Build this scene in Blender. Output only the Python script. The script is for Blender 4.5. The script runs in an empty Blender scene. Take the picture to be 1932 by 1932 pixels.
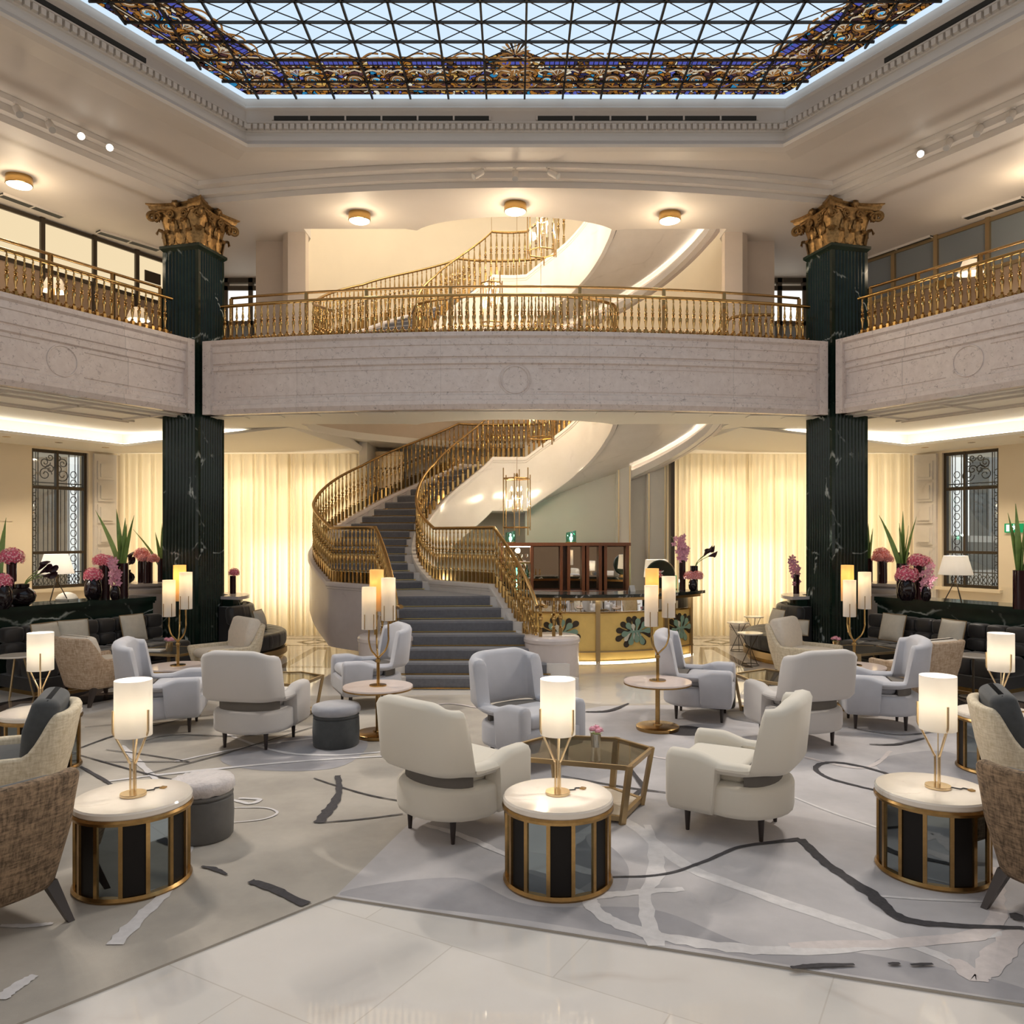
import bpy, bmesh, math, random
from mathutils import Vector, Matrix
R = math.radians
PI = math.pi
random.seed(7)
S = bpy.context.scene
C = S.collection

# ---------------------------------------------------------------- camera, world, exposure
cam_d = bpy.data.cameras.new('camera')
cam = bpy.data.objects.new('camera', cam_d)
C.objects.link(cam)
cam.location = (0, 0, 2.0)
cam.rotation_euler = (R(90), 0, 0)
cam_d.sensor_width = 36
cam_d.lens = 1500 / 1932 * 36
cam_d.shift_x = -6 / 1932
cam_d.shift_y = 44 / 1932
cam_d.clip_end = 200
S.camera = cam
S.view_settings.view_transform = 'Standard'
S.view_settings.look = 'None'
S.view_settings.exposure = 0.55
S.view_settings.gamma = 1.0
S.view_settings.use_curve_mapping = False
S.cycles.use_denoising = True
S.cycles.max_bounces = 8
S.cycles.diffuse_bounces = 4
S.cycles.glossy_bounces = 4
S.cycles.transmission_bounces = 6
S.cycles.transparent_max_bounces = 8
S.cycles.sample_clamp_indirect = 6
W = bpy.data.worlds.new('daylight')
S.world = W
W.use_nodes = True
W.node_tree.nodes['Background'].inputs[0].default_value = (1.0, 0.97, 0.94, 1)
W.node_tree.nodes['Background'].inputs[1].default_value = 0.75

SKY_STRENGTH = 0.70

def lamp(name, kind, loc, power, color=(1, .82, .6), size=.1, aim=None, spot=None, sy=None, blend=.6):
    d = bpy.data.lights.new(name, kind)
    d.energy = power
    d.color = color
    if kind == 'AREA':
        d.size = size
        if sy:
            d.shape = 'RECTANGLE'
            d.size_y = sy
    else:
        d.shadow_soft_size = size
    if spot:
        d.spot_size = R(spot)
        d.spot_blend = blend
    o = bpy.data.objects.new(name, d)
    C.objects.link(o)
    o.location = loc
    if aim is not None:
        o.rotation_euler = (Vector(aim) - Vector(loc)).to_track_quat('-Z', 'Y').to_euler()
    return o

WARM = (1, .80, .55)
# daylight windows behind the two sheer curtains
for sx in (-1, 1):
    lamp('window_daylight', 'AREA', (sx * 5.5, 16.10, 1.9), 46, (1, .88, .68), 4.6, (sx * 5.5, 10, 1.9), sy=3.2)
for sx in (-1, 1):
    # the brighter lower casements behind the curtains
    lamp('casement_daylight', 'AREA', (sx * 4.55, 15.98, 1.25), 5, (.80, .90, 1), 1.6, (sx * 4.55, 10, 1.25), sy=1.2)
    # fill lights added behind the balcony kerb to brighten the ceiling
    lamp('ceiling_fill', 'AREA', (sx * 7.3, 8.9, 4.9), 36, (1, .90, .80), 6.5, (sx * 6.6, 8.5, 8), sy=.12).rotation_euler = (R(180), 0, R(60 * sx * -1))
lamp('ceiling_fill', 'AREA', (0, 12.45, 4.9), 30, (1, .90, .80), 8.5, (0, 12.3, 9), sy=.12)  # middle one of the added ceiling fills
# unseen fill light added above the stair well to brighten its back wall
lamp('well_fill', 'AREA', (0, 15.2, 10.3), 120, (1, .87, .68), 4.5, (0, 15.2, 0), sy=2.5)
# ceiling spotlights of the hall (fixtures are built further down)
SPOTS = []
for x, y, lit in ((-6.16, 9.81, 0), (-5.97, 10.17, 0), (-5.75, 10.52, 1), (-5.53, 10.83, 1),
                  (6.22, 9.93, 0), (6.02, 10.28, 0), (5.82, 10.63, 0), (5.62, 11.01, 1),
                  (-.46, 11.53, 0), (0.0, 11.53, 0), (.48, 11.53, 0)):
    SPOTS.append((x, y, lit))

# ---------------------------------------------------------------- measuring helpers
def fl(px, py):
    y = 3000 / (py - 1010)
    return ((px - 972) * y / 1500, y)
def at(px, py, y):
    return ((px - 972) * y / 1500, y, 2 - (py - 1010) * y / 1500)
def onz(px, py, z):
    y = (2 - z) * 1500 / (py - 1010)
    return ((px - 972) * y / 1500, y, z)

# ---------------------------------------------------------------- materials
def new_mat(name):
    m = bpy.data.materials.new(name)
    m.use_nodes = True
    nt = m.node_tree
    nt.nodes.clear()
    out = nt.nodes.new('ShaderNodeOutputMaterial')
    return m, nt, out
def N(nt, t, **kw):
    n = nt.nodes.new('ShaderNode' + t)
    for k, v in kw.items():
        if k.startswith('i_'):
            n.inputs[k[2:].replace('_', ' ')].default_value = v
        else:
            setattr(n, k, v)
    return n
def L(nt, a, ai, b, bi):
    nt.links.new(a.outputs[ai], b.inputs[bi])
def ramp(nt, stops, interp='LINEAR'):
    r = nt.nodes.new('ShaderNodeValToRGB')
    r.color_ramp.interpolation = interp
    e = r.color_ramp.elements
    while len(e) > 1:
        e.remove(e[-1])
    e[0].position, e[0].color = stops[0][0], (*stops[0][1], 1)
    for p, c in stops[1:]:
        x = e.new(p)
        x.color = (*c, 1)
    return r
def coords(nt, scale=(1, 1, 1), rot=(0, 0, 0)):
    tc = N(nt, 'TexCoord')
    mp = N(nt, 'Mapping')
    mp.inputs['Scale'].default_value = scale
    mp.inputs['Rotation'].default_value = rot
    L(nt, tc, 'Object', mp, 'Vector')
    return mp
def plain(name, col, rough=.5, metal=0, spec=.5, sheen=0, var=0, vscale=8, bump=0, bscale=200, coat=0, stretch=(1, 1, 1)):
    m, nt, out = new_mat(name)
    b = N(nt, 'BsdfPrincipled')
    b.inputs['Base Color'].default_value = (*col, 1)
    b.inputs['Roughness'].default_value = rough
    b.inputs['Metallic'].default_value = metal
    b.inputs['Specular IOR Level'].default_value = spec
    b.inputs['Coat Weight'].default_value = coat
    if sheen:
        b.inputs['Sheen Weight'].default_value = sheen
    L(nt, b, 0, out, 0)
    if var:
        mp = coords(nt, stretch)
        n = N(nt, 'TexNoise', i_Scale=vscale, i_Detail=6, i_Roughness=.6)
        L(nt, mp, 0, n, 'Vector')
        r = ramp(nt, ((.25, tuple(max(0, c * (1 - var)) for c in col)), (.75, tuple(min(1, c * (1 + var)) for c in col))))
        L(nt, n, 'Fac', r, 0)
        L(nt, r, 0, b, 'Base Color')
    if bump:
        mp2 = coords(nt, stretch)
        n2 = N(nt, 'TexNoise', i_Scale=bscale, i_Detail=3)
        L(nt, mp2, 0, n2, 'Vector')
        bp = N(nt, 'Bump', i_Strength=bump, i_Distance=.01)
        L(nt, n2, 'Fac', bp, 'Height')
        L(nt, bp, 0, b, 'Normal')
    return m
def emit(name, col, s):
    m, nt, out = new_mat(name)
    e = N(nt, 'Emission')
    e.inputs[0].default_value = (*col, 1)
    e.inputs[1].default_value = s
    L(nt, e, 0, out, 0)
    return m
def veined(name, base, base2, vein, rough, scale=1.2, width=.03, amount=1.0, spec=.5, detail_vein=True, tile=None, trot=0, grout=(.45, .42, .4)):
    """polished stone: cloudy base, thin wandering veins, optional tile joints"""
    m, nt, out = new_mat(name)
    b = N(nt, 'BsdfPrincipled')
    b.inputs['Roughness'].default_value = rough
    b.inputs['Specular IOR Level'].default_value = spec
    mp = coords(nt)
    n1 = N(nt, 'TexNoise', i_Scale=scale * 1.3, i_Detail=8, i_Roughness=.65)
    L(nt, mp, 0, n1, 'Vector')
    r1 = ramp(nt, ((.3, base), (.7, base2)))
    L(nt, n1, 'Fac', r1, 0)
    nd = N(nt, 'TexNoise', i_Scale=scale * 1.1, i_Detail=5)
    L(nt, mp, 0, nd, 'Vector')
    mixv = N(nt, 'Mix', data_type='VECTOR')
    mixv.inputs['Factor'].default_value = .35
    L(nt, mp, 0, mixv, 4)
    L(nt, nd, 'Color', mixv, 5)
    v = N(nt, 'TexVoronoi', feature='DISTANCE_TO_EDGE', i_Scale=scale)
    L(nt, mixv, 1, v, 'Vector')
    rv = ramp(nt, ((0, (1, 1, 1)), (width, (0, 0, 0))))
    L(nt, v, 'Distance', rv, 0)
    n3 = N(nt, 'TexNoise', i_Scale=scale * 2.3, i_Detail=3)
    L(nt, mp, 0, n3, 'Vector')
    r3 = ramp(nt, ((.48, (0, 0, 0)), (.66, (amount,) * 3)))
    L(nt, n3, 'Fac', r3, 0)
    mul = N(nt, 'Mix', data_type='RGBA', blend_type='MULTIPLY')
    mul.inputs[0].default_value = 1
    L(nt, rv, 0, mul, 6)
    L(nt, r3, 0, mul, 7)
    mx = N(nt, 'Mix', data_type='RGBA')
    L(nt, mul, 2, mx, 0)
    L(nt, r1, 0, mx, 6)
    mx.inputs[7].default_value = (*vein, 1)
    last = (mx, 2)
    if tile:
        mt = coords(nt, (1, 1, 1), (0, 0, trot))
        bt = N(nt, 'TexBrick', offset=.5)
        bt.inputs['Scale'].default_value = 1
        bt.inputs['Mortar Size'].default_value = .0035
        bt.inputs['Brick Width'].default_value = tile[0]
        bt.inputs['Row Height'].default_value = tile[1]
        bt.inputs['Color1'].default_value = (1, 1, 1, 1)
        bt.inputs['Color2'].default_value = (.93, .93, .93, 1)
        bt.inputs['Mortar'].default_value = (*grout, 1)
        L(nt, mt, 0, bt, 'Vector')
        m2 = N(nt, 'Mix', data_type='RGBA', blend_type='MULTIPLY')
        m2.inputs[0].default_value = 1
        L(nt, mx, 2, m2, 6)
        L(nt, bt, 'Color', m2, 7)
        last = (m2, 2)
    L(nt, last[0], last[1], b, 'Base Color')
    L(nt, b, 0, out, 0)
    return m
def glassy(name, col=(1, 1, 1), rough=0.0, ior=1.2, mixw=.85, spec_rough=.02):
    """thin clear glass: mostly see-through, a little mirror"""
    m, nt, out = new_mat(name)
    t = N(nt, 'BsdfTransparent')
    t.inputs[0].default_value = (*col, 1)
    g = N(nt, 'BsdfGlossy')
    g.inputs['Roughness'].default_value = spec_rough
    mx = N(nt, 'MixShader')
    mx.inputs[0].default_value = 1 - mixw
    L(nt, t, 0, mx, 1)
    L(nt, g, 0, mx, 2)
    L(nt, mx, 0, out, 0)
    return m
def cloth_through(name, col, t=.6, tcol=None):
    m, nt, out = new_mat(name)
    d = N(nt, 'BsdfDiffuse')
    d.inputs[0].default_value = (*col, 1)
    tr = N(nt, 'BsdfTranslucent')
    tr.inputs[0].default_value = (*(tcol or col), 1)
    mx = N(nt, 'MixShader')
    mx.inputs[0].default_value = t
    L(nt, d, 0, mx, 1)
    L(nt, tr, 0, mx, 2)
    L(nt, mx, 0, out, 0)
    return m
def tweed(name, a, b, scale=60):
    m, nt, out = new_mat(name)
    p = N(nt, 'BsdfPrincipled', i_Roughness=.9)
    mp1 = coords(nt, (1, 1, .12))
    n1 = N(nt, 'TexNoise', i_Scale=scale, i_Detail=4, i_Roughness=.7)
    L(nt, mp1, 0, n1, 'Vector')
    mp2 = coords(nt, (.15, .15, 1))
    n2 = N(nt, 'TexNoise', i_Scale=scale * 1.4, i_Detail=4, i_Roughness=.7)
    L(nt, mp2, 0, n2, 'Vector')
    mt = N(nt, 'Math', operation='ADD')
    L(nt, n1, 'Fac', mt, 0)
    L(nt, n2, 'Fac', mt, 1)
    md = N(nt, 'Math', operation='MULTIPLY')
    md.inputs[1].default_value = .5
    L(nt, mt, 0, md, 0)
    r = ramp(nt, ((.40, a), (.60, b)))
    L(nt, md, 0, r, 0)
    L(nt, r, 0, p, 'Base Color')
    bp = N(nt, 'Bump', i_Strength=.3, i_Distance=.004)
    L(nt, md, 0, bp, 'Height')
    L(nt, bp, 0, p, 'Normal')
    L(nt, p, 0, out, 0)
    return m
def stained(name):
    """leaded glass lit by the sky: small cells in blue, violet, amber and brown"""
    m, nt, out = new_mat(name)
    mp = coords(nt)
    nd = N(nt, 'TexNoise', i_Scale=5, i_Detail=2)
    L(nt, mp, 0, nd, 'Vector')
    mixv = N(nt, 'Mix', data_type='VECTOR')
    mixv.inputs['Factor'].default_value = .16
    L(nt, mp, 0, mixv, 4)
    L(nt, nd, 'Color', mixv, 5)
    v = N(nt, 'TexVoronoi', i_Scale=19)
    L(nt, mixv, 1, v, 'Vector')
    sep = N(nt, 'SeparateColor')
    L(nt, v, 'Color', sep, 0)
    cr = ramp(nt, ((0, (.10, .05, .02)), (.2, (.02, .02, .06)), (.28, (.30, .12, .02)), (.42, (.04, .02, .02)), (.54, (.08, .09, .34)),
                   (.60, (.16, .07, .02)), (.74, (.02, .17, .34)), (.79, (.50, .30, .08)), (.86, (.07, .03, .03)), (.95, (.62, .58, .46))), 'CONSTANT')
    L(nt, sep, 0, cr, 0)
    v2 = N(nt, 'TexVoronoi', feature='DISTANCE_TO_EDGE', i_Scale=19)
    L(nt, mixv, 1, v2, 'Vector')
    rl = ramp(nt, ((.05, (0, 0, 0)), (.09, (1, 1, 1))))
    L(nt, v2, 'Distance', rl, 0)
    mul = N(nt, 'Mix', data_type='RGBA', blend_type='MULTIPLY')
    mul.inputs[0].default_value = 1
    L(nt, cr, 0, mul, 6)
    L(nt, rl, 0, mul, 7)
    e = N(nt, 'Emission')
    L(nt, mul, 2, e, 0)
    e.inputs[1].default_value = .8
    L(nt, e, 0, out, 0)
    return m

M = {}
M['plaster'] = plain('ceiling_plaster', (.67, .61, .54), .55, var=.03, vscale=1.5)
M['cream_wall'] = plain('cream_wall_paint', (.80, .70, .54), .6, var=.03, vscale=1.2)
M['white_ceiling'] = plain('white_ceiling_paint', (.84, .80, .72), .6)
M['beige_panel'] = plain('beige_stone_panel', (.62, .52, .42), .5, var=.06, vscale=2)
M['brown_panel'] = plain('brown_wall_panel', (.34, .24, .16), .5, var=.06, vscale=2)
M['grey_panel'] = plain('grey_wall_panel', (.74, .70, .63), .55, var=.03, vscale=2)
M['trim_gold'] = plain('gold_trim', (.72, .55, .30), .3, 1)
M['dark_frame'] = plain('dark_bronze_frame', (.06, .045, .03), .35, .4)
M['black'] = plain('black_void', (.01, .01, .01), .6)
M['fascia'] = veined('pink_grey_limestone', (.66, .555, .50), (.76, .66, .60), (.17, .12, .10), .22, 7.5, .04, .8, tile=(2.2, 20), grout=(.75, .75, .75))
M['pale_stone'] = veined('pale_stair_marble', (.66, .62, .58), (.74, .70, .66), (.5, .46, .42), .16, 1.1, .02, .4)
M['mauve_stone'] = veined('mauve_stair_marble', (.52, .46, .44), (.60, .54, .52), (.42, .36, .35), .2, 1.3, .02, .4)
M['green_marble'] = veined('dark_green_marble', (.006, .013, .009), (.016, .032, .022), (.62, .66, .60), .14, 1.3, .014, .9, spec=.3)
M['floor'] = veined('polished_cream_marble_floor', (.67, .63, .585), (.74, .70, .655), (.52, .45, .40), .035, .7, .02, .5, spec=.8, tile=(1.1, .8), trot=R(30), grout=(.82, .8, .78))
M['floor_dark'] = plain('dark_floor_inlay', (.035, .026, .022), .07)
M['floor_brown'] = plain('brown_floor_inlay', (.20, .15, .12), .07)
M['brass'] = plain('polished_brass', (.46, .295, .11), .17, 1, var=.06, vscale=30)
M['brass_old'] = plain('antique_brass', (.40, .25, .10), .27, 1, var=.15, vscale=30)
M['brass_pale'] = plain('pale_brass', (.80, .62, .38), .25, 1)
M['gilt'] = plain('gilded_plaster', (.26, .155, .06), .42, .8, var=.5, vscale=25)
M['bronze_matte'] = plain('matte_bronze', (.45, .33, .18), .4, .9)
M['chair_cream'] = plain('cream_wool', (.68, .63, .54), .95, sheen=.3, bump=.12, bscale=350)
M['chair_grey'] = plain('grey_wool', (.52, .49, .47), .95, sheen=.3, bump=.12, bscale=350)
M['chair_blue'] = plain('blue_grey_velvet', (.44, .44, .475), .9, sheen=.3, var=.06, vscale=5, bump=.06, bscale=300)
M['core_shadow'] = plain('core_shadow_brown', (.14, .125, .11), .9)  # dark brown stands for the shadow inside the seat slot
M['leg_dark'] = plain('dark_stained_wood', (.03, .02, .017), .35)
M['tweed_brown'] = tweed('brown_tweed', (.07, .045, .025), (.30, .20, .12))
M['tweed_tan'] = tweed('tan_weave', (.34, .23, .14), (.58, .45, .33))
M['tweed_cream'] = tweed('cream_weave', (.52, .43, .29), (.72, .63, .48))
M['seat_cream'] = plain('cream_linen', (.68, .61, .52), .9, var=.06, vscale=30)
M['felt_grey'] = plain('charcoal_felt', (.055, .058, .06), .95, sheen=.15, var=.15, vscale=20)
M['leather_grey'] = plain('grey_leather', (.12, .115, .11), .5, var=.08, vscale=20)
M['fur'] = plain('mauve_fur', (.60, .54, .52), .95, sheen=.6, var=.2, vscale=14, bump=.6, bscale=60)
M['velvet_blue'] = plain('slate_velvet', (.30, .30, .33), .8, sheen=.6, var=.12, vscale=12)
M['velvet_dark'] = plain('black_brown_velvet', (.018, .014, .012), .5, sheen=.28, var=.2, vscale=8)
M['cushion'] = plain('oatmeal_cushion', (.60, .55, .46), .9, var=.08, vscale=12, bump=.1, bscale=250)
M['piping'] = plain('tan_piping', (.30, .20, .10), .7)
M['marble_top'] = veined('cream_marble_top', (.74, .66, .56), (.82, .74, .65), (.6, .48, .38), .10, 2.5, .02, .5)
M['rose_top'] = veined('rose_marble_top', (.66, .55, .50), (.74, .63, .58), (.55, .42, .38), .08, 3, .02, .5)
M['panel_black'] = plain('black_panel', (.012, .010, .009), .5, spec=.2)
M['mirror'] = plain('smoked_mirror', (.24, .27, .28), .03, 1)
M['mirror_clear'] = plain('clear_mirror', (.78, .76, .72), .02, 1)
M['shade_white'] = cloth_through('white_lampshade', (.84, .82, .79), .55, (.97, .93, .87))
M['shade_amber'] = cloth_through('amber_lampshade', (.80, .66, .42), .5, (.95, .72, .36))
M['shade_linen'] = plain('white_linen_shade', (.82, .80, .76), .8)
M['bulb'] = emit('bulb_glow', (1, .88, .66), 14)
M['lens'] = emit('light_diffuser', (1, .90, .70), 5.5)
M['spot_lens'] = emit('spot_lens', (1, .95, .85), 10)
M['spot_off'] = plain('spot_lens_off', (.45, .42, .38), .3)
M['led'] = emit('led_strip', (1, .88, .66), 9.0)
M['cove_led'] = emit('cove_led', (1, .93, .80), 7.0)
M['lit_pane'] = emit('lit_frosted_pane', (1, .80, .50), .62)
M['lit_white'] = emit('lit_white_pane', (1, .97, .9), 1.0)
M['sky_glass'] = emit('skylight_glass', (.67, .83, 1.0), SKY_STRENGTH)
M['stained'] = stained('stained_glass')
M['lead'] = plain('leaded_iron', (.022, .018, .015), .5)
M['scroll_gold'] = emit('amber_glass', (.34, .16, .05), .5)
M['scroll_pale'] = emit('pale_amber_glass', (.70, .58, .42), .5)
M['scroll_blue'] = emit('cobalt_glass', (.065, .075, .34), .8)
M['scroll_cyan'] = emit('turquoise_glass', (.05, .38, .68), .8)
M['scroll_dark'] = plain('brown_glass', (.03, .015, .008), .3)
M['vent'] = plain('air_slot', (.03, .03, .025), .6)
M['iron'] = plain('wrought_iron', (.022, .020, .018), .5)
M['pane'] = glassy('window_glass', (.92, .96, .96), mixw=.93)
M['clear'] = glassy('clear_glass', (.97, .98, .97), mixw=.965)
M['smoke_glass'] = glassy('smoked_glass_top', (.58, .53, .42), mixw=.82)
M['green_glass'] = glassy('green_glass', (.35, .80, .70), mixw=.8)
M['curtain'] = cloth_through('sheer_curtain', (.86, .79, .65), .60, (.95, .87, .68))
M['carpet_grey'] = plain('stair_carpet', (.15, .15, .165), .95, sheen=.3, var=.15, vscale=25)
M['rug_beige'] = plain('rug_beige_grey', (.40, .36, .31), .97, var=.24, vscale=1.3, bump=.15, bscale=250)
M['rug_blue'] = plain('rug_blue_grey', (.46, .435, .435), .97, var=.26, vscale=1.1, bump=.15, bscale=250)
M['rug_slate'] = plain('rug_slate', (.34, .325, .335), .97, var=.15, vscale=3)
M['rug_dark'] = plain('rug_charcoal', (.055, .05, .053), .97, var=.3, vscale=40)
M['rug_pale'] = plain('rug_pale', (.62, .59, .58), .97, var=.1, vscale=20)
M['rug_pink'] = plain('rug_pale_pink', (.58, .52, .50), .97, var=.1, vscale=20)
M['gold_leaf'] = plain('gold_leaf_panel', (.93, .63, .20), .40, .2, var=.12, vscale=3)
M['sage'] = plain('sage_enamel', (.25, .38, .29), .35)
M['umber'] = plain('umber_enamel', (.045, .028, .015), .35)
M['cream_enamel'] = plain('cream_enamel', (.80, .75, .62), .35)
M['dark_marble_top'] = veined('black_white_marble', (.012, .014, .012), (.03, .035, .03), (.75, .75, .7), .1, 4, .06, 1.0)
M['wood_red'] = plain('reddish_walnut', (.17, .06, .025), .3, var=.25, vscale=10, stretch=(4, 4, .6))
M['vase_black'] = plain('black_glass_vase', (.010, .005, .007), .06, 0, .4)
M['vase_plum'] = plain('plum_glass_vase', (.030, .009, .011), .06, 0, .4)
M['petal_pink'] = plain('hydrangea_pink', (.84, .15, .24), .7, var=.35, vscale=40)
M['petal_coral'] = plain('hydrangea_coral', (.92, .28, .25), .7, var=.3, vscale=40)
M['petal_orchid'] = plain('orchid_pink', (.82, .36, .46), .6, var=.35, vscale=50)
M['petal_light'] = plain('hydrangea_tips', (.95, .48, .52), .7, var=.15, vscale=40)
M['petal_dark'] = plain('calla_plum', (.03, .006, .012), .4)
M['leaf'] = plain('blade_leaf_green', (.23, .35, .09), .45, var=.35, vscale=6)
M['stem'] = plain('stem_green', (.22, .32, .08), .5)
M['white_paper'] = plain('white_paper', (.85, .83, .78), .7)
M['exit_green'] = emit('exit_sign_green', (.02, .30, .10), .8)
M['exit_white'] = emit('exit_sign_white', (.9, 1, .9), .9)
M['street'] = plain('street_paving', (.35, .34, .33), .8)
M['facade'] = plain('street_facade', (.50, .43, .36), .8, var=.2, vscale=1.5)
M['facade_dark'] = plain('street_facade_dark', (.20, .22, .23), .4)
M['van_white'] = plain('white_van_paint', (.78, .80, .82), .3)
M['tyre'] = plain('tyre_rubber', (.02, .02, .02), .8)
M['hedge'] = plain('street_plant', (.13, .17, .05), .8, var=.5, vscale=20)
M['red'] = plain('red_paint', (.55, .04, .03), .4)

# ---------------------------------------------------------------- mesh builder
class MB:
    def __init__(s):
        s.v, s.f, s.m = [], [], []
    def add(s, vs, fs, mi=0):
        o = len(s.v)
        s.v += [tuple(p) for p in vs]
        s.f += [tuple(i + o for i in f) for f in fs]
        s.m += [mi] * len(fs)
        return s
    def box(s, a, b, mi=0, rot=0, piv=None):
        x0, y0, z0 = a
        x1, y1, z1 = b
        vs = [(x0, y0, z0), (x1, y0, z0), (x1, y1, z0), (x0, y1, z0), (x0, y0, z1), (x1, y0, z1), (x1, y1, z1), (x0, y1, z1)]
        if rot:
            cx, cy = piv if piv else ((x0 + x1) / 2, (y0 + y1) / 2)
            c, n = math.cos(rot), math.sin(rot)
            vs = [(cx + (x - cx) * c - (y - cy) * n, cy + (x - cx) * n + (y - cy) * c, z) for x, y, z in vs]
        return s.add(vs, [(3, 2, 1, 0), (4, 5, 6, 7), (0, 1, 5, 4), (1, 2, 6, 5), (2, 3, 7, 6), (3, 0, 4, 7)], mi)
    def loft(s, rings, mi=0, cap=True, loop=False):
        n = len(rings[0])
        vs = [p for r in rings for p in r]
        fs = []
        k = len(rings)
        for i in range(k if loop else k - 1):
            j = (i + 1) % k
            for q in range(n):
                w = (q + 1) % n
                fs.append((i * n + q, i * n + w, j * n + w, j * n + q))
        if cap and not loop:
            fs.append(tuple(range(n - 1, -1, -1)))
            fs.append(tuple((k - 1) * n + q for q in range(n)))
        return s.add(vs, fs, mi)
    def lathe(s, prof, n=16, c=(0, 0, 0), mi=0, sx=1, sy=1, ph=0):
        rings = []
        for r, z in prof:
            r = max(r, 1e-4)
            rings.append([(c[0] + sx * r * math.cos(2 * PI * i / n + ph), c[1] + sy * r * math.sin(2 * PI * i / n + ph), c[2] + z) for i in range(n)])
        return s.loft(rings, mi)
    def tube(s, path, r, n=8, mi=0, loop=False):
        P = [Vector(p) for p in path]
        k = len(P)
        rings = []
        up = Vector((0, 0, 1))
        prev = None
        for i in range(k):
            if loop:
                t = P[(i + 1) % k] - P[i - 1]
            else:
                t = P[min(i + 1, k - 1)] - P[max(i - 1, 0)]
            if t.length < 1e-9:
                t = Vector((0, 0, 1))
            t.normalize()
            a = prev if prev is not None else (up if abs(t.dot(up)) < .9 else Vector((1, 0, 0)))
            a = a - t * a.dot(t)
            if a.length < 1e-6:
                a = t.orthogonal()
            a.normalize()
            prev = a
            b = t.cross(a)
            rr = r[i] if isinstance(r, (list, tuple)) else r
            rings.append([P[i] + (a * math.cos(2 * PI * q / n) + b * math.sin(2 * PI * q / n)) * rr for q in range(n)])
        return s.loft(rings, mi, True, loop)
    def sweep(s, path, prof, mi=0, loop=False, cap=True):
        """prof: list of (offset to the right of travel, height above the path point)"""
        nm = normals(path, loop)
        return s.loft([[(p[0] + nx * o, p[1] + ny * o, p[2] + h) for o, h in prof] for p, (nx, ny) in zip(path, nm)], mi, cap, loop)
    def prism(s, poly, z0, z1, mi=0):
        n = len(poly)
        vs = [(x, y, z0) for x, y in poly] + [(x, y, z1) for x, y in poly]
        fs = [tuple(range(n - 1, -1, -1)), tuple(range(n, 2 * n))] + [(i, (i + 1) % n, n + (i + 1) % n, n + i) for i in range(n)]
        return s.add(vs, fs, mi)
    def quad(s, a, b, c, d, mi=0):
        return s.add([a, b, c, d], [(0, 1, 2, 3)], mi)
    def xform(s, mat):
        s.v = [tuple(mat @ Vector(p)) for p in s.v]
        return s
    def join(s, o, mi=None):
        k = len(s.v)
        s.v += o.v
        s.f += [tuple(i + k for i in f) for f in o.f]
        s.m += o.m if mi is None else [mi] * len(o.f)
        return s
    def mesh(s, name, mats, smooth=True, angle=40, fix=True):
        me = bpy.data.meshes.new(name)
        me.from_pydata(s.v, [], s.f)
        for m in (mats if isinstance(mats, (list, tuple)) else [mats]):
            me.materials.append(m)
        me.polygons.foreach_set('material_index', s.m)
        me.validate()
        if fix:
            b = bmesh.new()
            b.from_mesh(me)
            bmesh.ops.recalc_face_normals(b, faces=b.faces)
            b.to_mesh(me)
            b.free()
        if smooth:
            me.polygons.foreach_set('use_smooth', [True] * len(me.polygons))
            me.set_sharp_from_angle(angle=R(angle))
        me.update()
        return me
    def build(s, name, mats, parent=None, smooth=True, angle=40, loc=None, rotz=0, fix=True):
        o = bpy.data.objects.new(name, s.mesh(name, mats, smooth, angle, fix))
        C.objects.link(o)
        if parent is not None:
            o.parent = parent
        if loc is not None:
            o.location = loc
        if rotz:
            o.rotation_euler = (0, 0, rotz)
        return o

def normals(path, loop=False):
    k = len(path)
    out = []
    for i in range(k):
        p0 = path[i - 1] if (i or loop) else path[0]
        p1 = path[(i + 1) % k] if (i < k - 1 or loop) else path[-1]
        p = path[i]
        d0 = Vector((p[0] - p0[0], p[1] - p0[1]))
        d1 = Vector((p1[0] - p[0], p1[1] - p[1]))
        if d0.length < 1e-7:
            d0 = d1
        if d1.length < 1e-7:
            d1 = d0
        n0 = Vector((d0.y, -d0.x)).normalized()
        n1 = Vector((d1.y, -d1.x)).normalized()
        m = n0 + n1
        m.normalize()
        m /= max(.35, m.dot(n0))
        out.append((m.x, m.y))
    return out

def thing(name, label, cat, loc=(0, 0, 0), rotz=0, group=None):
    o = bpy.data.objects.new(name, None)
    C.objects.link(o)
    o.empty_display_size = .1
    o.location = loc
    o.rotation_euler = (0, 0, rotz)
    return tag(o, label, cat, group)
def tag(o, label, cat, group=None):
    o['label'] = label
    o['category'] = cat
    if group:
        o['group'] = group
    return o
def struct(o):
    o['kind'] = 'structure'
    return o
def dup(root, loc, rotz=0, label=None, group=None, scale=None):
    r = root.copy()
    C.objects.link(r)
    r.location = loc
    r.rotation_euler = (0, 0, rotz)
    if scale:
        r.scale = scale
    if label:
        r['label'] = label
    if group:
        r['group'] = group
    for ch in list(root.children):
        c = ch.copy()
        C.objects.link(c)
        c.parent = r
        for g in ch.children:
            d = g.copy()
            C.objects.link(d)
            d.parent = c
    return r
def face(fx, fy):
    return math.atan2(-fx, fy)
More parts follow.
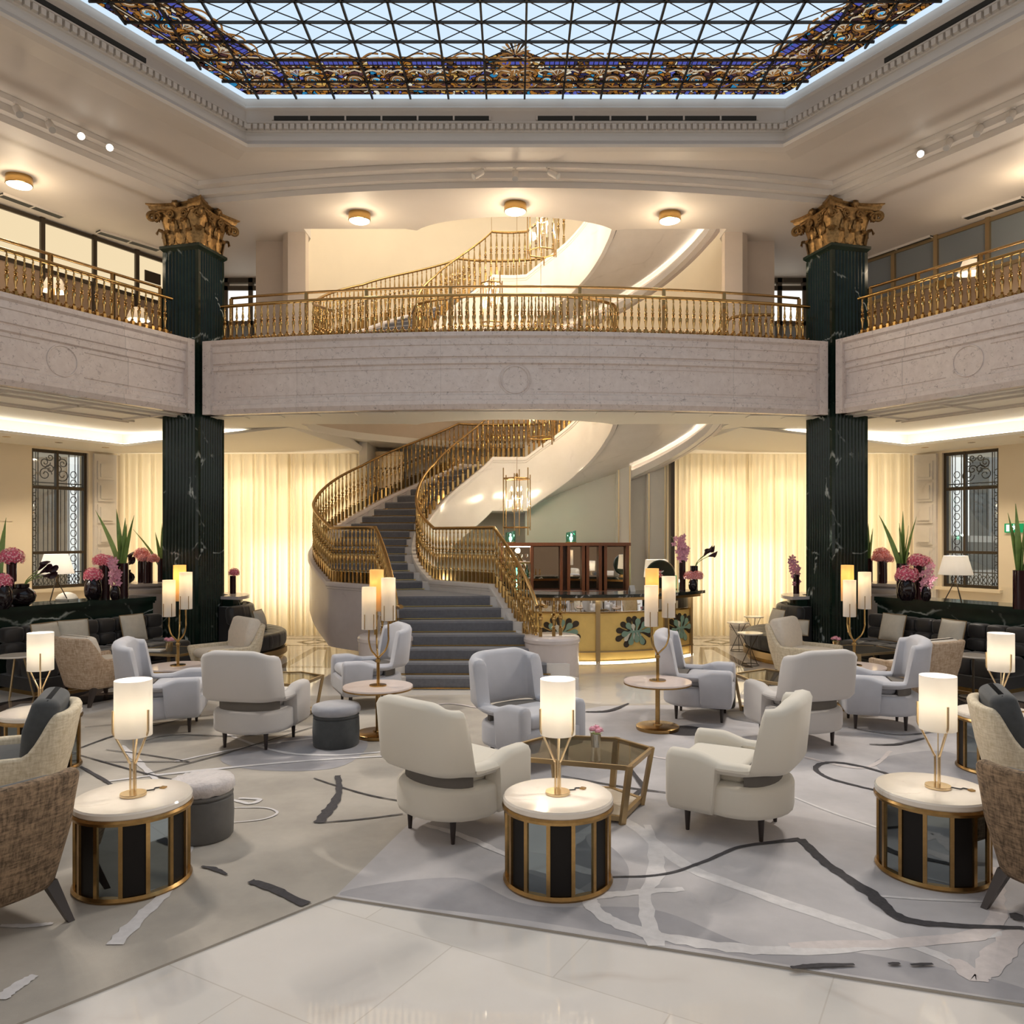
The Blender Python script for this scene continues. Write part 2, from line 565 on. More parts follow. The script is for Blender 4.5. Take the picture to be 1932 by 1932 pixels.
def catmull(pts, per=8, loop=False):
    P = [Vector(p) for p in pts]
    k = len(P)
    out = []
    for i in range(k if loop else k - 1):
        if loop:
            a, b, c, d = P[i - 1], P[i], P[(i + 1) % k], P[(i + 2) % k]
        else:
            a, b, c, d = P[max(i - 1, 0)], P[i], P[i + 1], P[min(i + 2, k - 1)]
        for j in range(per):
            t = j / per
            out.append(.5 * ((2 * b) + (c - a) * t + (2 * a - 5 * b + 4 * c - d) * t * t + (3 * b - a - 3 * c + d) * t ** 3))
    if not loop:
        out.append(P[-1])
    return out
def slab(name, outer, holes, z0, z1, m):
    """a plate with holes, cut through a filled 2D curve"""
    cu = bpy.data.curves.new(name, 'CURVE')
    cu.dimensions = '2D'
    cu.fill_mode = 'BOTH'
    for loop in [outer] + holes:
        sp = cu.splines.new('POLY')
        sp.points.add(len(loop) - 1)
        for p, q in zip(sp.points, loop):
            p.co = (q[0], q[1], 0, 1)
        sp.use_cyclic_u = True
    cu.extrude = (z1 - z0) / 2
    t = bpy.data.objects.new(name + '_tmp', cu)
    C.objects.link(t)
    dg = bpy.context.evaluated_depsgraph_get()
    me = bpy.data.meshes.new_from_object(t.evaluated_get(dg))
    bpy.data.objects.remove(t)
    bpy.data.curves.remove(cu)
    me.name = name
    me.materials.clear()
    me.materials.append(m)
    for p in me.polygons:
        p.use_smooth = False
    o = bpy.data.objects.new(name, me)
    C.objects.link(o)
    o.location = (0, 0, (z0 + z1) / 2)
    return o
def rrect(w, h, r, n=4):
    pts = []
    for cx, cy, a0 in ((w - r, h - r, 0), (-w + r, h - r, 90), (-w + r, -h + r, 180), (w - r, -h + r, 270)):
        for i in range(n + 1):
            a = R(a0 + 90 * i / n)
            pts.append((cx + r * math.cos(a), cy + r * math.sin(a)))
    return pts
def softbox(mb, w, d, h, r=.04, c=(0, 0, 0), mi=0, puff=0, rot=None):
    """rounded, slightly puffed block (half sizes w, d, h)"""
    rings = []
    for t in range(-6, 7):
        a = t / 6 * PI / 2
        k = math.sin(a)
        ins = r * (1 - math.cos(a))
        z = (h - r) * (1 if k > 0 else -1 if k < 0 else 0) + r * k
        if t == 0:
            z = 0
        pw = puff * (1 - abs(z) / h)
        rings.append([(x, y, z) for x, y in rrect(w - ins + pw, d - ins + pw, max(.012, r - ins * .3), 4)])
    b = MB().loft(rings, mi)
    if rot is not None:
        b.xform(rot)
    b.xform(Matrix.Translation(c))
    mb.join(b)
    return mb
# ---------------------------------------------------------------- the shell of the hall
DX, DY = .5, .866                                   # direction of the two splayed sides, away from the camera
def arc_front(y_end, y_mid, xe, n=28, x0=None):
    """shallow arc from (-xe, y_end) bulging to (0, y_mid)"""
    s = y_end - y_mid
    r = (xe * xe + s * s) / (2 * s)
    cy = y_mid + r
    a = math.asin(xe / r)
    return [(r * math.sin(-a + 2 * a * i / n), cy - r * math.cos(-a + 2 * a * i / n)) for i in range(n + 1)]
def rim(off, ext=9.0):
    """edge of the atrium, moved 'off' towards the middle of the hall"""
    yl = 12.35 - off * 1.05
    f = arc_front(yl, 11.73 - off, 4.92 - off * .3)
    l0, r0 = f[0], f[-1]
    return [(l0[0] - DX * ext, l0[1] - DY * ext)] + f + [(r0[0] + DX * ext, r0[1] - DY * ext)]
# stair paths: (inner x, y), (outer x, y), step height
NODES = [((.30, 10.78), (-1.60, 10.75), 0), ((-.32, 12.05), (-2.08, 11.85), 1.09), ((-1.35, 13.25), (-2.95, 12.75), 1.09),
         ((-1.74, 14.05), (-3.52, 14.0), 1.60), ((-1.50, 14.85), (-2.95, 15.35), 2.32), ((-.45, 15.3), (-1.2, 16.8), 3.33),
         ((.23, 15.3), (.6, 16.8), 3.33), ((1.18, 14.95), (2.45, 15.85), 4.02), ((1.66, 14.25), (3.44, 14.2), 4.58), ((1.76, 13.55), (3.58, 13.3), 4.98)]
def _pts(k):
    return [(n[k][0], n[k][1], 0) for n in NODES]
PER = 16
IN = catmull(_pts(0), PER)
OUT = catmull(_pts(1), PER)
def _foot(k, p):
    q = _pts(k)
    q[0] = p
    return catmull(q, PER)
SIN, SOUT = _foot(0, (.82, 10.28, 0)), _foot(1, (-1.78, 10.32, 0))      # the treads flare out past the walls at the foot
def zstep(i):
    a = i / PER
    k = min(int(a), len(NODES) - 2)
    return NODES[k][2] + (NODES[k + 1][2] - NODES[k][2]) * (a - k)
ZS = [zstep(i) for i in range(len(IN))]
# hole for the stair: the outer path round the back, a straight front edge, and the round well
hole = [(-3.6, 13.36)]
for i in range(3 * PER - 4, 8 * PER + 1):
    p = OUT[i]
    c = Vector((0, 13.9, 0))
    d = (p - c).normalized()
    hole.append((p.x + d.x * .1, p.y + d.y * .1))
hole += [(3.6, 13.36), (1.85, 13.36)]
well = [(1.75 * math.cos(R(a)), 13.7 + .85 * math.sin(R(a))) for a in range(-18, -163, -8)]
hole += well + [(-1.85, 13.36)]

hole_up = [(-3.55, 13.36), (-3.55, 13.8)] + [(3.92 * math.cos(R(a)), 14.6 + 3.92 * math.sin(R(a))) for a in range(180, -1, -6)] + [(3.55, 13.8), (3.55, 13.36), (1.85, 13.36)] + well + [(-1.85, 13.36)]

# floor ------------------------------------------------------------------------------------
fb = MB().quad((-16, -6, 0), (16, -6, 0), (16, 22, 0), (-16, 22, 0))
struct(fb.build('floor', M['floor'], smooth=False))
def inlay(poly, z, m, mb):
    mb.add([(x, y, z) for x, y in poly], [tuple(range(len(poly)))], m)
fi = MB()
for sx in (-1, 1):
    # diamond border along each side: dark bands with pale lozenges
    def q(s, t):
        x, y = -6.35 + DX * s + .866 * t, 11.2 + DY * s - .5 * t
        return (x * -sx, y) if sx == 1 else (x, y)
    inlay([q(-9, 1.02), q(1.1, 1.02), q(1.1, 2.0), q(-9, 2.0)], .0010, 1, fi)
    for k in range(9):
        s = -8.2 + k * 1.15
        inlay([q(s - .56, 1.5), q(s, 1.1), q(s + .56, 1.5), q(s, 1.92)], .0016, 2, fi)
        inlay([q(s - .47, 1.5), q(s, 1.17), q(s + .47, 1.5), q(s, 1.85)], .0022, 0, fi)
        inlay([q(s - .36, 1.5), q(s, 1.25), q(s + .36, 1.5), q(s, 1.77)], .0028, 2, fi)
        inlay([q(s - .27, 1.5), q(s, 1.31), q(s + .27, 1.5), q(s, 1.71)], .0034, 3, fi)
    # dark and cream squares in front of the bench and the curtains
    for k in range(5):
        x = sx * (3.0 + k * .8)
        inlay([(x - .3, 14.9), (x, 14.55), (x + .3, 14.9), (x, 15.25)], .0010, 1, fi)
        inlay([(x - .18, 14.9), (x, 14.69), (x + .18, 14.9), (x, 15.11)], .0016, 3, fi)
    inlay([(sx * 2.6, 14.40), (sx * 7.2, 14.40), (sx * 7.2, 14.47), (sx * 2.6, 14.47)], .0010, 1, fi)
    inlay([(sx * 2.6, 15.33), (sx * 7.2, 15.33), (sx * 7.2, 15.40), (sx * 2.6, 15.40)], .0010, 1, fi)
    inlay([(sx * 2.75, 12.0), (sx * 3.6, 12.0), (sx * 3.6, 14.2), (sx * 3.3, 14.2)], .0010, 2, fi)
    inlay([(sx * 2.95, 12.15), (sx * 3.45, 12.15), (sx * 3.45, 13.9), (sx * 3.3, 13.9)], .0016, 3, fi)
struct(fi.build('floor_inlay_border', [M['floor_brown'], M['floor_dark'], M['floor_brown'], M['floor']], smooth=False, fix=False))

# rug --------------------------------------------------------------------------------------
rug = [(-1.0, 4.38), (-2.02, 3.25), (-4.6, .4), (-7.6, 2.2), (-7.3, 4.4), (-5.65, 7.3), (-4.55, 9.2), (-2.6, 9.85), (0, 9.95), (1.0, 9.35),
       (2.6, 9.5), (4.55, 9.2), (5.65, 7.3), (7.3, 4.4), (7.0, 1.85), (2.16, 3.37)]
rb = MB().prism(rug, 0, .012, 0)
RUGZ = [.0130]
def clip(poly):
    """keep a polygon inside the rug (Sutherland-Hodgman against each of its two front edges)"""
    mx_ = sum(p[0] for p in poly) / len(poly)
    for (ax, ay), (bx, by) in ((((-1.02, 4.40), (-2.04, 3.27)),) if mx_ < -.95 else (((2.16, 3.39), (-1.0, 4.40)),)):
        out = []
        def side(p):
            return (bx - ax) * (p[1] - ay) - (by - ay) * (p[0] - ax)
        for i, p in enumerate(poly):
            o = poly[i - 1]
            sp, so = side(p), side(o)
            if (sp <= 0) != (so <= 0):
                t = so / (so - sp)
                out.append((o[0] + (p[0] - o[0]) * t, o[1] + (p[1] - o[1]) * t))
            if sp <= 0:
                out.append(p)
        poly = out
    return poly
def patch(pts, mi, ripple=0):
    RUGZ[0] += .00018
    P = [(q.x, q.y) for q in catmull([(*fl(*p), 0) for p in pts], 8, True)]
    P = clip(P)
    rb.add([(x, y, RUGZ[0]) for x, y in P], [tuple(range(len(P)))], mi)
def ribbon(pts, w, mi, smooth=True, jag=.12):
    """a brush stroke woven into the rug"""
    P = [Vector((*fl(*p), 0)) for p in pts]
    if smooth and len(P) > 2:
        P = catmull(P, 8)
    else:
        Q = []
        for a, b in zip(P, P[1:]):
            n = max(2, int((b - a).length / .08))
            Q += [a.lerp(b, i / n) for i in range(n)]
        P = Q + [P[-1]]
    nm = normals(P)
    RUGZ[0] += .00018
    z = RUGZ[0]
    k = len(P)
    vs, fs = [], []
    for i, (p, n) in enumerate(zip(P, nm)):
        t = i / (k - 1)
        if not isinstance(w, (list, tuple)):
            ww = w * (.55 + .45 * math.sin(PI * min(1, max(0, t * .9 + .05))))
        else:
            a = t * (len(w) - 1)
            j = min(int(a), len(w) - 2)
            ww = w[j] + (w[j + 1] - w[j]) * (a - j)
        l, r = ww * (.5 + random.uniform(-jag, jag)), ww * (.5 + random.uniform(-jag, jag))
        vs += [(p.x + n[0] * l, p.y + n[1] * l, z), (p.x - n[0] * r, p.y - n[1] * r, z)]
    for i in range(k - 1):
        fs.append((2 * i, 2 * i + 1, 2 * i + 3, 2 * i + 2))
    rb.add(vs, fs, mi)
# blue-grey half of the rug and its slate border
RUGZ[0] += .0002
bl = [(-.99, 4.375), (2.16, 3.372), (6.9, 1.9), (7.2, 4.4), (5.55, 7.3), (4.5, 9.1), (2.6, 9.4), (1.0, 9.25), (.2, 8.6), (-.35, 7.2), (-.55, 6.2), (-.8, 5.2)]
rb.add([(x, y, RUGZ[0]) for x, y in bl], [tuple(range(len(bl)))], 1)
patch([(640, 1694), (860, 1660), (1000, 1712), (1230, 1720), (1420, 1790), (1600, 1800), (1900, 1860), (1925, 1893), (1500, 1828), (1000, 1742)], 2)
patch([(1150, 1600), (1185, 1640), (1175, 1690), (1130, 1690), (1120, 1600)], 2)
patch([(420, 1430), (560, 1392), (690, 1400), (640, 1450), (480, 1455)], 2)
patch([(1262, 1374), (1300, 1372), (1338, 1379), (1340, 1387), (1300, 1391), (1258, 1386)], 3)
patch([(1780, 1420), (1870, 1470), (1760, 1500), (1650, 1440)], 2)
WH, PK, DK = 4, 5, 3
ribbon([(740, 1430), (900, 1500), (1150, 1540), (1300, 1640), (1560, 1735), (1750, 1800), (1850, 1850)], .09, WH)
ribbon([(1222, 1560), (1240, 1640), (1216, 1700), (1238, 1790)], [.05, .10, .08, .10], WH)
ribbon([(1290, 1682), (1180, 1690), (1115, 1700), (1145, 1738), (1230, 1768), (1370, 1792), (1500, 1800), (1660, 1790), (1830, 1772), (1932, 1766)], .085, WH)
ribbon([(1490, 1790), (1840, 1770), (1880, 1690), (1870, 1640)], .09, PK)
ribbon([(1800, 1815), (1832, 1846), (1858, 1848)], .10, PK)
ribbon([(1850, 1848), (1890, 1800), (1925, 1760)], .12, PK)
ribbon([(1640, 1694), (1750, 1702), (1860, 1706)], .03, WH)
ribbon([(1480, 1500), (1580, 1540), (1740, 1590), (1860, 1610)], .03, WH)
ribbon([(800, 1560), (870, 1580), (960, 1620)], .06, WH)
ribbon([(1160, 1400), (1260, 1435), (1450, 1420), (1620, 1452), (1680, 1420)], .05, PK)
ribbon([(215, 1788), (265, 1735), (310, 1690), (350, 1620), (362, 1590)], [.085, .08, .07, .05, .03], WH)
ribbon([(0, 1892), (30, 1868), (66, 1846)], [.07, .07, .04], WH)
ribbon([(0, 1752), (60, 1752), (100, 1748)], .04, WH)
ribbon([(330, 1440), (470, 1412), (640, 1392), (760, 1398), (900, 1420)], .05, WH)
ribbon([(420, 1385), (520, 1420), (620, 1428), (720, 1422)], .05, WH)
ribbon([(200, 1478), (330, 1462), (560, 1440), (760, 1428)], .05, WH)
ribbon([(230, 1410), (260, 1440), (300, 1480)], .06, WH)
ribbon([(437, 1528), (500, 1528), (523, 1538), (495, 1550), (440, 1556)], .02, WH)
ribbon([(437, 1512), (470, 1520), (490, 1512), (450, 1510)], .04, WH)
ribbon([(760, 1345), (840, 1330), (900, 1338)], .05, PK)
ribbon([(637, 1467), (639, 1500), (622, 1530), (600, 1557)], [.05, .05, .09, .07], DK)
ribbon([(600, 1557), (680, 1550), (760, 1540)], .02, DK)
ribbon([(592, 1472), (640, 1488), (700, 1505), (760, 1516)], .02, DK)
ribbon([(1150, 1660), (1250, 1655), (1330, 1630), (1400, 1602), (1510, 1588)], [.015, .02, .025, .03, .05], DK, jag=.1)
ribbon([(1510, 1588), (1560, 1635), (1640, 1690), (1700, 1738), (1800, 1752), (1932, 1757)], [.06, .065, .085, .07, .04, .03], DK)
ribbon([(1720, 1480), (1650, 1456), (1590, 1443), (1550, 1444), (1540, 1456), (1570, 1474), (1660, 1497)], .045, DK)
ribbon([(472, 1668), (520, 1685), (577, 1713)], [.05, .06, .06], DK)
ribbon([(380, 1640), (405, 1645), (428, 1656)], [.015, .04, .015], DK)
ribbon([(152, 1450), (200, 1478), (215, 1490)], .035, DK)
ribbon([(150, 1428), (270, 1462), (330, 1476)], .02, DK)
ribbon([(200, 1418), (280, 1428), (358, 1441)], .02, DK, False)
ribbon([(358, 1441), (190, 1441)], .02, DK, False)
ribbon([(270, 1466), (370, 1440), (460, 1415), (600, 1372)], .02, DK)
ribbon([(150, 1415), (220, 1390), (300, 1370), (380, 1352)], .03, DK)
ribbon([(270, 1402), (330, 1390), (460, 1392), (560, 1380)], .02, DK)
ribbon([(160, 1375), (300, 1362), (420, 1350)], .02, DK)
ribbon([(1185, 1448), (1215, 1492), (1150, 1540)], [.03, .05, .03], DK, False)
ribbon([(1060, 1468), (1170, 1488), (1260, 1500)], .025, DK)
ribbon([(1105, 1346), (1150, 1344), (1186, 1330)], [.03, .08, .02], DK)
ribbon([(1640, 1408), (1690, 1408), (1745, 1396)], [.02, .05, .02], DK)
ribbon([(1600, 1376), (1700, 1390), (1800, 1378)], .02, DK)
ribbon([(1492, 1834), (1540, 1830), (1612, 1828)], [.02, .035, .02], DK)
ribbon([(1676, 1827), (1698, 1826)], .025, DK, False)
ribbon([(1718, 1829), (1760, 1827)], .025, DK, False)
ribbon([(1905, 1735), (1932, 1740)], .1, DK, False)
ribbon([(760, 1470), (800, 1480)], .03, DK, False)
ro = rb.build('rug', [M['rug_beige'], M['rug_blue'], M['rug_slate'], M['rug_dark'], M['rug_pale'], M['rug_pink']], smooth=False, fix=False)
tag(ro, 'large grey and beige rug with white and charcoal brush strokes across the marble floor', 'rug')

# gallery floor and the ceiling under it
plan = rim(-.22) + [(15.8, 4.4), (15.8, 19), (-15.8, 19), (-15.8, 4.4)]
struct(slab('floor_gallery', plan, [hole], 4.0, 4.58, M['beige_panel']))
struct(slab('ceiling_lower', rim(-.24) + [(15.8, 4.4), (15.8, 19), (-15.8, 19), (-15.8, 4.4)], [hole], 3.87, 4.0, M['white_ceiling']))
# dropped soffit with a lit cove round each side of the lower ceiling
for side, sx in (('left', -1), ('right', 1)):
    edge = [(-10.5, 7.9), (-7.13, 14.5), (-3.9, 13.72), (-3.62, 14.2)]
    outer = [(-3.3, 15.75), (-3.3, 16.6), (-8.6, 16.6), (-13, 8.6)]
    e2 = [(x * -sx * -1 if sx == -1 else -x, y) for x, y in edge]
    e2 = [(x, y) if sx == -1 else (-x, y) for x, y in edge]
    o2 = [(x, y) if sx == -1 else (-x, y) for x, y in outer]
    zs = [3.62, 3.62, 3.86, 3.865, 3.865, 3.66, 3.62, 3.62]
    mb = MB()
    n = len(e2)
    e3 = e2[:3] + [(sx * 3.62, 14.2)]
    V = [(x, y, z) for (x, y), z in zip(e3 + [(sx * 3.2, 15.3), (sx * 3.0, 16.3), (sx * 8.6, 16.6), (sx * 13, 8.6)], zs)]
    mb.add(V + [(x, y, z + .045) for x, y, z in V], [(0, 1, 6, 7), (1, 2, 5, 6), (2, 3, 4, 5), (8, 15, 14, 9), (9, 14, 13, 10), (10, 13, 12, 11)] + [(i, i + 8, (i + 1) % 8 + 8, (i + 1) % 8) for i in range(8)])
    struct(mb.build('ceiling_soffit_' + side, M['white_ceiling'], smooth=False))
    # lit upright back of the cove
    bk_ = [(-10.8, 7.9, 3.66), (-7.30, 14.78, 3.66), (-4.05, 13.98, 3.865)]
    bk_ = [(x * -sx, y, z) for x, y, z in bk_]
    mb = MB()
    for (p, q) in zip(bk_, bk_[1:]):
        mb.add([p, q, (q[0], q[1], 3.87), (p[0], p[1], 3.87)], [(0, 1, 2, 3)])
    struct(mb.build('ceiling_cove_' + side, M['white_ceiling'], smooth=False, fix=False))
    mb = MB()
    st = [(-10.6, 7.95, 3.672), (-7.19, 14.62, 3.672), (-4.8, 14.05, 3.846)]
    st = [(x, y, z) if sx == -1 else (-x, y, z) for x, y, z in st]
    mb.sweep(st, [(-.02, 0), (.02, 0), (.02, .012), (-.02, .012)])
    tag(mb.build('cove_led_strip', M['cove_led'], smooth=False), 'glowing white light strip in the %s cove of the lower ceiling' % side, 'light strip')
    # coffer mouldings on the raised ceiling
    mb = MB()
    for a in (.5, .85, 1.55, 1.7):
        pth = [(-6.15 - a * .87 - 4.5 * DX, 9.9 + a * .5 - 4.5 * DY, 3.87), (-6.15 - a * .87 + 2.6 * DX, 9.9 + a * .5 + 2.6 * DY, 3.87)]
        mb.sweep([(x * (1 if sx == -1 else -1), y, z) for x, y, z in pth], [(-.02, 0), (.02, 0), (.02, -.03), (-.02, -.03)])
    for k in range(7):
        s = -4.5 + k * 1.15
        p0 = (-6.15 - .5 * .87 + s * DX, 9.9 + .25 + s * DY, 3.87)
        p1 = (p0[0] - 1.1 * .87, p0[1] + 1.1 * .5, 3.87)
        mb.sweep([(x * (1 if sx == -1 else -1), y, z) for x, y, z in (p0, p1)], [(-.02, 0), (.02, 0), (.02, -.03), (-.02, -.03)])
    struct(mb.build('ceiling_trim_' + side, M['plaster'], smooth=False))

# balcony fascias
FZ = [(-.10, 3.86), (.02, 3.86), (.06, 3.93), (.06, 3.99), (.03, 4.0), (.03, 4.07), (0, 4.08), (0, 4.52), (.03, 4.54), (.03, 4.60), (.015, 4.61), (.015, 4.63), (.04, 4.64),
      (.04, 4.80), (.055, 4.81), (.055, 4.90), (.09, 4.93), (.09, 4.99), (-.32, 4.99), (-.32, 4.58), (-.10, 4.5)]
def ring_on(mb, c, nrm, r, t=.012):
    c, n = Vector(c), Vector(nrm).normalized()
    u = n.cross(Vector((0, 0, 1))).normalized()
    mb.tube([c + u * r * math.cos(2 * PI * i / 40) + Vector((0, 0, r * math.sin(2 * PI * i / 40))) for i in range(40)], t, 6, 0, True)
centre = [(x, y, 0) for x, y in arc_front(12.35, 11.73, 4.80)]
fz = MB().sweep(centre, FZ)
ring_on(fz, (0, 11.728, 4.30), (0, -1, 0), .20)
ring_on(fz, (0, 11.728, 4.30), (0, -1, 0), .235, .006)
for sx in (-1, 1):                       # sunk panel lines either side of the ring
    for z in (4.13, 4.47):
        pth = [(p[0], p[1] - .002, z) for p in centre if (.34 < p[0] * sx < 4.6)]
        fz.sweep(pth, [(-.004, -.008), (.008, -.008), (.008, .008), (-.004, .008)])
for e_ in (centre[:2], centre[-2:]):
    a_, b_ = (Vector(e_[0]), Vector(e_[1])) if e_[0][0] < 0 else (Vector(e_[1]), Vector(e_[0]))
    d_ = (b_ - a_).normalized() * .14
    q_ = [tuple(a_), tuple(a_ + d_)] if a_.x < 0 else [tuple(a_ + d_), tuple(a_)]
    fz.sweep(q_, [(-.2, 3.86), (.095, 3.86), (.095, 4.99), (-.2, 4.99)])
struct(fz.build('wall_balcony_front', M['fascia'], angle=25))
SIDE = {}
for side, sx in (('left', -1), ('right', 1)):
    a, b = (-4.98, 12.20), (-4.98 - DX * 8.6, 12.20 - DY * 8.6)
    pth = [(b[0] + (a[0] - b[0]) * i / 12, b[1] + (a[1] - b[1]) * i / 12, 0) for i in range(13)]
    if sx == 1:
        pth = [(-x, y, z) for x, y, z in pth][::-1]
    SIDE[side] = pth
    mb = MB().sweep(pth, FZ)
    q_ = [(-4.98 - DX * .12, 12.20 - DY * .12, 0), (-4.98, 12.20, 0)]
    if sx == 1:
        q_ = [(-x, y, z) for x, y, z in q_][::-1]
    mb.sweep(q_, [(-.2, 3.86), (.095, 3.86), (.095, 4.99), (-.2, 4.99)])
    # ring medallion, projected onto the fascia plane
    s = 1.98
    c = (sx * (4.98 + DX * s), 12.20 - DY * s, 4.30)
    n = (.866 * -sx, -.5, 0)
    ring_on(mb, (c[0] + n[0] * .002, c[1] + n[1] * .002, c[2]), n, .20)
    for z in (4.13, 4.47):
        for u0, u1 in ((.15, s - .3), (s + .3, 6)):
            q = [(sx * (4.98 + DX * u), 12.20 - DY * u, z) for u in (u0, u1)]
            mb.tube([(x + n[0] * .004, y + n[1] * .004, zz) for x, y, zz in q], .008, 4)
    struct(mb.build('wall_balcony_' + side, M['fascia'], angle=25))
# pale panels under the balcony edge
mb = MB()
for k in range(16):
    x = -4.5 + k * .6
    y = 12.35 - .62 * (1 - (x / 4.8) ** 2) + .30
    mb.box((x - .26, y - .13, 3.855), (x + .26, y + .13, 3.869), 0)
struct(mb.build('ceiling_panel_strip', M['white_ceiling'], smooth=False))

# ceilings of the hall
OP = [(-8.86, 2.0), (-3.70, 10.95), (3.70, 10.95), (8.86, 2.0)]
def grow(d):
    return [(-8.86 - d * 1.15, 2 - d), (-3.70 - d * .58, 10.95 + d), (3.70 + d * .58, 10.95 + d), (8.86 + d * 1.15, 2 - d)]
struct(slab('ceiling_atrium', [(-16, -6), (16, -6), (16, 20), (-16, 20)], [OP, hole_up], 7.4, 7.5, M['plaster']))
struct(slab('ceiling_gallery', rim(-.05) + [(15.8, 4.4), (15.8, 19), (-15.8, 19), (-15.8, 4.4)], [hole_up], 7.15, 7.399, M['plaster']))
mb = MB()
for off, z in ((.07, 7.24), (.22, 7.33)):
    p = [(x, y, 0) for x, y in rim(off - .1)]
    mb.sweep(p, [(-.1, z), (.1, z), (.1, 7.399), (-.1, 7.399)])
struct(mb.build('ceiling_beam_moulding', M['plaster'], angle=20))
# cornice round the skylight
cp = [(x, y, 0) for x, y in OP]
CZ = [(-.03, 7.33), (-.06, 7.36), (-.03, 7.40), (.02, 7.46), (.04, 7.52), (.04, 7.56), (.02, 7.57), (.02, 7.66), (-.02, 7.67), (-.02, 7.69), (.07, 7.70), (.07, 7.88), (.05, 7.90), (.05, 7.92), (.10, 7.96), (.10, 8.02), (.10, 8.10),
      (.5, 8.10), (.5, 7.40), (.1, 7.33)]
CZ = [(-o, z) for o, z in CZ]
mb = MB().sweep(cp, CZ, loop=True)
for a, b in zip(OP, OP[1:]):
    d = Vector((b[0] - a[0], b[1] - a[1]))
    n = Vector((d.y, -d.x)).normalized()
    k = int(d.length / .085)
    ang = math.atan2(d.y, d.x)
    for i in range(k):
        p = Vector(a) + d * ((i + .5) / k) + n * -.0
        mb.box((p.x - .027, p.y - .035, 7.585), (p.x + .027, p.y + .035, 7.655), 0, ang)
struct(mb.build('ceiling_cornice', M['plaster'], angle=25, smooth=False))
# outer walls far to either side, and the wall behind
def wall_seg(name, a, b, z0, z1, m, holes=(), t=.3):
    """upright wall from a to b; holes are (s0, s1, z0, z1) along it"""
    d = Vector((b[0] - a[0], b[1] - a[1]))
    ln = d.length
    ang = math.atan2(d.y, d.x)
    mb = MB()
    cuts = sorted({0, ln} | {h for q in holes for h in q[:2]})
    for s0, s1 in zip(cuts, cuts[1:]):
        hs = [q for q in holes if q[0] <= s0 + 1e-6 and q[1] >= s1 - 1e-6]
        spans = [(z0, z1)]
        for q in hs:
            spans = [(z0, q[2]), (q[3], z1)]
        for u, w in spans:
            if w - u > 1e-4:
                mb.box((s0, 0, u), (s1, t, w))
    mb.xform(Matrix.Translation((a[0], a[1], 0)) @ Matrix.Rotation(ang, 4, 'Z'))
    return struct(mb.build(name, m, smooth=False))
wall_seg('wall_left', (-7.9 - DX * 12, 15.8 - DY * 12), (-7.9, 15.8), 0, 4.0, M['cream_wall'], [(12 - 1.66, 12 - .60, 1.02, 3.58)])
wall_seg('wall_right', (7.9, 15.8), (7.9 + DX * 12, 15.8 - DY * 12), 0, 4.0, M['cream_wall'], [(.60, 1.66, 1.02, 3.58)])
wall_seg('wall_back_left', (-8.2, 16.2), (-3.05, 16.2), 0, 4.0, M['cream_wall'])
wall_seg('wall_back_right', (3.05, 16.2), (8.2, 16.2), 0, 4.0, M['cream_wall'])
wall_seg('wall_back', (-3.6, 17.3), (3.6, 17.3), 0, 4.4, M['grey_panel'])
mb = MB()
for sx in (-1, 1):
    mb.box((sx * 3.05 - .08, 15.95, 0), (sx * 3.05 + .08, 17.3, 4.0))
struct(mb.build('wall_bay', M['grey_panel'], smooth=False))
# pilasters with gilt beading behind the bar
mb = MB()
for x0, x1 in ((2.02, 2.30), (2.62, 3.0)):
    mb.box((x0, 15.75, 0), (x1, 16.0, 3.85), 0)
    for x in (x0 + .03, x1 - .03):
        mb.box((x - .012, 15.735, .1), (x + .012, 15.75, 3.8), 1)
mb.box((.2, 16.0, 0), (3.05, 16.15, 3.85), 0)
struct(mb.build('wall_bar_pilasters', [M['grey_panel'], M['trim_gold']], smooth=False))
mb = MB().box((3.04, 15.5, 0), (3.11, 15.75, 3.6))
struct(mb.build('trim_1', M['dark_frame'], smooth=False))
# gilded wall cabinet and dark posts glimpsed behind the stair
cb = thing('wall_cabinet', 'gilded cabinet panel high on the wall between left curtain and stair rail', 'cabinet', (-2.95, 16.9, 3.0))
mb = MB().box((-.05, 0, 0), (.55, .2, .75)).box((-.08, -.03, .70), (.58, .2, .78)).box((-.08, -.03, .28), (.58, .2, .33))
mb.build('body', M['brass_pale'], cb, smooth=False)
mb = MB()
for k in range(6):
    mb.box((k * .09, -.012, .40), (k * .09 + .05, 0, .44))
mb.build('bead_row', M['dark_frame'], cb, smooth=False)
mb = MB().box((-2.86, 16.2, 0), (-2.82, 16.35, 3.0)).box((-2.30, 16.2, 0), (-2.25, 16.35, 3.3))
struct(mb.build('trim_2', M['dark_frame'], smooth=False))
# stone quoins between window and curtain
for side, sx in (('left', -1), ('right', 1)):
    mb = MB().box((-.52, -.06, 0), (-.06, 0, 3.58), 0)
    for k in range(8):
        z = 3.44 - k * .42
        mb.box((-.46, -.085, z - .36), (-.12, -.06, z), 0)
        mb.box((-.41, -.105, z - .31), (-.17, -.085, z - .05), 0)
    mb.xform(Matrix.Translation((-7.9, 15.8, 0)) @ Matrix.Rotation(math.atan2(DY, DX), 4, 'Z'))
    if sx == 1:
        mb.v = [(-x, y, z) for x, y, z in mb.v]
    struct(mb.build('trim_quoin_' + side, M['pale_stone'], smooth=False))
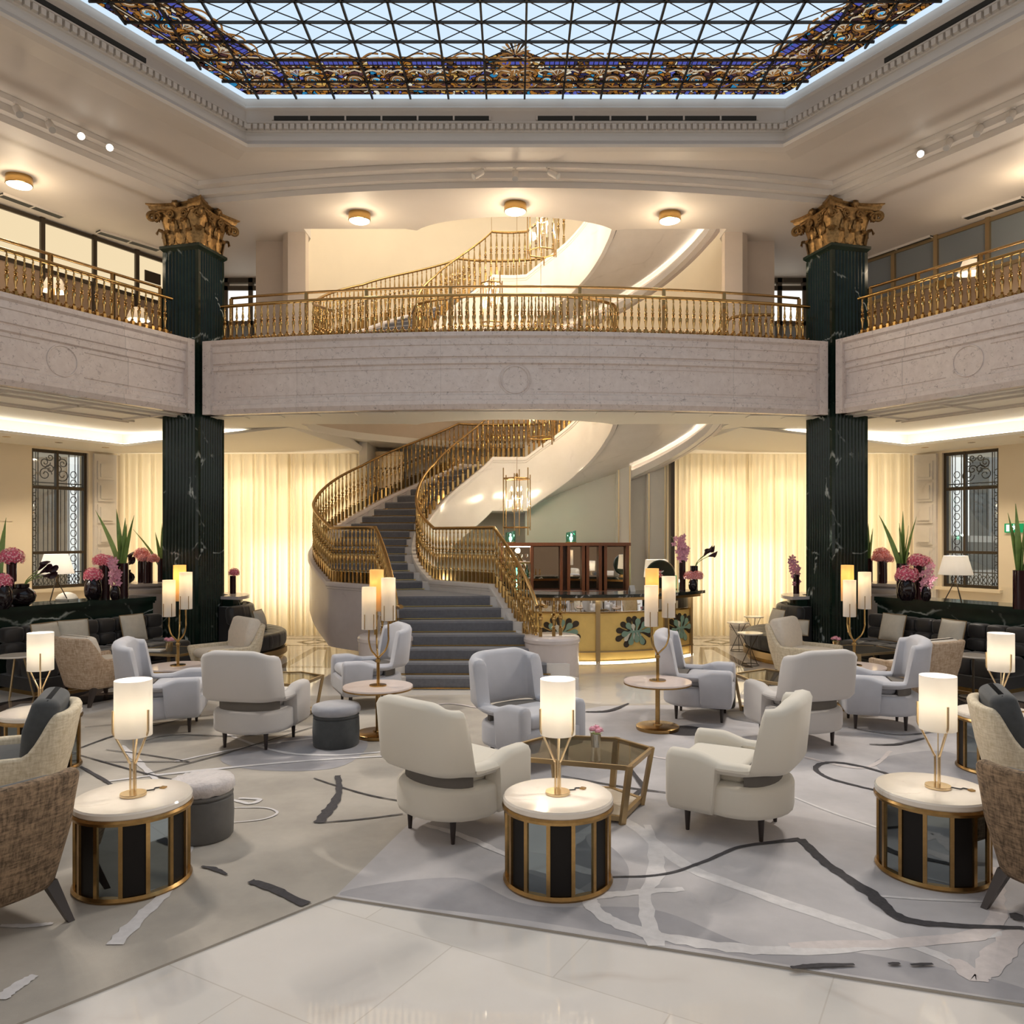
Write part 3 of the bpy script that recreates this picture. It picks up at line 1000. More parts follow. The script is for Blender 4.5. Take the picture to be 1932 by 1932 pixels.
# wall panels left of the left window
mb = MB()
for s in (2.0, 3.05, 4.2):
    for z0, z1 in ((1.2, 2.2), (2.25, 3.0)):
        mb.box((-s - .85, -.012, z0), (-s, 0, z1))
mb.xform(Matrix.Translation((-7.9, 15.8, 0)) @ Matrix.Rotation(math.atan2(DY, DX), 4, 'Z'))
mb2 = MB()
mb2.join(mb)
mb2.v = [(-x, y, z) for x, y, z in mb2.v]
struct(mb.build('trim_panel_left', M['cream_wall'], smooth=False))
struct(mb2.build('trim_panel_right', M['cream_wall'], smooth=False))

wall_seg('wall_rear', (16, -6), (-16, -6), 0, 3.4, M['brown_panel'])
# gallery: partitions with framed panes, back walls and pilasters
for side, sx in (('left', -1), ('right', 1)):
    a = Vector((-8.0, 12.36))
    d = Vector((DX, DY))
    def g(s):
        p = a + d * s
        return (p.x if sx == -1 else -p.x, p.y)
    def bars(mb, s0, s1, z0, z1, t=.06, mi=0):
        p, q = g(s0), g(s1)
        dd = Vector((q[0] - p[0], q[1] - p[1]))
        n = Vector((dd.y, -dd.x)).normalized() * t / 2
        poly = [(p[0] + n.x, p[1] + n.y), (q[0] + n.x, q[1] + n.y), (q[0] - n.x, q[1] - n.y), (p[0] - n.x, p[1] - n.y)]
        mb.prism(poly, z0, z1, mi)
    w = thing('gallery_partition', 'framed glass partition on the %s gallery with %s upper panes' % (side, 'glowing cream' if sx == -1 else 'dark'), 'partition', (0, 0, 0))
    mb = MB()
    ss = [-6, -4.8, -3.6, -2.4, -1.3, -.3, .62, 1.5, 2.3, 3.0]
    for s in ss:
        bars(mb, s - .035, s + .035, 4.58, 7.15, .12)
    for z in (4.6, 6.28, 7.07):
        bars(mb, -6, 3.0, z, z + .06, .1)
    mb.build('frame', M['dark_frame'] if sx == -1 else M['bronze_matte'], w, smooth=False)
    for s0, s1 in zip(ss, ss[1:]):
        m1 = MB()
        bars(m1, s0 + .03, s1 - .03, 6.34, 7.07, .02)
        m1.build('pane', M['lit_pane'] if sx == -1 else M['facade_dark'], w, smooth=False)
        m1 = MB()
        bars(m1, s0 + .03, s1 - .03, 4.66, 6.28, .03)
        m1.build('panel', M['brown_panel'], w, smooth=False)
    # window beside the pilaster
    wn = thing('gallery_window', 'dark framed window with a bright pane behind the %s green column' % side, 'window', (0, 0, 0))
    mb = MB()
    X = lambda v: v * sx
    for x in (4.55, 5.25, 5.75, 6.6):
        mb.box((min(X(x), X(x + .09)), 15.9, 4.58), (max(X(x), X(x + .09)), 16.0, 7.15))
    for z in (6.2, 6.9, 7.06):
        mb.box((min(X(4.55), X(6.69)), 15.9, z), (max(X(4.55), X(6.69)), 16.0, z + .09))
    mb.build('frame', M['dark_frame'], wn, smooth=False)
    for x0, x1 in ((4.64, 5.25), (5.34, 5.75)):
        MB().box((min(X(x0), X(x1)), 15.94, 6.29), (max(X(x0), X(x1)), 15.96, 6.9)).build('pane', M['lit_white'], wn, smooth=False)
        MB().box((min(X(x0), X(x1)), 15.94, 4.6), (max(X(x0), X(x1)), 15.96, 6.2)).build('lower_pane', M['facade_dark'], wn, smooth=False)
    mb = MB().prism([(X(a_), b_) for a_, b_ in ((3.56, 13.50), (3.86, 13.50), (3.98, 13.62), (3.98, 13.92), (4.54, 13.92), (4.54, 16.6), (4.0, 16.6), (4.0, 14.3), (3.70, 13.75), (3.56, 13.70))], 4.58, 7.40)
    struct(mb.build('wall_pilaster_' + side, M['beige_panel'], smooth=False))
mb = MB()
bk = [(3.9 * math.cos(R(t)), 14.6 + 3.9 * math.sin(R(t)), 0) for t in range(0, 181, 6)]
mb.sweep(bk, [(0, 4.4), (.2, 4.4), (.2, 10.4), (0, 10.4)])
struct(mb.build('wall_stair_drum', M['cream_wall'], angle=30))
struct(MB().box((-4.4, 12.8, 10.4), (4.4, 19, 10.5)).build('ceiling_stair', M['white_ceiling'], smooth=False))
mb = MB()

for side, sx in (('left', -1), ('right', 1)):
    wall_seg('wall_gallery_' + side, (-9.0, 17.0) if sx == -1 else (3.7, 17.0), (-3.7, 17.0) if sx == -1 else (9.0, 17.0), 4.58, 7.2, M['cream_wall'])

# green marble columns ----------------------------------------------------------------------
def leaf_blade(mb, base, out, up, w, h, curl, mi=0):
    """acanthus leaf: broad ribbed blade that curls over at the tip"""
    out, up = Vector(out).normalized(), Vector(up).normalized()
    sd = out.cross(up)
    base = Vector(base)
    rings = []
    n = 9
    for i in range(n + 1):
        t = i / n
        if t < .72:
            p = base + up * (h * t / .72) + out * (.03 + .05 * t)
            nrm = out
        else:
            a = (t - .72) / .28 * PI * 1.15
            p = base + up * (h + curl * math.sin(a)) + out * (.066 + curl * (1 - math.cos(a)))
            nrm = out * math.cos(a) + up * -math.sin(a) * -1
        ww = w * (.55 + .45 * math.sin(PI * min(1, .15 + t * .75))) * (1 if i % 2 else .84) * (1 - .45 * max(0, t - .7) / .3)
        th = .022
        rings.append([p - sd * ww, p - sd * ww * .5 + nrm * th, p + nrm * th * .3, p + sd * ww * .5 + nrm * th, p + sd * ww, p - nrm * .02])
    mb.loft(rings, mi)
def volute(mb, c, u, v, r, t, turns=1.6, mi=0):
    c, u, v = Vector(c), Vector(u).normalized(), Vector(v).normalized()
    pts, rad = [], []
    for i in range(26):
        k = i / 25
        a = k * turns * 2 * PI
        pts.append(c + (u * math.cos(a) + v * math.sin(a)) * r * (1 - .82 * k))
        rad.append(t * (1 - .45 * k))
    mb.tube(pts, rad, 6, mi)
    return mb
def column(sx):
    side = 'left' if sx == -1 else 'right'
    lab = {-1: 'dark green fluted marble column with gilded capital between stair and left sofa',
           1: 'dark green fluted marble column with gilded capital between bar and right sofa'}[sx]
    t = thing('marble_column', lab, 'column', (sx * 5.12, 12.67, 0), R(75 if sx == -1 else 15))
    hw = .325
    ring = []
    nf = 9
    for k in range(4):
        a = k * PI / 2
        for i in range(nf):
            x = -hw + .05 + (2 * hw - .1) * i / nf
            w = (2 * hw - .1) / nf
            for q in range(5):
                u = q / 4
                ring.append((x + w * (.12 + .76 * u), -hw + (.022 * math.sin(PI * u) if 0 < q < 4 else 0), a))
        ring.append((hw, -hw, a))
    ring = [(x * math.cos(a) - y * math.sin(a), x * math.sin(a) + y * math.cos(a)) for x, y, a in ring]
    mb = MB().loft([[(x, y, z) for x, y in ring] for z in (.32, 3.86)])
    mb.loft([[(x, y, z) for x, y in ring] for z in (3.86, 6.42)])
    mb.build('shaft', M['green_marble'], t, angle=25)
    mb = MB().box((-.36, -.36, .02), (.36, .36, .22)).box((-.34, -.34, .22), (.34, .34, .33))
    mb.build('base', M['green_marble'], t, smooth=False)
    mb = MB().loft([[(s * x, s * y, z) for x, y in ((-1, -1), (1, -1), (1, 1), (-1, 1))] for s, z in ((.315, 6.42), (.33, 6.44), (.36, 6.47), (.36, 6.51), (.34, 6.52))])
    mb.build('necking', M['green_marble'], t, smooth=False)
    cb = MB()
    cb.loft([[(s * x, s * y, z) for x, y in rrect(1, 1, .2, 3)] for s, z in ((.31, 6.52), (.31, 6.7), (.34, 6.85), (.38, 7.0), (.42, 7.06))])
    # abacus with hollow sides
    ab = []
    for k in range(4):
        a = k * PI / 2
        for i in range(9):
            u = -1 + 2 * i / 9
            x, y = u * .50, -(.50 - .11 * (1 - u * u))
            ab.append((x * math.cos(a) - y * math.sin(a), x * math.sin(a) + y * math.cos(a)))
    cb.loft([[(x * s, y * s, z) for x, y in ab] for s, z in ((.88, 7.05), (.93, 7.08), (.94, 7.11), (1.0, 7.13), (1.0, 7.17))])
    cb.build('capital', M['gilt'], t, angle=30)
    for k in range(4):
        a = k * PI / 2
        rot = Matrix.Rotation(a, 4, 'Z')
        lb = MB()
        for x in (-.20, 0, .20):
            leaf_blade(lb, (x, -.28, 6.53), (0, -1, 0), (0, 0, 1), .10, .17, .035)
        for x in (-.11, .11):
            leaf_blade(lb, (x, -.29, 6.62), (0, -1, 0), (0, 0, 1), .085, .23, .045)
        leaf_blade(lb, (-.27, -.27, 6.53), (-1, -1, 0), (0, 0, 1), .11, .19, .05)
        leaf_blade(lb, (-.25, -.25, 6.66), (-1, -1, 0), (0, 0, 1), .07, .26, .05)
        lb.xform(rot).build('acanthus_leaf_ring', M['gilt'], t, angle=50)
        vb = MB()
        for s in (-1, 1):
            volute(vb, (s * .12, -.40, 6.97), (s, 0, 0), (0, 0, 1), .065, .022)
            volute(vb, (s * .37, -.40, 6.95), (-s, 0, 0), (0, 0, 1), .075, .026)
            vb.tube([(s * .06, -.33, 6.80), (s * .10, -.36, 6.90), (s * .22, -.40, 7.03), (s * .33, -.42, 7.03)], .022, 6)
        volute(vb, (-.43, -.43, 6.95), (1, 1, 0), (0, 0, 1), .08, .035)
        vb.lathe([(.0, 0), (.05, .02), (.07, .05), (.05, .08), (0, .1)], 10, (0, -.44, 7.05))
        for i in range(6):
            b = i * PI / 3
            vb.lathe([(0, -.025), (.025, 0), (0, .025)], 6, (.045 * math.cos(b), -.46, 7.10 + .045 * math.sin(b)))
        vb.xform(rot).build('volute', M['gilt'], t, angle=50)
    return t
column(-1)
column(1)
# ---------------------------------------------------------------- skylight
SKZ = 8.06
sk = thing('stained_glass_skylight', 'large leaded skylight with pale blue panes and a stained glass border', 'skylight', (0, 0, 0))
E = [(x, y) for x, y in grow(.14)]                    # outer edge of the glass
def inner_edge(d):
    n = Vector((-DY, DX))
    return [(-8.6 + d * 1.9 - .46, 2.0 - .14 + d), (E[1][0] + d * .577 + d * .0, E[1][1] - d), (E[2][0] - d * .577, E[2][1] - d), (8.6 - d * 1.9 + .46, 2.0 - .14 + d)]
def hexin(d):
    """outline moved d inwards from the glass edge"""
    k = d / .866
    yf, yb = E[1][1] - d, E[0][1] + d
    def xl(y):
        return E[1][0] + (E[1][1] - y) * -.5773 + d / .866
    return [(xl(yb), yb), (xl(yf), yf), (-xl(yf), yf), (-xl(yb), yb)]
B0, B1, B2 = hexin(.0), hexin(.16), hexin(.98)
MB().add([(x, y, SKZ + .01) for x, y in B0], [(0, 1, 2, 3)]).build('glass_panel', M['sky_glass'], sk, smooth=False, fix=False)
# bars in a grid with diagonals
def inside(x, y, poly):
    c = False
    j = len(poly) - 1
    for i in range(len(poly)):
        xi, yi = poly[i]
        xj, yj = poly[j]
        if (yi > y) != (yj > y) and x < (xj - xi) * (y - yi) / (yj - yi) + xi:
            c = not c
        j = i
    return c
gb, db = MB(), MB()
yf, yb = B0[1][1], B0[0][1]
def xlim(y, d=0):
    return 3.6 + .08 + (yf - y) * .5773 - d / .866
CX, CY = .526, .371
x = CX / 2
xs = [.13 + CX * i for i in range(-17, 18)]
ys = []
y = yf - .98
while y > yb:
    ys.append(y)
    y -= CY
for X_ in xs:
    y1 = (yf if abs(X_) < 3.68 else yf - (abs(X_) - 3.68) / .5773) - .09
    if y1 > yb:
        gb.box((X_ - .013, yb, SKZ - .03), (X_ + .013, y1, SKZ))
for Y_ in ys + [yf - .50]:
    w = xlim(Y_) - .06
    gb.box((-w, Y_ - .011, SKZ - .03), (w, Y_ + .011, SKZ))
for X_ in xs:
    for Y_ in ys:
        for s in (-1, 1):
            a, b = (X_, Y_ if s > 0 else Y_ - CY), (X_ + CX, Y_ - CY if s > 0 else Y_)
            m_ = ((a[0] + b[0]) / 2, (a[1] + b[1]) / 2)
            if inside(m_[0], m_[1], B2):
                db.tube([(a[0], a[1], SKZ - .01), (b[0], b[1], SKZ - .01)], .008, 4)
for a, b in ((B0[0], B0[1]), (B0[1], B0[2]), (B0[2], B0[3])):
    gb.tube([(*a, SKZ - .01), (*b, SKZ - .01)], .035, 4)
gb.build('glazing_bar_grid', M['lead'], sk, smooth=False)
db.build('diagonal_bar_net', M['lead'], sk, smooth=False)
def strip(i):
    """one side of the stained border with its scrolls, in its own (s, t) frame"""
    a, b = Vector(B1[i]), Vector(B1[i + 1])
    c, d = Vector(B2[i]), Vector(B2[i + 1])
    mb = MB()
    u = (b - a).normalized()
    n = Vector((u.y, -u.x))
    ln = (b - a).length
    # the inner edge runs in scallops
    poly = [a, b]
    k = 40
    for q in range(k + 1):
        t = 1 - q / k
        p = c.lerp(d, t)
        poly.append(p + n * (.05 * abs(math.sin(t * PI * 9)) - .16 * (math.exp(-((t - .5) * 26) ** 2) if i == 1 else 0) * -1 - .0))
    mb.add([(p.x, p.y, SKZ) for p in poly], [tuple(range(len(poly)))])
    def P(s, t, z=-.006):
        p = a + u * s + n * t
        return Vector((p.x, p.y, SKZ + z))
    lines, fills = MB(), MB()
    def fill(pts, mi, z=-.003):
        fills.add([P(s, t, z) for s, t in pts], [tuple(range(len(pts)))], mi)
    step = .53
    cnt = max(1, int(ln / step))
    step = ln / cnt
    for q in range(cnt):
        s0 = (q + .5) * step
        # violet bar panels towards the clear glass, blue bars towards the edge
        for w, t0, t1, mi in ((.19, .70, .79, 2),):
            fill([(s0 - w, t0), (s0 + w, t0), (s0 + w, t1), (s0 - w, t1)], mi)
            for e in range(7):
                lines.tube([P(s0 - w + e * w / 3, t0), P(s0 - w + e * w / 3, t1)], .006, 4, 3)
        for e in range(8):
            fill([(s0 - .24 + e * .065, .645), (s0 - .21 + e * .065, .645), (s0 - .21 + e * .065, .672), (s0 - .24 + e * .065, .672)], 1 if e % 2 else 0)
        for s_ in (-1, 1):
            # paired scrolls with a turquoise eye
            cs, ct = s0 + s_ * .135, .36
            for tw, rr, mi in ((1.55, .115, 0), (1.2, .09, 1), (1.3, .14, 3)):
                pts = []
                for e in range(22):
                    f = e / 21
                    an = f * tw * 2 * PI + (0 if s_ > 0 else PI)
                    pts.append(P(cs + s_ * rr * (1 - .8 * f) * math.cos(an), ct + rr * (1 - .8 * f) * math.sin(an)))
                lines.tube(pts, .011 if mi != 1 else .006, 4, mi)
            fill([(cs + .045 * math.cos(e * PI / 4), ct + .045 * math.sin(e * PI / 4)) for e in range(8)], 4)
            lines.tube([P(s0 + s_ * .26, .22), P(s0 + s_ * .17, .20), P(s0 + s_ * .07, .28), P(s0, .22)], .010, 4, 0)
            lines.tube([P(s0 + s_ * .26, .54), P(s0 + s_ * .18, .59), P(s0 + s_ * .08, .55), P(s0, .62)], .010, 4, 1)
        # shell fan
        for e in range(7):
            an = R(30 + e * 20)
            pl = [(s0 + .02 * math.cos(an + 1.57), .46 + .02 * math.sin(an + 1.57)), (s0 + .13 * math.cos(an - .1), .46 + .15 * math.sin(an - .1)),
                  (s0 + .15 * math.cos(an), .46 + .17 * math.sin(an)), (s0 + .13 * math.cos(an + .1), .46 + .15 * math.sin(an + .1))]
            fill(pl, 1 if e % 2 else 0)
        # crest on the scalloped edge
        for s_ in (-1, 1):
            pts = [P(s0 + s_ * (.02 + .22 * f), .93 - .09 * f + .05 * math.sin(f * PI)) for f in [e / 8 for e in range(9)]]
            lines.tube(pts, .013, 4, 0)
            pts = [P(s0 + s_ * (.02 + .22 * f), .87 - .03 * f) for f in [e / 8 for e in range(9)]]
            lines.tube(pts, .007, 4, 1)
    for t in (.125, .165, .62, .69, .82):
        lines.tube([P(0, t), P(ln, t)], .010, 4, 3)
    lines.tube([P(0, .14), P(ln, .14)], .005, 4, 1)
    lines.tube([P(0, .85), P(ln, .85)], .008, 4, 0)
    if i == 1:                       # tall palmette in the middle of the front
        for e in range(9):
            an = R(10 + e * 20)
            pl = [(ln / 2, .9), (ln / 2 + .16 * math.cos(an - .12), .95 + .22 * math.sin(an - .12)), (ln / 2 + .2 * math.cos(an), .95 + .27 * math.sin(an)),
                  (ln / 2 + .16 * math.cos(an + .12), .95 + .22 * math.sin(an + .12))]
            fill(pl, (0, 1, 3)[e % 3], -.004)
        for s_ in (-1, 1):
            for rr, ct in ((.14, .5), (.10, .75), (.12, .25)):
                pts = []
                for e in range(22):
                    f = e / 21
                    an = f * 9
                    pts.append(P(ln / 2 + s_ * (.14 + rr * (1 - .8 * f) * math.cos(an)), ct + rr * (1 - .8 * f) * math.sin(an), -.012))
                lines.tube(pts, .016, 4, 0)
    mats = [M['scroll_gold'], M['scroll_pale'], M['scroll_blue'], M['scroll_dark'], M['scroll_cyan']]
    fills.m = [q + 1 for q in fills.m]
    mb.join(fills)
    mb.build('stained_glass_border', [M['stained']] + mats, sk, smooth=False, fix=False)
    lines.build('leaded_scroll_pattern', mats, sk, smooth=False)
for i in range(3):
    strip(i)

# air slots in the cornice, on the gallery ceilings
def slot(a, b, z, label, wdt=.05):
    t = thing('air_vent', label, 'vent', ((a[0] + b[0]) / 2, (a[1] + b[1]) / 2, z))
    d = Vector((b[0] - a[0], b[1] - a[1]))
    mb = MB().box((-d.length / 2, -wdt, -.03), (d.length / 2, wdt, 0), 0)
    o = mb.build('slot', M['vent'], t, smooth=False)
    o.rotation_euler = (0, 0, math.atan2(d.y, d.x))
    mb = MB()
    k = max(2, int(d.length / .45))
    for i in range(k + 1):
        s = -d.length / 2 + d.length * i / k
        mb.box((s - .012, -wdt * .9, -.036), (s + .012, wdt * .9, -.03))
    for e in (-1, 1):
        mb.box((-d.length / 2, e * wdt - .008, -.036), (d.length / 2, e * wdt + .008, -.0))
    o = mb.build('frame', M['plaster'], t, smooth=False)
    o.rotation_euler = (0, 0, math.atan2(d.y, d.x))
    return t
for (x0, x1, nm) in ((-3.35, -.35, 'left'), (.3, 3.35, 'right')):
    t = thing('air_vent', 'long dark air slot in the cornice under the skylight, %s half' % nm, 'vent', ((x0 + x1) / 2, 11.018, 7.775))
    MB().box((-(x1 - x0) / 2, -.02, -.028), ((x1 - x0) / 2, .0, .028)).build('slot', M['vent'], t, smooth=False)
    mb = MB()
    for k in range(7):
        x = -(x1 - x0) / 2 + (x1 - x0) * k / 6
        mb.box((x - .012, -.026, -.03), (x + .012, -.0, .03))
    mb.build('vent_grille', M['plaster'], t, smooth=False)
for sx, nm in ((-1, 'left'), (1, 'right')):
    for s0, s1 in ((1.5, 4.2),):
        t = thing('air_vent', 'long dark air slot in the cornice on the %s side of the skylight' % nm, 'vent', (sx * (3.752 + DX * (s0 + s1) / 2), 10.98 - DY * (s0 + s1) / 2, 7.775), -sx * math.atan2(DY, DX))
        MB().box((-(s1 - s0) / 2, -.015, -.028), ((s1 - s0) / 2, .015, .028)).build('slot', M['vent'], t, smooth=False)
a = onz(90, 490, 0)
def gz(px, py, z):
    y = (z - 2) * 1500 / (1010 - py)
    return ((px - 972) * y / 1500, y)
slot(gz(0, 365, 7.15), gz(118, 408, 7.15), 7.15, 'dark air slot in the gallery ceiling beside the left flush lamp', .08)
slot(gz(185, 435, 7.15), gz(300, 470, 7.15), 7.15, 'dark air slot in the gallery ceiling left of the left capital', .08)
slot(gz(1632, 490, 7.15), gz(1760, 445, 7.15), 7.15, 'dark air slot in the gallery ceiling right of the right capital', .08)
slot(gz(1820, 410, 7.15), gz(1932, 372, 7.15), 7.15, 'dark air slot in the gallery ceiling at the right edge of the photo', .08)

# ceiling lamps
def flush_light(x, y, label):
    t = thing('flush_ceiling_light', label, 'ceiling light', (x, y, 7.15), 0, 'brass flush lights on the gallery ceiling')
    def lobes(r, z):
        out = []
        for i in range(36):
            a = 2 * PI * i / 36
            out.append((r * (1 + .03 * math.cos(3 * a + 1)) * math.cos(a), r * (1 + .03 * math.cos(3 * a + 1)) * math.sin(a), z))
        return out
    MB().loft([lobes(.17, 0), lobes(.175, -.02), lobes(.175, -.12), lobes(.165, -.125), lobes(.16, -.11)]).build('brass_drum', M['brass'], t, angle=35)
    MB().loft([lobes(.159, -.10), lobes(.159, -.127), lobes(.10, -.132)]).build('diffuser', M['lens'], t, angle=35)
    lamp('flush_light_glow', 'POINT', (x, y, 6.75), 13, WARM, .12)
flush_light(-2.49, 12.72, 'round brass ceiling light with glowing lens over the left part of the balcony')
flush_light(0, 12.36, 'round brass ceiling light with glowing lens in the middle above the stair')
flush_light(2.47, 12.72, 'round brass ceiling light with glowing lens over the right part of the balcony')
flush_light(-7.12, 11.42, 'round brass ceiling light over the left gallery beside the air slot')
lamp('flush_light_glow', 'POINT', (7.3, 11.2, 6.75), 11, WARM, .12)
POS = ['outermost', 'second from the frame edge', 'third from the frame edge', 'innermost']
for i, (x, y, lit) in enumerate(SPOTS):
    if i < 4:
        lab = '%s small white cylinder spotlight in the row left of the skylight' % POS[i]
    elif i < 8:
        lab = '%s small white cylinder spotlight in the row right of the skylight' % POS[i - 4]
    else:
        lab = '%s small white cylinder spotlight on the moulding above the stair' % ['left', 'middle', 'right'][i - 8]
    t = thing('ceiling_spotlight', lab, 'spotlight', (x, y, 7.335), 0, 'cylinder spotlights on the hall ceiling')
    tgt = Vector((0.2 * x, 5.5 + (i % 4) * .6, .4)) - Vector((x, y, 7.25))
    q = (-tgt.normalized()).to_track_quat('Z', 'Y').to_matrix().to_4x4()
    if i > 7:
        tgt = Vector(((i - 9) * 1.4, -.8, -1.2))
        q = (-tgt.normalized()).to_track_quat('Z', 'Y').to_matrix().to_4x4()
    if lit:
        tgt = Vector((-x, .8 - y, 2.2 - 7.3))
        q = (-tgt.normalized()).to_track_quat('Z', 'Y').to_matrix().to_4x4()
    MB().lathe([(.035, -.02), (.035, 0)], 12).build('mount', M['plaster'], t)
    MB().lathe([(.012, -.08), (.012, 0)], 8).build('stem', M['plaster'], t)
    b = MB().lathe([(.040, -.20), (.046, -.20), (.046, -.03), (.04, -.02)], 16)
    b.xform(Matrix.Translation((0, 0, -.05)) @ q).build('barrel', M['plaster'], t)
    b = MB().lathe([(0.001, -.203), (.042, -.203), (.044, -.19)], 16)
    b.xform(Matrix.Translation((0, 0, -.05)) @ q).build('lens', M['spot_lens'] if lit else M['spot_off'], t)
    p = Vector((x, y, 7.285)) + q.to_3x3() @ Vector((0, 0, -.24))
    if lit:
        q = (Vector((x, y, 7.3)) - Vector((-x * .2, 5.0, .5))).normalized().to_track_quat('Z', 'Y').to_matrix().to_4x4()
    d = -(q.to_3x3() @ Vector((0, 0, 1)))
    lamp('spot_beam', 'SPOT', p, 260 if i < 8 else 90, (1, .92, .82), .06, p + d, 74)
# small downlights in the lower soffit
dl = [((418, 845), 'first'), ((455, 839), ''), ((497, 838), ''), ((540, 838), '')]
def sofz(x, y):
    f = (7.13 - x) / 3.23
    zf, zb_, yf_ = 3.62 + .24 * f, 3.62 + .04 * f, 14.5 - .78 * f
    return zf + (zb_ - zf) * (y - yf_) / (16.4 - yf_) + .01
k = 0
names = ['beside the column', 'second from the column', 'third from the column', 'fourth from the column']
for sx, nm in ((-1, 'left'), (1, 'right')):
    for j, xx in enumerate((5.35, 4.85, 4.4, 3.95)):
        t = thing('downlight', 'tiny recessed downlight over the %s curtain, %s' % (nm, names[j]), 'downlight', (sx * xx, 15.0, sofz(xx, 15.0)), 0, 'recessed downlights over the curtains')
        MB().lathe([(.05, -.008), (.062, -.006), (.062, 0)], 16).build('trim_ring', M['brass_pale'], t)
        MB().lathe([(.001, -.004), (.045, -.006), (.048, 0)], 16).build('lens', M['spot_lens'], t)
        if j in (0, 3):
            lamp('downlight_beam', 'SPOT', (sx * xx, 15.0, 3.58), 50, WARM, .04, (sx * xx, 15.6, 0), 110)
    for j, (xx, yy) in enumerate(((7.55, 14.65), (7.95, 13.85), (8.35, 13.05))):
        t = thing('downlight', 'tiny recessed downlight over the %s counter, %s' % (nm, ['nearest the curtain', 'in front of the window', 'nearest the frame edge'][j]), 'downlight', (sx * xx, yy, 3.62), 0, 'recessed downlights over the counters')
        MB().lathe([(.05, -.008), (.062, -.006), (.062, 0)], 16).build('trim_ring', M['brass_pale'], t)
        MB().lathe([(.001, -.004), (.045, -.006), (.048, 0)], 16).build('lens', M['spot_lens'], t)
        lamp('downlight_beam', 'SPOT', (sx * xx, yy, 3.60), 60, WARM, .04, (sx * xx * .9, yy, 0), 120)

# ---------------------------------------------------------------- balustrades
def baluster_mesh(h, name):
    k = h
    mb = MB().box((-.020, -.020, 0), (.020, .020, .20 * k))
    prof = [(.020, .20), (.012, .22), (.026, .235), (.011, .25), (.012, .29), (.022, .40), (.028, .50), (.012, .54), (.028, .56), (.011, .58), (.026, .60), (.026, .62), (.011, .65),
            (.013, .66), (.022, .71), (.015, .80), (.009, .90), (.016, .93), (.010, .95), (.012, 1.0)]
    mb.lathe([(r, z * k) for r, z in prof], 8)
    return mb.mesh(name, M['brass'], True, 50)
BAL_LOW = baluster_mesh(.58, 'baluster')
BAL_TALL = baluster_mesh(.84, 'baluster')
def place_along(path, step, me, parent, first=.05, maxn=100, yaw=True, sel=None):
    P = [Vector(p) for p in path]
    seg = [(P[i + 1] - P[i]).to_2d().length for i in range(len(P) - 1)]
    tot = sum(seg)
    s = first
    out = []
    while s < tot - .02 and len(out) < maxn:
        a, i = s, 0
        while i < len(seg) - 1 and a > seg[i]:
            a -= seg[i]
            i += 1
        f = a / max(seg[i], 1e-6)
        p = P[i].lerp(P[i + 1], f)
        if sel is None or sel(p):
            o = bpy.data.objects.new('baluster', me)
            C.objects.link(o)
            o.parent = parent
            o.location = p
            d = P[i + 1] - P[i]
            o.rotation_euler = (0, 0, math.atan2(d.y, d.x))
            out.append(o)
        s += step
    return out
RAIL = [(.032 * math.cos(2 * PI * i / 12), .026 * math.sin(2 * PI * i / 12)) for i in range(12)]
RAIL2 = [(.024 * math.cos(2 * PI * i / 10), .020 * math.sin(2 * PI * i / 10)) for i in range(10)]
def scroll_trim(path, parent):
    """lacy brass scrolls along the foot of the balusters"""
    mb = MB()
    P = [Vector(p) for p in path]
    s = 0
    for a, b in zip(P, P[1:]):
        d = b - a
        ln = d.length
        u = d.normalized()
        k = max(1, int(ln / .054))
        for i in range(k):
            c = a + u * (ln * (i + .5) / k) + Vector((0, 0, .055))
            e = 1 if i % 2 else -1
            pts = []
            for q in range(10):
                f = q / 9
                an = f * 7.5
                r = .038 * (1 - .65 * f)
                pts.append(c + u * (e * r * math.cos(an)) + Vector((0, 0, r * math.sin(an))))
            mb.tube(pts, .009, 4)
            mb.lathe([(0, -.012), (.016, 0), (0, .016)], 5, c + u * .026 + Vector((0, 0, .045)))
    return mb.build('scroll_trim', M['brass'], parent, smooth=True)
def balustrade(path, label, posts, bend):
    t = thing('balustrade', label, 'balustrade', (0, 0, 0))
    top = [(p[0], p[1], 5.59) for p in path]
    d0 = (Vector(path[1]) - Vector(path[0])).normalized()
    mb = MB().sweep(top, RAIL)
    mb.build('handrail', M['brass'], t, angle=50)
    place_along([(p[0], p[1], 4.99) for p in path], .108, BAL_LOW, t, .06, 94)
    scroll_trim([(p[0], p[1], 4.99) for p in path], t)
    nm = normals(path)
    back = [(p[0] - n[0] * .26, p[1] - n[1] * .26, 5.80) for p, n in zip(path, nm)]
    MB().sweep(back, RAIL2).build('upper_handrail', M['brass_old'], t, angle=50)
    for i in posts:
        p = back[i]
        mb = MB().box((p[0] - .025, p[1] - .025, 4.58), (p[0] + .025, p[1] + .025, 5.79))
        mb.build('post', M['brass_old'], t, smooth=False)
    return t
ctr = [(x, y, 0) for x, y in arc_front(12.50, 11.88, 4.62, 28)]
balustrade(ctr, 'curved brass balustrade on the balcony in front of the stair', (0, 4, 7, 11, 17, 21, 24, 28), 0)
for side, sx in (('left', -1), ('right', 1)):
    a = Vector((-5.16, 12.18, 0))
    pth = [a - Vector((DX, DY, 0)) * s for s in (4.5, 3.5, 2.7, 1.8, .9, .12)]
    pth = [(p.x, p.y, 0) for p in pth]
    if sx == 1:
        pth = [(-x, y, z) for x, y, z in pth][::-1]
    balustrade(pth, 'brass balustrade on the balcony along the %s side of the hall' % side, (1, 2, 3, 4) + ((5,) if sx == -1 else (0,)), 0)

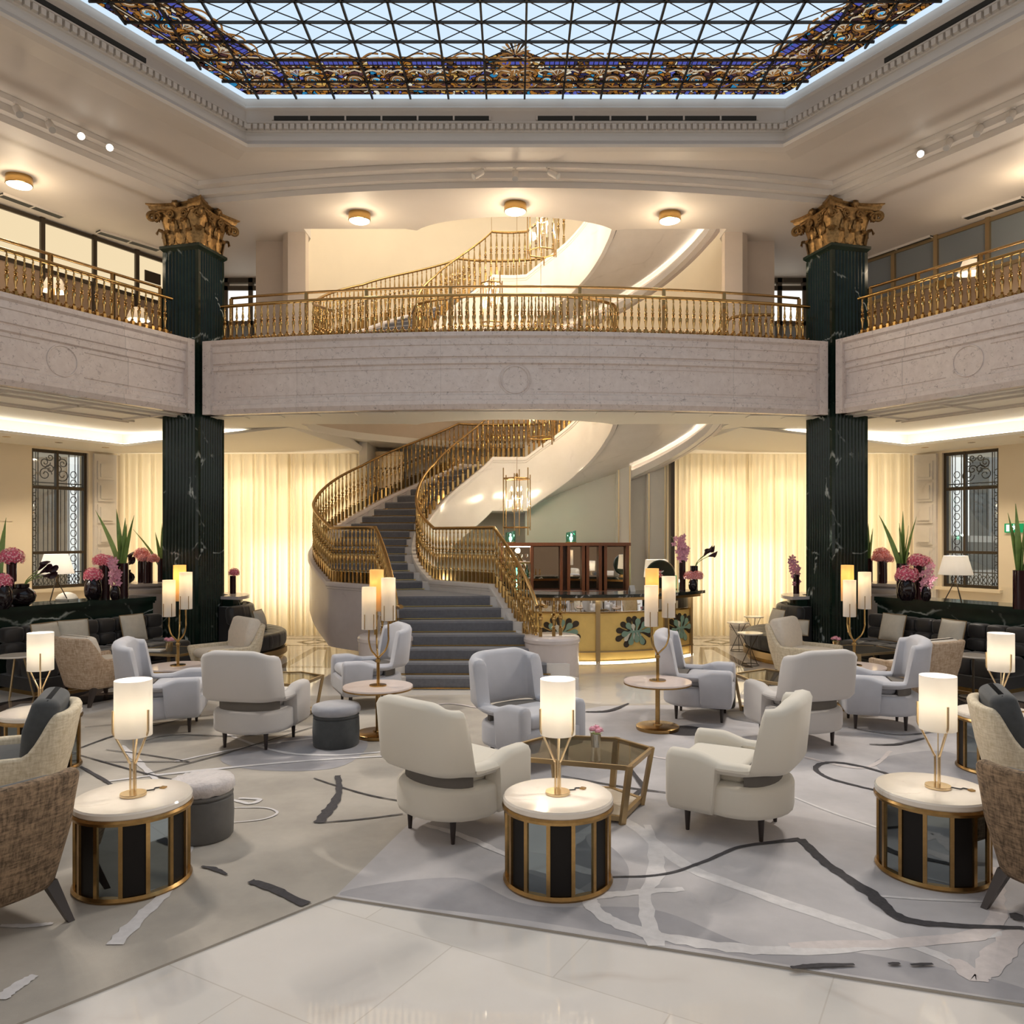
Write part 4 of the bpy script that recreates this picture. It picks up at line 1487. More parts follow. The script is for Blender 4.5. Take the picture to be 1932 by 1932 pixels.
# ---------------------------------------------------------------- the winding stair
def build_stair(dz, i0, label, with_foot):
    t = thing('winding_staircase', label, 'staircase', (0, 0, dz))
    idx = list(range(i0, len(IN)))
    # step noses where the running height passes each riser
    nos = []
    zt = []
    flights = [(0, PER, 7), (2 * PER, 5 * PER, 16), (6 * PER, 8 * PER, 9)]
    steps = []
    for a, b, n in flights:
        if b <= i0:
            continue
        z0, z1 = ZS[a], ZS[b]
        for k in range(n):
            target = z0 + (z1 - z0) * k / n
            j = a
            while j < b - 1 and ZS[j + 1] < target + 1e-9:
                j += 1
            f = (target - ZS[j]) / max(1e-6, ZS[j + 1] - ZS[j])
            f = min(max(f, 0), 1)
            steps.append((SIN[j].lerp(SIN[j + 1], f), SOUT[j].lerp(SOUT[j + 1], f), z0 + (z1 - z0) * (k + 1) / n, (z1 - z0) / n, k == n - 1, b))
    runner = MB()
    for q, (pi, po, z, h, last, b) in enumerate(steps):
        if last:
            if b == PER:
                nxt = (IN[2 * PER], OUT[2 * PER])
            elif b == 5 * PER:
                nxt = (IN[6 * PER], OUT[6 * PER])
            else:
                nxt = (IN[8 * PER] + (IN[8 * PER] - IN[8 * PER - 1]) * 2, OUT[8 * PER] + (OUT[8 * PER] - OUT[8 * PER - 1]) * 2)
        else:
            nxt = (steps[q + 1][0], steps[q + 1][1])
        ni, no = nxt
        low = max(0, z - h - .22) if dz == 0 else z - h - .22
        mb = MB()
        if last and b in (PER, 5 * PER):
            # landing follows the curve between its two ends
            a_ = b
            ring_i = [IN[j] for j in range(a_, a_ + PER + 1, 2)]
            ring_o = [OUT[j] for j in range(a_, a_ + PER + 1, 2)]
            poly = [pi.to_2d()] + [p.to_2d() for p in ring_i] + [p.to_2d() for p in reversed(ring_o)] + [po.to_2d()]
            mb.prism([tuple(p) for p in poly], z - h - .22, z)
            st = mb.build('landing', M['pale_stone'], t, smooth=False)
            prev = None
            for u, w in zip([pi] + ring_i, [po] + ring_o):
                e0, e1 = u.lerp(w, .12), u.lerp(w, .86)
                if prev:
                    runner.quad((prev[0].x, prev[0].y, z + .012), (prev[1].x, prev[1].y, z + .012), (e1.x, e1.y, z + .012), (e0.x, e0.y, z + .012))
                prev = (e0, e1)
        else:
            mb.prism([tuple(p.to_2d()) for p in (pi, po, no, ni)], low, z)
            # nosing
            st = mb.build('step', M['pale_stone'], t, smooth=False)
            a0, a1 = pi.lerp(po, .12), pi.lerp(po, .86)
            b0, b1 = ni.lerp(no, .12), ni.lerp(no, .86)
            runner.quad((a0.x, a0.y, z + .012), (a1.x, a1.y, z + .012), (b1.x, b1.y, z + .012), (b0.x, b0.y, z + .012))
        # riser of the runner, a little proud, with its brass rod
        a0, a1 = pi.lerp(po, .12), pi.lerp(po, .86)
        dv = (a1 - a0).normalized()
        nrm = Vector((dv.y, -dv.x, 0))
        if nrm.dot((ni + no) / 2 - (pi + po) / 2) > 0:
            nrm = -nrm
        f0, f1 = a0 + nrm * .018, a1 + nrm * .018
        g0, g1 = a0 + nrm * .010, a1 + nrm * .010
        runner.quad((g0.x, g0.y, z - h + .012), (g1.x, g1.y, z - h + .012), (f1.x, f1.y, z - .012), (f0.x, f0.y, z - .012))
        runner.quad((f0.x, f0.y, z - .012), (f1.x, f1.y, z - .012), (a1.x, a1.y, z + .012), (a0.x, a0.y, z + .012))
        e0, e1 = pi.lerp(po, .10) + nrm * .022, pi.lerp(po, .88) + nrm * .022
        if dz == 0 and q < 18:
            rb_ = MB().tube([(e0.x, e0.y, z - h + .022), (e1.x, e1.y, z - h + .022)], .010, 8)
            rb_.build('stair_rod', M['brass'], st)
    runner.build('carpet_runner', M['carpet_grey'], t, smooth=False, fix=False)
    # walls of the stair (strings), soffit and light strip
    for nm, P, sgn in (('inner', IN, 1), ('outer', OUT, -1)):
        rings, cap, led = [], [], []
        path = [(P[j].x, P[j].y, ZS[j]) for j in idx]
        nn = normals(path)
        for (x, y, z), n, j in zip(path, nn, idx):
            zb = z - .86
            if dz == 0:
                if j < PER + 4:
                    zb = 0
                elif j < 2 * PER and nm == 'inner':
                    zb = max(.05, zb)
                zb = max(zb, 0)
            if dz:
                zb = max(zb, .43)
            n = Vector((n[0], n[1], 0))
            r = []
            hw = .07
            for o, h in ((-hw, zb + .10), (-hw + .03, zb), (hw - .03, zb), (hw, zb + .10), (hw, z + .06), (hw + .012, z + .07), (hw + .012, z + .095), (hw + .03, z + .11),
                         (hw + .03, z + .15), (hw + .015, z + .175), (-hw - .015, z + .175), (-hw - .03, z + .15), (-hw - .03, z + .11), (-hw - .012, z + .095), (-hw - .012, z + .07), (-hw, z + .06)):
                h = max(h if h < z else h - max(0, z - 4.58), zb)
                r.append((x + n.x * o, y + n.y * o, h))
            rings.append(r)
            led.append(Vector((x, y, 0)) + n * 0)
        MB().loft(rings).build(nm + '_string', M['mauve_stone'] if (nm == 'outer') else M['pale_stone'], t, angle=35)
    sof, strip_ = [], []
    lo = max(i0, PER + 8 if dz == 0 else 2 * PER + 6)
    for j in range(lo, len(IN)):
        a, b = IN[j], OUT[j]
        z = ZS[j]
        p0, p1 = a.lerp(b, .04), a.lerp(b, .985)
        sof.append([(p0.x, p0.y, z - .80), (p1.x, p1.y, z - .62), (p1.x, p1.y, z - .56), (p0.x, p0.y, z - .74)])
        p2 = a.lerp(b, .952)
        strip_.append((p2.x, p2.y, z - .76))
    MB().loft(sof).build('soffit', M['pale_stone'], t, angle=40)
    MB().sweep(strip_, [(-.012, 0), (.012, 0), (.012, .02), (-.012, .02)]).build('led_strip', M['led'], t, smooth=False)
    MB().sweep(strip_, [(-.09, -.10), (.08, -.10), (.08, .04), (.06, .04), (.06, -.06), (-.09, -.06)]).build('cove_lip', M['pale_stone'], t, angle=40)
    # railings
    for nm, P in (('inner', IN), ('outer', OUT)):
        j1 = 8 * PER + 1
        path = [(P[j].x, P[j].y, ZS[j] + .175) for j in range(i0, j1)]
        rail = [(x, y, z + .85) for x, y, z in path]
        if with_foot:
            f = rail[0]
            e = Vector(rail[0]) - Vector(rail[3])
            e.z = 0
            e.normalize()
            rail = [(f[0] + e.x * .26, f[1] + e.y * .26, f[2] + .03), (f[0] + e.x * .14, f[1] + e.y * .14, f[2] + .035)] + rail
        r = MB().sweep(rail, RAIL).build('handrail', M['brass_old'], t, angle=50)
        place_along(path, .100 if dz == 0 else .11, BAL_TALL, r, .04, 100, sel=(lambda p: p.z + dz < 7.5))
    return t
st0 = build_stair(0, 0, 'lower winding marble stair with grey carpet, brass balusters and curved white underside', True)
st1 = build_stair(3.49, 2 * PER, 'upper winding stair rising from the gallery above the balcony', False)
# drums at the foot of the lower stair
for (x, y), nm in (((.50, 10.85), 'right'), ((-1.78, 10.95), 'left')):
    mb = MB().lathe([(.37, 0), (.37, .54), (.385, .56), (.385, .60), (.37, .625), (.34, .64), (.01, .645)], 40, (x, y, 0))
    d = mb.build('newel_drum', M['mauve_stone'], st0, angle=30)
    for k in range(3 if nm == 'right' else 2):
        a = R(-100 + k * 45) if nm == 'right' else R(200 + k * 40)
        o = bpy.data.objects.new('baluster', BAL_TALL)
        C.objects.link(o)
        o.parent = d
        o.location = (x + .24 * math.cos(a) - (.12 if nm == 'right' else -.1), y + .2 * math.sin(a), .64)
        o.scale = (1.15, 1.15, .62)
# railing round the well on the gallery
wr = thing('well_railing', 'curved brass railing round the stair well behind the balcony balustrade', 'railing', (0, 0, 0))
wp = [(x, y, 4.58) for x, y in ([(1.80, 13.95)] + well + [(-1.80, 13.95)])]
wp = [tuple(p) for p in catmull(wp, 3)]
MB().sweep(wp, [(-.06, 0), (.06, 0), (.06, .22), (-.06, .22)]).build('kerb', M['pale_stone'], wr, angle=30)
MB().sweep([(x, y, 5.89) for x, y, z in wp], RAIL).build('handrail', M['brass_old'], wr, angle=50)
for o in place_along([(x, y, 4.80) for x, y, z in wp], .11, BAL_TALL, wr, .05, 60):
    o.scale = (1, 1, 1.27)
# short railing end behind the right part of the balustrade
er = thing('gallery_railing', 'short curved brass rail end behind the right part of the balustrade', 'railing', (0, 0, 0))
ep = [(3.25, 13.3, 5.2), (3.4, 13.25, 5.45), (3.6, 13.22, 5.62), (3.85, 13.2, 5.66), (4.3, 13.2, 5.66)]
MB().sweep(ep, RAIL).build('handrail', M['brass_old'], er, angle=50)
for x, y, z in [(3.3, 13.29, 5.28), (3.4, 13.25, 5.44), (3.5, 13.24, 5.54), (3.62, 13.22, 5.62), (3.76, 13.21, 5.64), (3.92, 13.2, 5.66), (4.08, 13.2, 5.66), (4.24, 13.2, 5.66)]:
    o = bpy.data.objects.new('baluster', BAL_TALL)
    C.objects.link(o)
    o.parent = er
    o.location = (x, y, 4.58)
    o.scale = (1, 1, (z - 4.58) / .84)

# hanging lanterns in the well
def lantern(x, y, z0, label, h=1.0, r=.20, wire=6.0, glow=30):
    t = thing('hanging_lantern', label, 'lantern', (x, y, z0), R(20))
    hexa = [(r * math.cos(R(60 * i)), r * math.sin(R(60 * i))) for i in range(6)]
    for i in range(0, 6):
        MB().box((hexa[i][0] - .008, hexa[i][1] - .008, -.14 if i % 2 else -.05), (hexa[i][0] + .008, hexa[i][1] + .008, h + (.14 if i % 2 else .03))).build('upright', M['brass_old'], t, smooth=False)
    for z in (.0, h - .05):
        MB().tube([(a, b, z) for a, b in hexa], .014, 4, 0, True).build('ring', M['brass_old'], t, smooth=False)
    for i in range(6):
        a, b = hexa[i], hexa[(i + 1) % 6]
        MB().quad((*a, .02), (*b, .02), (*b, h - .06), (*a, h - .06)).build('glass_pane', M['clear'], t, smooth=False)
    mb = MB().tube([(0, 0, .28), (0, 0, h)], .008, 6)
    for i in range(3):
        a = R(120 * i)
        mb.tube([(r * math.cos(R(60 * i)), r * math.sin(R(60 * i)), h - .05), (-r * math.cos(R(60 * i)), -r * math.sin(R(60 * i)), h - .05)], .007, 4)
    for z in (.34, .52):
        for i in range(3):
            a = R(120 * i + (60 if z > .4 else 0))
            mb.tube([(0, 0, z), (.10 * math.cos(a), .10 * math.sin(a), z)], .005, 4)
    mb.build('stem', M['brass_old'], t)
    for z, ph in ((.28, 0), (.44, 60)):
        for i in range(3):
            a = R(120 * i + ph)
            c = MB().lathe([(.010, 0), (.010, .20), (.012, .2), (.012, .21)], 8, (.10 * math.cos(a), .10 * math.sin(a), z)).build('candle', M['brass_pale'], t)
            MB().lathe([(.004, 0), (.015, .025), (.012, .05), (.001, .085)], 8, (.10 * math.cos(a), .10 * math.sin(a), z + .21)).build('bulb', M['bulb'], c)
    MB().tube([(0, 0, h), (0, 0, h + wire)], .004, 5).build('wire', M['brass_old'], t)
    MB().lathe([(.02, h - .03), (.03, h), (.012, h + .05)], 8).build('finial', M['brass_old'], t)
    lamp('lantern_glow', 'POINT', (x, y, z0 + .45), glow, WARM, .08)
lantern(.03, 14.2, 2.14, 'glass and brass lantern with lit candles hanging low in front of the stair underside', .92, .255, 7.3)
lantern(.47, 14.0, 7.0 - .02, 'glass and brass lantern hanging highest in the stair well above the balcony', .85, .27, 2.4, 75)
lantern(.46, 14.3, 3.75, 'glass and brass lantern of which only the lower end shows under the balcony', .85, .255, 5.7)
lantern(-.42, 14.1, 5.75, 'glass and brass lantern glowing behind the balcony balusters', .75, .2, 3.9)
# ---------------------------------------------------------------- armchairs
def smooth01(t):
    t = min(1, max(0, t))
    return t * t * (3 - 2 * t)
def shell(pts, zb, zt, th, lean=0, r=.035, taper=None):
    """upholstered shell following a plan path; zb/zt give its lower and upper edge at each point"""
    P = [(p[0], p[1], 0) for p in pts]
    nm = normals(P)
    rings = []
    k = len(P)
    for i, (p, n) in enumerate(zip(P, nm)):
        lo, hi = zb(i / (k - 1), p), zt(i / (k - 1), p)
        h = th / 2
        # n points to the right of travel; travelling left front -> back -> right front it points inwards/outwards
        ring = []
        for o, z in ((-h, lo + r), (-h, lo + (hi - lo) * .5), (-h, hi - r), (-h * .70, hi - r * .25), (0, hi), (h * .70, hi - r * .25), (h, hi - r),
                     (h, lo + (hi - lo) * .5), (h, lo + r), (h * .5, lo), (-h * .5, lo)):
            x, y = p[0] + n[0] * o, p[1] + n[1] * o
            y -= lean * max(0, z - .40) * smooth01((-p[1] - .05) / .2)
            if taper:
                s = taper(z)
                x, y = x * s, y * s
            ring.append((x, y, z))
        rings.append(ring)
    # rounded ends
    def shrink(ring, f, d):
        c = Vector((0, 0, 0))
        for q in ring:
            c += Vector(q)
        c /= len(ring)
        return [tuple(c + (Vector(q) - c) * f + Vector((0, d, 0))) for q in ring]
    rings = [shrink(rings[0], .82, .028), shrink(rings[0], .96, .016)] + rings + [shrink(rings[-1], .96, .016), shrink(rings[-1], .82, .028)]
    return MB().loft(rings)
def legs(t, spots, h, m, r0=.024, r1=.013, splay=0):
    for x, y in spots:
        d = Vector((x, y)).normalized() * splay
        MB().tube([(x + d.x, y + d.y, 0), (x, y, h)], [r1, r0], 10).build('leg', m, t)
def make_armchair(m, label):
    t = thing('armchair', label, 'armchair', (0, 0, 0), 0, 'high-backed wool armchairs')
    half = [(-.305, .34), (-.312, .24), (-.318, .12), (-.322, .03), (-.325, .0), (-.325, -.08), (-.324, -.17), (-.318, -.24), (-.295, -.305), (-.23, -.345), (-.11, -.358), (0, -.36)]
    pts = half + [(-x, y) for x, y in half[-2::-1]]
    pts = catmull([(x, y, 0) for x, y in pts], 8)
    def zb(u, p):
        return .165 + .275 * smooth01((.055 - p[1]) / .03) + .03 * smooth01((-.1 - p[1]) / .2)
    def zt(u, p):
        arm = .565 - .05 * smooth01((.20 - p[1]) / .22)
        back = .94 - .055 * min(1, max(0, (abs(p[0]) - .16) / .16)) ** 2
        return arm + (back - arm) * smooth01((-.175 - p[1]) / .05)
    shell(pts, zb, zt, .135, .10, .045).build('shell', m, t, angle=70)
    # seat block with a rounded back
    def D(s, dy=0):
        out = [(.265 * s, .335 * s), (.275 * s, .20 * s), (.335 * s if s > .8 else .3, -.02)]
        for i in range(13):
            a = R(0 - 180 * i / 12)
            out.append((.335 * s * math.cos(a) if True else 0, -.08 + .275 * s * math.sin(a)))
        out += [(-.335 * s if s > .8 else -.3, -.02), (-.275 * s, .20 * s), (-.265 * s, .335 * s)]
        return out
    MB().loft([[(x, y, z) for x, y in D(s)] for s, z in ((1.0, .16), (1.08, .17), (1.10, .20), (1.10, .33), (1.08, .352), (.99, .365))]).build('seat_base', m, t, angle=60)
    co = [(.305 * math.cos(R(-180 * i / 14)), -.13 + .175 * math.sin(R(-180 * i / 14))) for i in range(15)]
    MB().loft([[(x, y, z) for x, y in co] for z in (.355, .47)]).build('seat_core', M['core_shadow'], t, angle=60)  # core between shell and base, coloured as the slot's shadow
    cu = MB()
    softbox(cu, .245, .235, .06, .04, (0, .115, .42), puff=.01)
    cu.build('seat_cushion', m, t, angle=60)
    legs(t, [(-.24, .26), (.24, .26), (-.21, -.22), (.21, -.22)], .175, M['leg_dark'])
    return t
def put_chairs():
    lst = [
        (M['chair_cream'], [(-.41, 5.42, .668, .744, 'cream high-backed armchair seen from behind, left of the glass coffee table in front'),
                            (1.51, 5.45, -.87, .5, 'cream high-backed armchair turned left beside the glass coffee table in front')]),
        (M['chair_grey'], [(-2.47, 7.62, .2, .98, 'grey high-backed armchair turned away, left of the small dark stool'),
                           (2.73, 7.66, -.3, .95, 'grey high-backed armchair turned away, behind the right cream armchair')]),
        (M['chair_blue'], [(.10, 7.02, .62, -.78, 'blue-grey armchair facing forward behind the glass coffee table in front of the stair'),
                           (-3.60, 8.20, .97, .24, 'pale blue armchair facing right in front of the tan tweed chair on the left'),
                           (-1.73, 9.37, -.92, -.40, 'blue-grey armchair at the foot of the stair behind the left pedestal table'),
                           (2.02, 8.74, .95, -.32, 'blue-grey armchair behind the right pedestal table in front of the bar'),
                           (3.81, 8.34, -.97, .25, 'pale blue armchair facing left in front of the tan chair on the right')])]
    for m, ps in lst:
        first = None
        for x, y, fx, fy, lab in ps:
            if first is None:
                first = make_armchair(m, lab)
                first.location = (x, y, .0135)
                first.rotation_euler = (0, 0, face(fx, fy))
            else:
                dup(first, (x, y, .0135), face(fx, fy), lab)
put_chairs()

def make_tub(mo, mi, ms, label, grp, low=0):
    """low woven tub chair on splayed dark legs, outside cloth mo, inside cushion mi, seat ms"""
    t = thing('tub_chair', label, 'armchair', (0, 0, 0), 0, grp)
    half = [(-.33, .37), (-.345, .25), (-.355, .1), (-.355, -.05), (-.345, -.18), (-.315, -.28), (-.25, -.345), (-.13, -.375), (0, -.38)]
    pts = half + [(-x, y) for x, y in half[-2::-1]]
    pts = catmull([(x, y, 0) for x, y in pts], 4)
    def zt(u, p):
        arm = .535
        return arm + .265 * smooth01((-.15 - p[1]) / .17)
    tp = lambda z: .80 + .20 * smooth01((z - .18) / .45)
    shell(pts, lambda u, p: .19, zt, .075, .12, .025, tp).build('shell', mo, t, angle=70)
    b = MB().loft([[(x * s, y * s, z) for x, y in rrect(.29, .31, .12, 5)] for s, z in ((.85, .19), (.9, .2), (1, .40), (.98, .41))])
    b.build('seat_base', mo, t, angle=50)
    c = MB()
    softbox(c, .265, .29, .06, .05, (0, .05, .44), puff=.012)
    c.build('seat_cushion', ms, t, angle=60)
    c = MB()
    softbox(c, .285, .085, .225 - low / 2, .06, (0, -.245 - low * .3, .665 - low / 2), puff=.02, rot=Matrix.Rotation(R(12), 4, 'X'))
    c.build('back_cushion', mi, t, angle=60)
    for sx in (-1, 1):
        for y0, y1 in ((.25, .31), (-.24, -.34)):
            rg = []
            for k, (w, z) in enumerate(((.016, 0), (.032, .21))):
                x = sx * (.30 if k == 0 else .24)
                y = y1 if k == 0 else y0
                rg.append([(x - w, y - w, z), (x + w, y - w, z), (x + w, y + w, z), (x - w, y + w, z)])
            MB().loft(rg).build('leg', M['leg_dark'], t, smooth=False)
    return t
G = 'low woven tub chairs'
c1 = make_tub(M['tweed_brown'], M['felt_grey'], M['felt_grey'], 'brown tweed tub chair cut off at the left edge, beside the left drum table', G, .13)
c1.location = (-2.74, 4.02, .0135)
c1.rotation_euler = (0, 0, face(-.85, .52))
dup(c1, (2.95, 4.16, .0135), face(.85, .52), 'brown tweed tub chair cut off at the right edge, beside the right drum table')
c2 = make_tub(M['tweed_cream'], M['felt_grey'], M['felt_grey'], 'cream woven chair with charcoal back cushion at the left edge, behind the brown tub chair', G)
c2.location = (-3.50, 5.45, .0135)
c2.rotation_euler = (0, 0, face(-.92, -.38))
dup(c2, (3.72, 5.60, .0135), face(.92, -.38), 'cream woven chair with charcoal back cushion at the right edge, behind the brown tub chair')
c3 = make_tub(M['tweed_tan'], M['seat_cream'], M['seat_cream'], 'tan tweed chair seen from behind in front of the left sofa', G, .08)
c3.location = (-5.05, 9.65, .004)
c3.rotation_euler = (0, 0, face(.45, .89))
dup(c3, (4.72, 9.35, .004), face(-.45, .89), 'tan tweed chair seen from behind in front of the right sofa')
c4 = make_tub(M['tweed_cream'], M['seat_cream'], M['seat_cream'], 'cream armchair facing the hall in front of the left green column', G)
c4.location = (-3.85, 10.6, .004)
c4.rotation_euler = (0, 0, face(-.72, -.69))
dup(c4, (3.85, 10.6, .004), face(.72, -.69), 'cream armchair facing the hall in front of the right green column')

# ---------------------------------------------------------------- drum tables with their lamps
def make_drum(label):
    t = thing('drum_table', label, 'side table', (0, 0, 0), 0, 'drum side tables with mirrored sides')
    r = .30
    n = 14
    MB().lathe([(.001, .448), (r + .012, .448), (r + .018, .455), (r + .018, .478), (r + .010, .488), (.001, .489)], 48).build('marble_top', M['marble_top'], t, angle=35)
    MB().lathe([(r + .0, .415), (r + .022, .42), (r + .024, .435), (r + .016, .448), (.1, .449), (.1, .415)], 48).build('upper_rim', M['brass_old'], t, angle=35)
    MB().lathe([(.001, .0), (r + .012, .0), (r + .018, .012), (r + .006, .028), (.001, .028)], 48).build('lower_rim', M['brass_old'], t, angle=35)
    for i in range(n):
        a0, a1 = 2 * PI * i / n, 2 * PI * (i + 1) / n
        p = [(r * .985 * math.cos(a), r * .985 * math.sin(a)) for a in (a0, a1)]
        q = [(r * .92 * math.cos(a), r * .92 * math.sin(a)) for a in (a1, a0)]
        MB().prism(p + q, .028, .416).build('mirror_panel' if i % 2 else 'black_panel', M['mirror'] if i % 2 else M['panel_black'], t, smooth=False)
        c = Matrix.Rotation(a0, 4, 'Z')
        MB().box((r * .97, -.011, .026), (r * 1.02, .011, .417)).xform(c).build('upright', M['brass_old'], t, smooth=False)
    return t
def make_table_lamp(label):
    t = thing('table_lamp', label, 'lamp', (0, 0, 0), 0, 'brass table lamps with white cylinder shades')
    MB().lathe([(.001, .0), (.070, .0), (.072, .006), (.070, .016), (.001, .017)], 32).build('base', M['brass_pale'], t, angle=40)
    for k in range(3):
        a = R(20 + 120 * k)
        c, s = math.cos(a), math.sin(a)
        path = [(.016 * c, .016 * s, .016), (.016 * c, .016 * s, .17), (.024 * c, .024 * s, .20), (.088 * c, .088 * s, .335), (.106 * c, .106 * s, .37), (.109 * c, .109 * s, .40), (.109 * c, .109 * s, .50)]
        MB().tube(catmull(path, 4), .0065, 8).build('arm', M['brass_pale'], t)
    s = MB()
    n = 40
    for r0, z0, z1 in ((.102, .345, .665),):
        s.loft([[(rr * math.cos(2 * PI * i / n), rr * math.sin(2 * PI * i / n), z) for i in range(n)] for rr, z in ((r0, z0), (r0, z1), (r0 - .003, z1), (r0 - .003, z0))], 0, False, True)
    s.build('lamp_shade', M['shade_white'], t, angle=50)
    MB().tube([(0, 0, .017), (0, 0, .40)], .004, 6).build('stem', M['brass_pale'], t)
    MB().lathe([(.012, .40), (.014, .44), (.012, .45)], 10).build('socket', M['brass_pale'], t)
    MB().lathe([(.010, .45), (.026, .49), (.028, .52), (.001, .555)], 12).build('bulb', M['bulb'], t)
    MB().tube(catmull([(.06, -.03, .008), (.10, -.06, .005), (.13, -.05, .004), (.15, -.08, .004)], 5), .004, 6).build('cord', M['black'], t)
    MB().box((.135, -.105, .0), (.165, -.075, .008)).build('switch', M['brass_old'], t, smooth=False)
    return t
DR = [(.247, 4.60, 60, 'drum side table with mirrored sides standing alone in the middle foreground', 'lit cylinder lamp on the middle drum table'),
      (-2.20, 4.58, 80, 'drum side table with mirrored sides beside the brown chair on the left', 'lit cylinder lamp on the nearer drum table at left'),
      (2.48, 4.72, 10, 'drum side table with mirrored sides beside the brown chair on the right', 'lit cylinder lamp on the nearer drum table at right'),
      (-4.06, 6.80, 40, 'drum side table with mirrored sides behind the cream chair at the left edge', 'lit cylinder lamp on the farther drum table at the left edge'),
      (4.10, 6.76, 20, 'drum side table with mirrored sides behind the cream chair at the right edge', 'lit cylinder lamp on the farther drum table at the right edge')]
d0 = l0 = None
for x, y, a, lab, lab2 in DR:
    if d0 is None:
        d0 = make_drum(lab)
        d0.location = (x, y, .0135)
        l0 = make_table_lamp(lab2)
        l0.location = (x, y + .01, .5030)
        l0.rotation_euler = (0, 0, R(a))
    else:
        dup(d0, (x, y, .0135), R(a / 3), lab)
        dup(l0, (x + (.03 if x > 0 else -.0), y, .5030), R(a), lab2)
    lamp('table_lamp_bulb', 'POINT', (x + (.03 if x > 1 else 0), y, 1.02), 24, (1, .95, .88), .03)

# ---------------------------------------------------------------- pedestal tables with branching lamps
def make_pedestal(label):
    t = thing('pedestal_table', label, 'side table', (0, 0, 0), 0, 'round pedestal tables')
    MB().lathe([(.001, .465), (.345, .465), (.345, .478), (.001, .478)], 48).build('brass_edge', M['brass_old'], t, angle=35)
    MB().lathe([(.001, .478), (.342, .478), (.345, .483), (.342, .496), (.001, .497)], 48).build('marble_top', M['rose_top'], t, angle=35)
    MB().lathe([(.024, .05), (.024, .465)], 16).build('stem', M['brass_old'], t)
    MB().lathe([(.001, .0), (.215, .0), (.22, .01), (.22, .035), (.21, .042), (.05, .048), (.045, .06), (.001, .06)], 40).build('base', M['brass_old'], t, angle=35)
    return t
def make_tree_lamp(label):
    t = thing('branching_lamp', label, 'lamp', (0, 0, 0), 0, 'three-branched brass lamps')
    MB().lathe([(.001, 0), (.085, 0), (.085, .010), (.02, .014), (.001, .014)], 28).build('base', M['brass'], t, angle=40)
    mb = MB()
    for k in range(3):
        a = R(120 * k)
        mb.tube([(.009 * math.cos(a), .009 * math.sin(a), .012), (.009 * math.cos(a), .009 * math.sin(a), .28)], .0085, 8)
    mb.lathe([(.024, .235), (.027, .245), (.024, .26)], 12)
    mb.build('stem', M['brass'], t)
    br = [(-.080, -.05, .565, .98), (.108, -.03, .65, 1.07), (-.03, .10, .73, 1.145)]
    for i, (x, y, z0, z1) in enumerate(br):
        path = [(0, 0, .27), (x * .25, y * .25, .30), (x * .75, y * .75, .36), (x, y, .45), (x, y, .52), (x, y, z0 + .03)]
        MB().tube(catmull(path, 6), .009, 8).build('branch', M['brass'], t)
        n = 32
        s = MB().loft([[(x + rr * math.cos(2 * PI * q / n), y + rr * math.sin(2 * PI * q / n), z) for q in range(n)] for rr, z in ((.070, z0), (.070, z1), (.067, z1), (.067, z0))], 0, False, True)
        sh = s.build('lamp_shade', M['shade_amber'] if i == 2 else M['shade_white'], t, angle=50)
        for a in (-115, -40, 120):
            c, q = math.cos(R(a)), math.sin(R(a))
            MB().tube([(x, y, z0 + .004), (x + .070 * c, y + .070 * q, z0 + .004), (x + .073 * c, y + .073 * q, z0 + .01), (x + .073 * c, y + .073 * q, z0 + .15)], .004, 5).build('holder', M['brass_old'], sh)
        MB().lathe([(.012, z0), (.012, z0 + .12), (.02, z0 + .14), (.02, z0 + .17), (.001, z0 + .2)], 10, (x, y, 0)).build('bulb', M['shade_amber'], t)
    return t
PT = [(-1.36, 7.88, .0135, 'round rose marble pedestal table beside the small dark stool', 'three-branched lamp with upright shades on the table left of the stair foot'),
      (1.46, 8.15, .0135, 'round rose marble pedestal table in front of the gold bar panels', 'three-branched lamp with upright shades on the table in front of the bar'),
      (-3.86, 9.10, .0135, 'round rose marble table behind the pale blue armchair on the left', 'three-branched lamp with upright shades in front of the left green column'),
      (3.88, 9.10, .0135, 'round rose marble table behind the pale blue armchair on the right', 'three-branched lamp with upright shades in front of the right green column')]
p0 = b0 = None
for i, (x, y, z, lab, lab2) in enumerate(PT):
    if p0 is None:
        p0 = make_pedestal(lab)
        p0.location = (x, y, z)
        b0 = make_tree_lamp(lab2)
        b0.location = (x, y, z + .497)
    else:
        dup(p0, (x, y, z), 0, lab)
        dup(b0, (x, y, z + .497), R((0, 6, -4, 4)[i]), lab2)
    for (bx, by, bz, e) in ((-.03, .10, 1.02, 1.9), (.108, -.03, .99, .8), (-.08, -.05, .9, .7)):
        lamp('branch_bulb', 'POINT', (x + bx, y + by, z + .497 + bz), e, (1, .72, .36), .02)

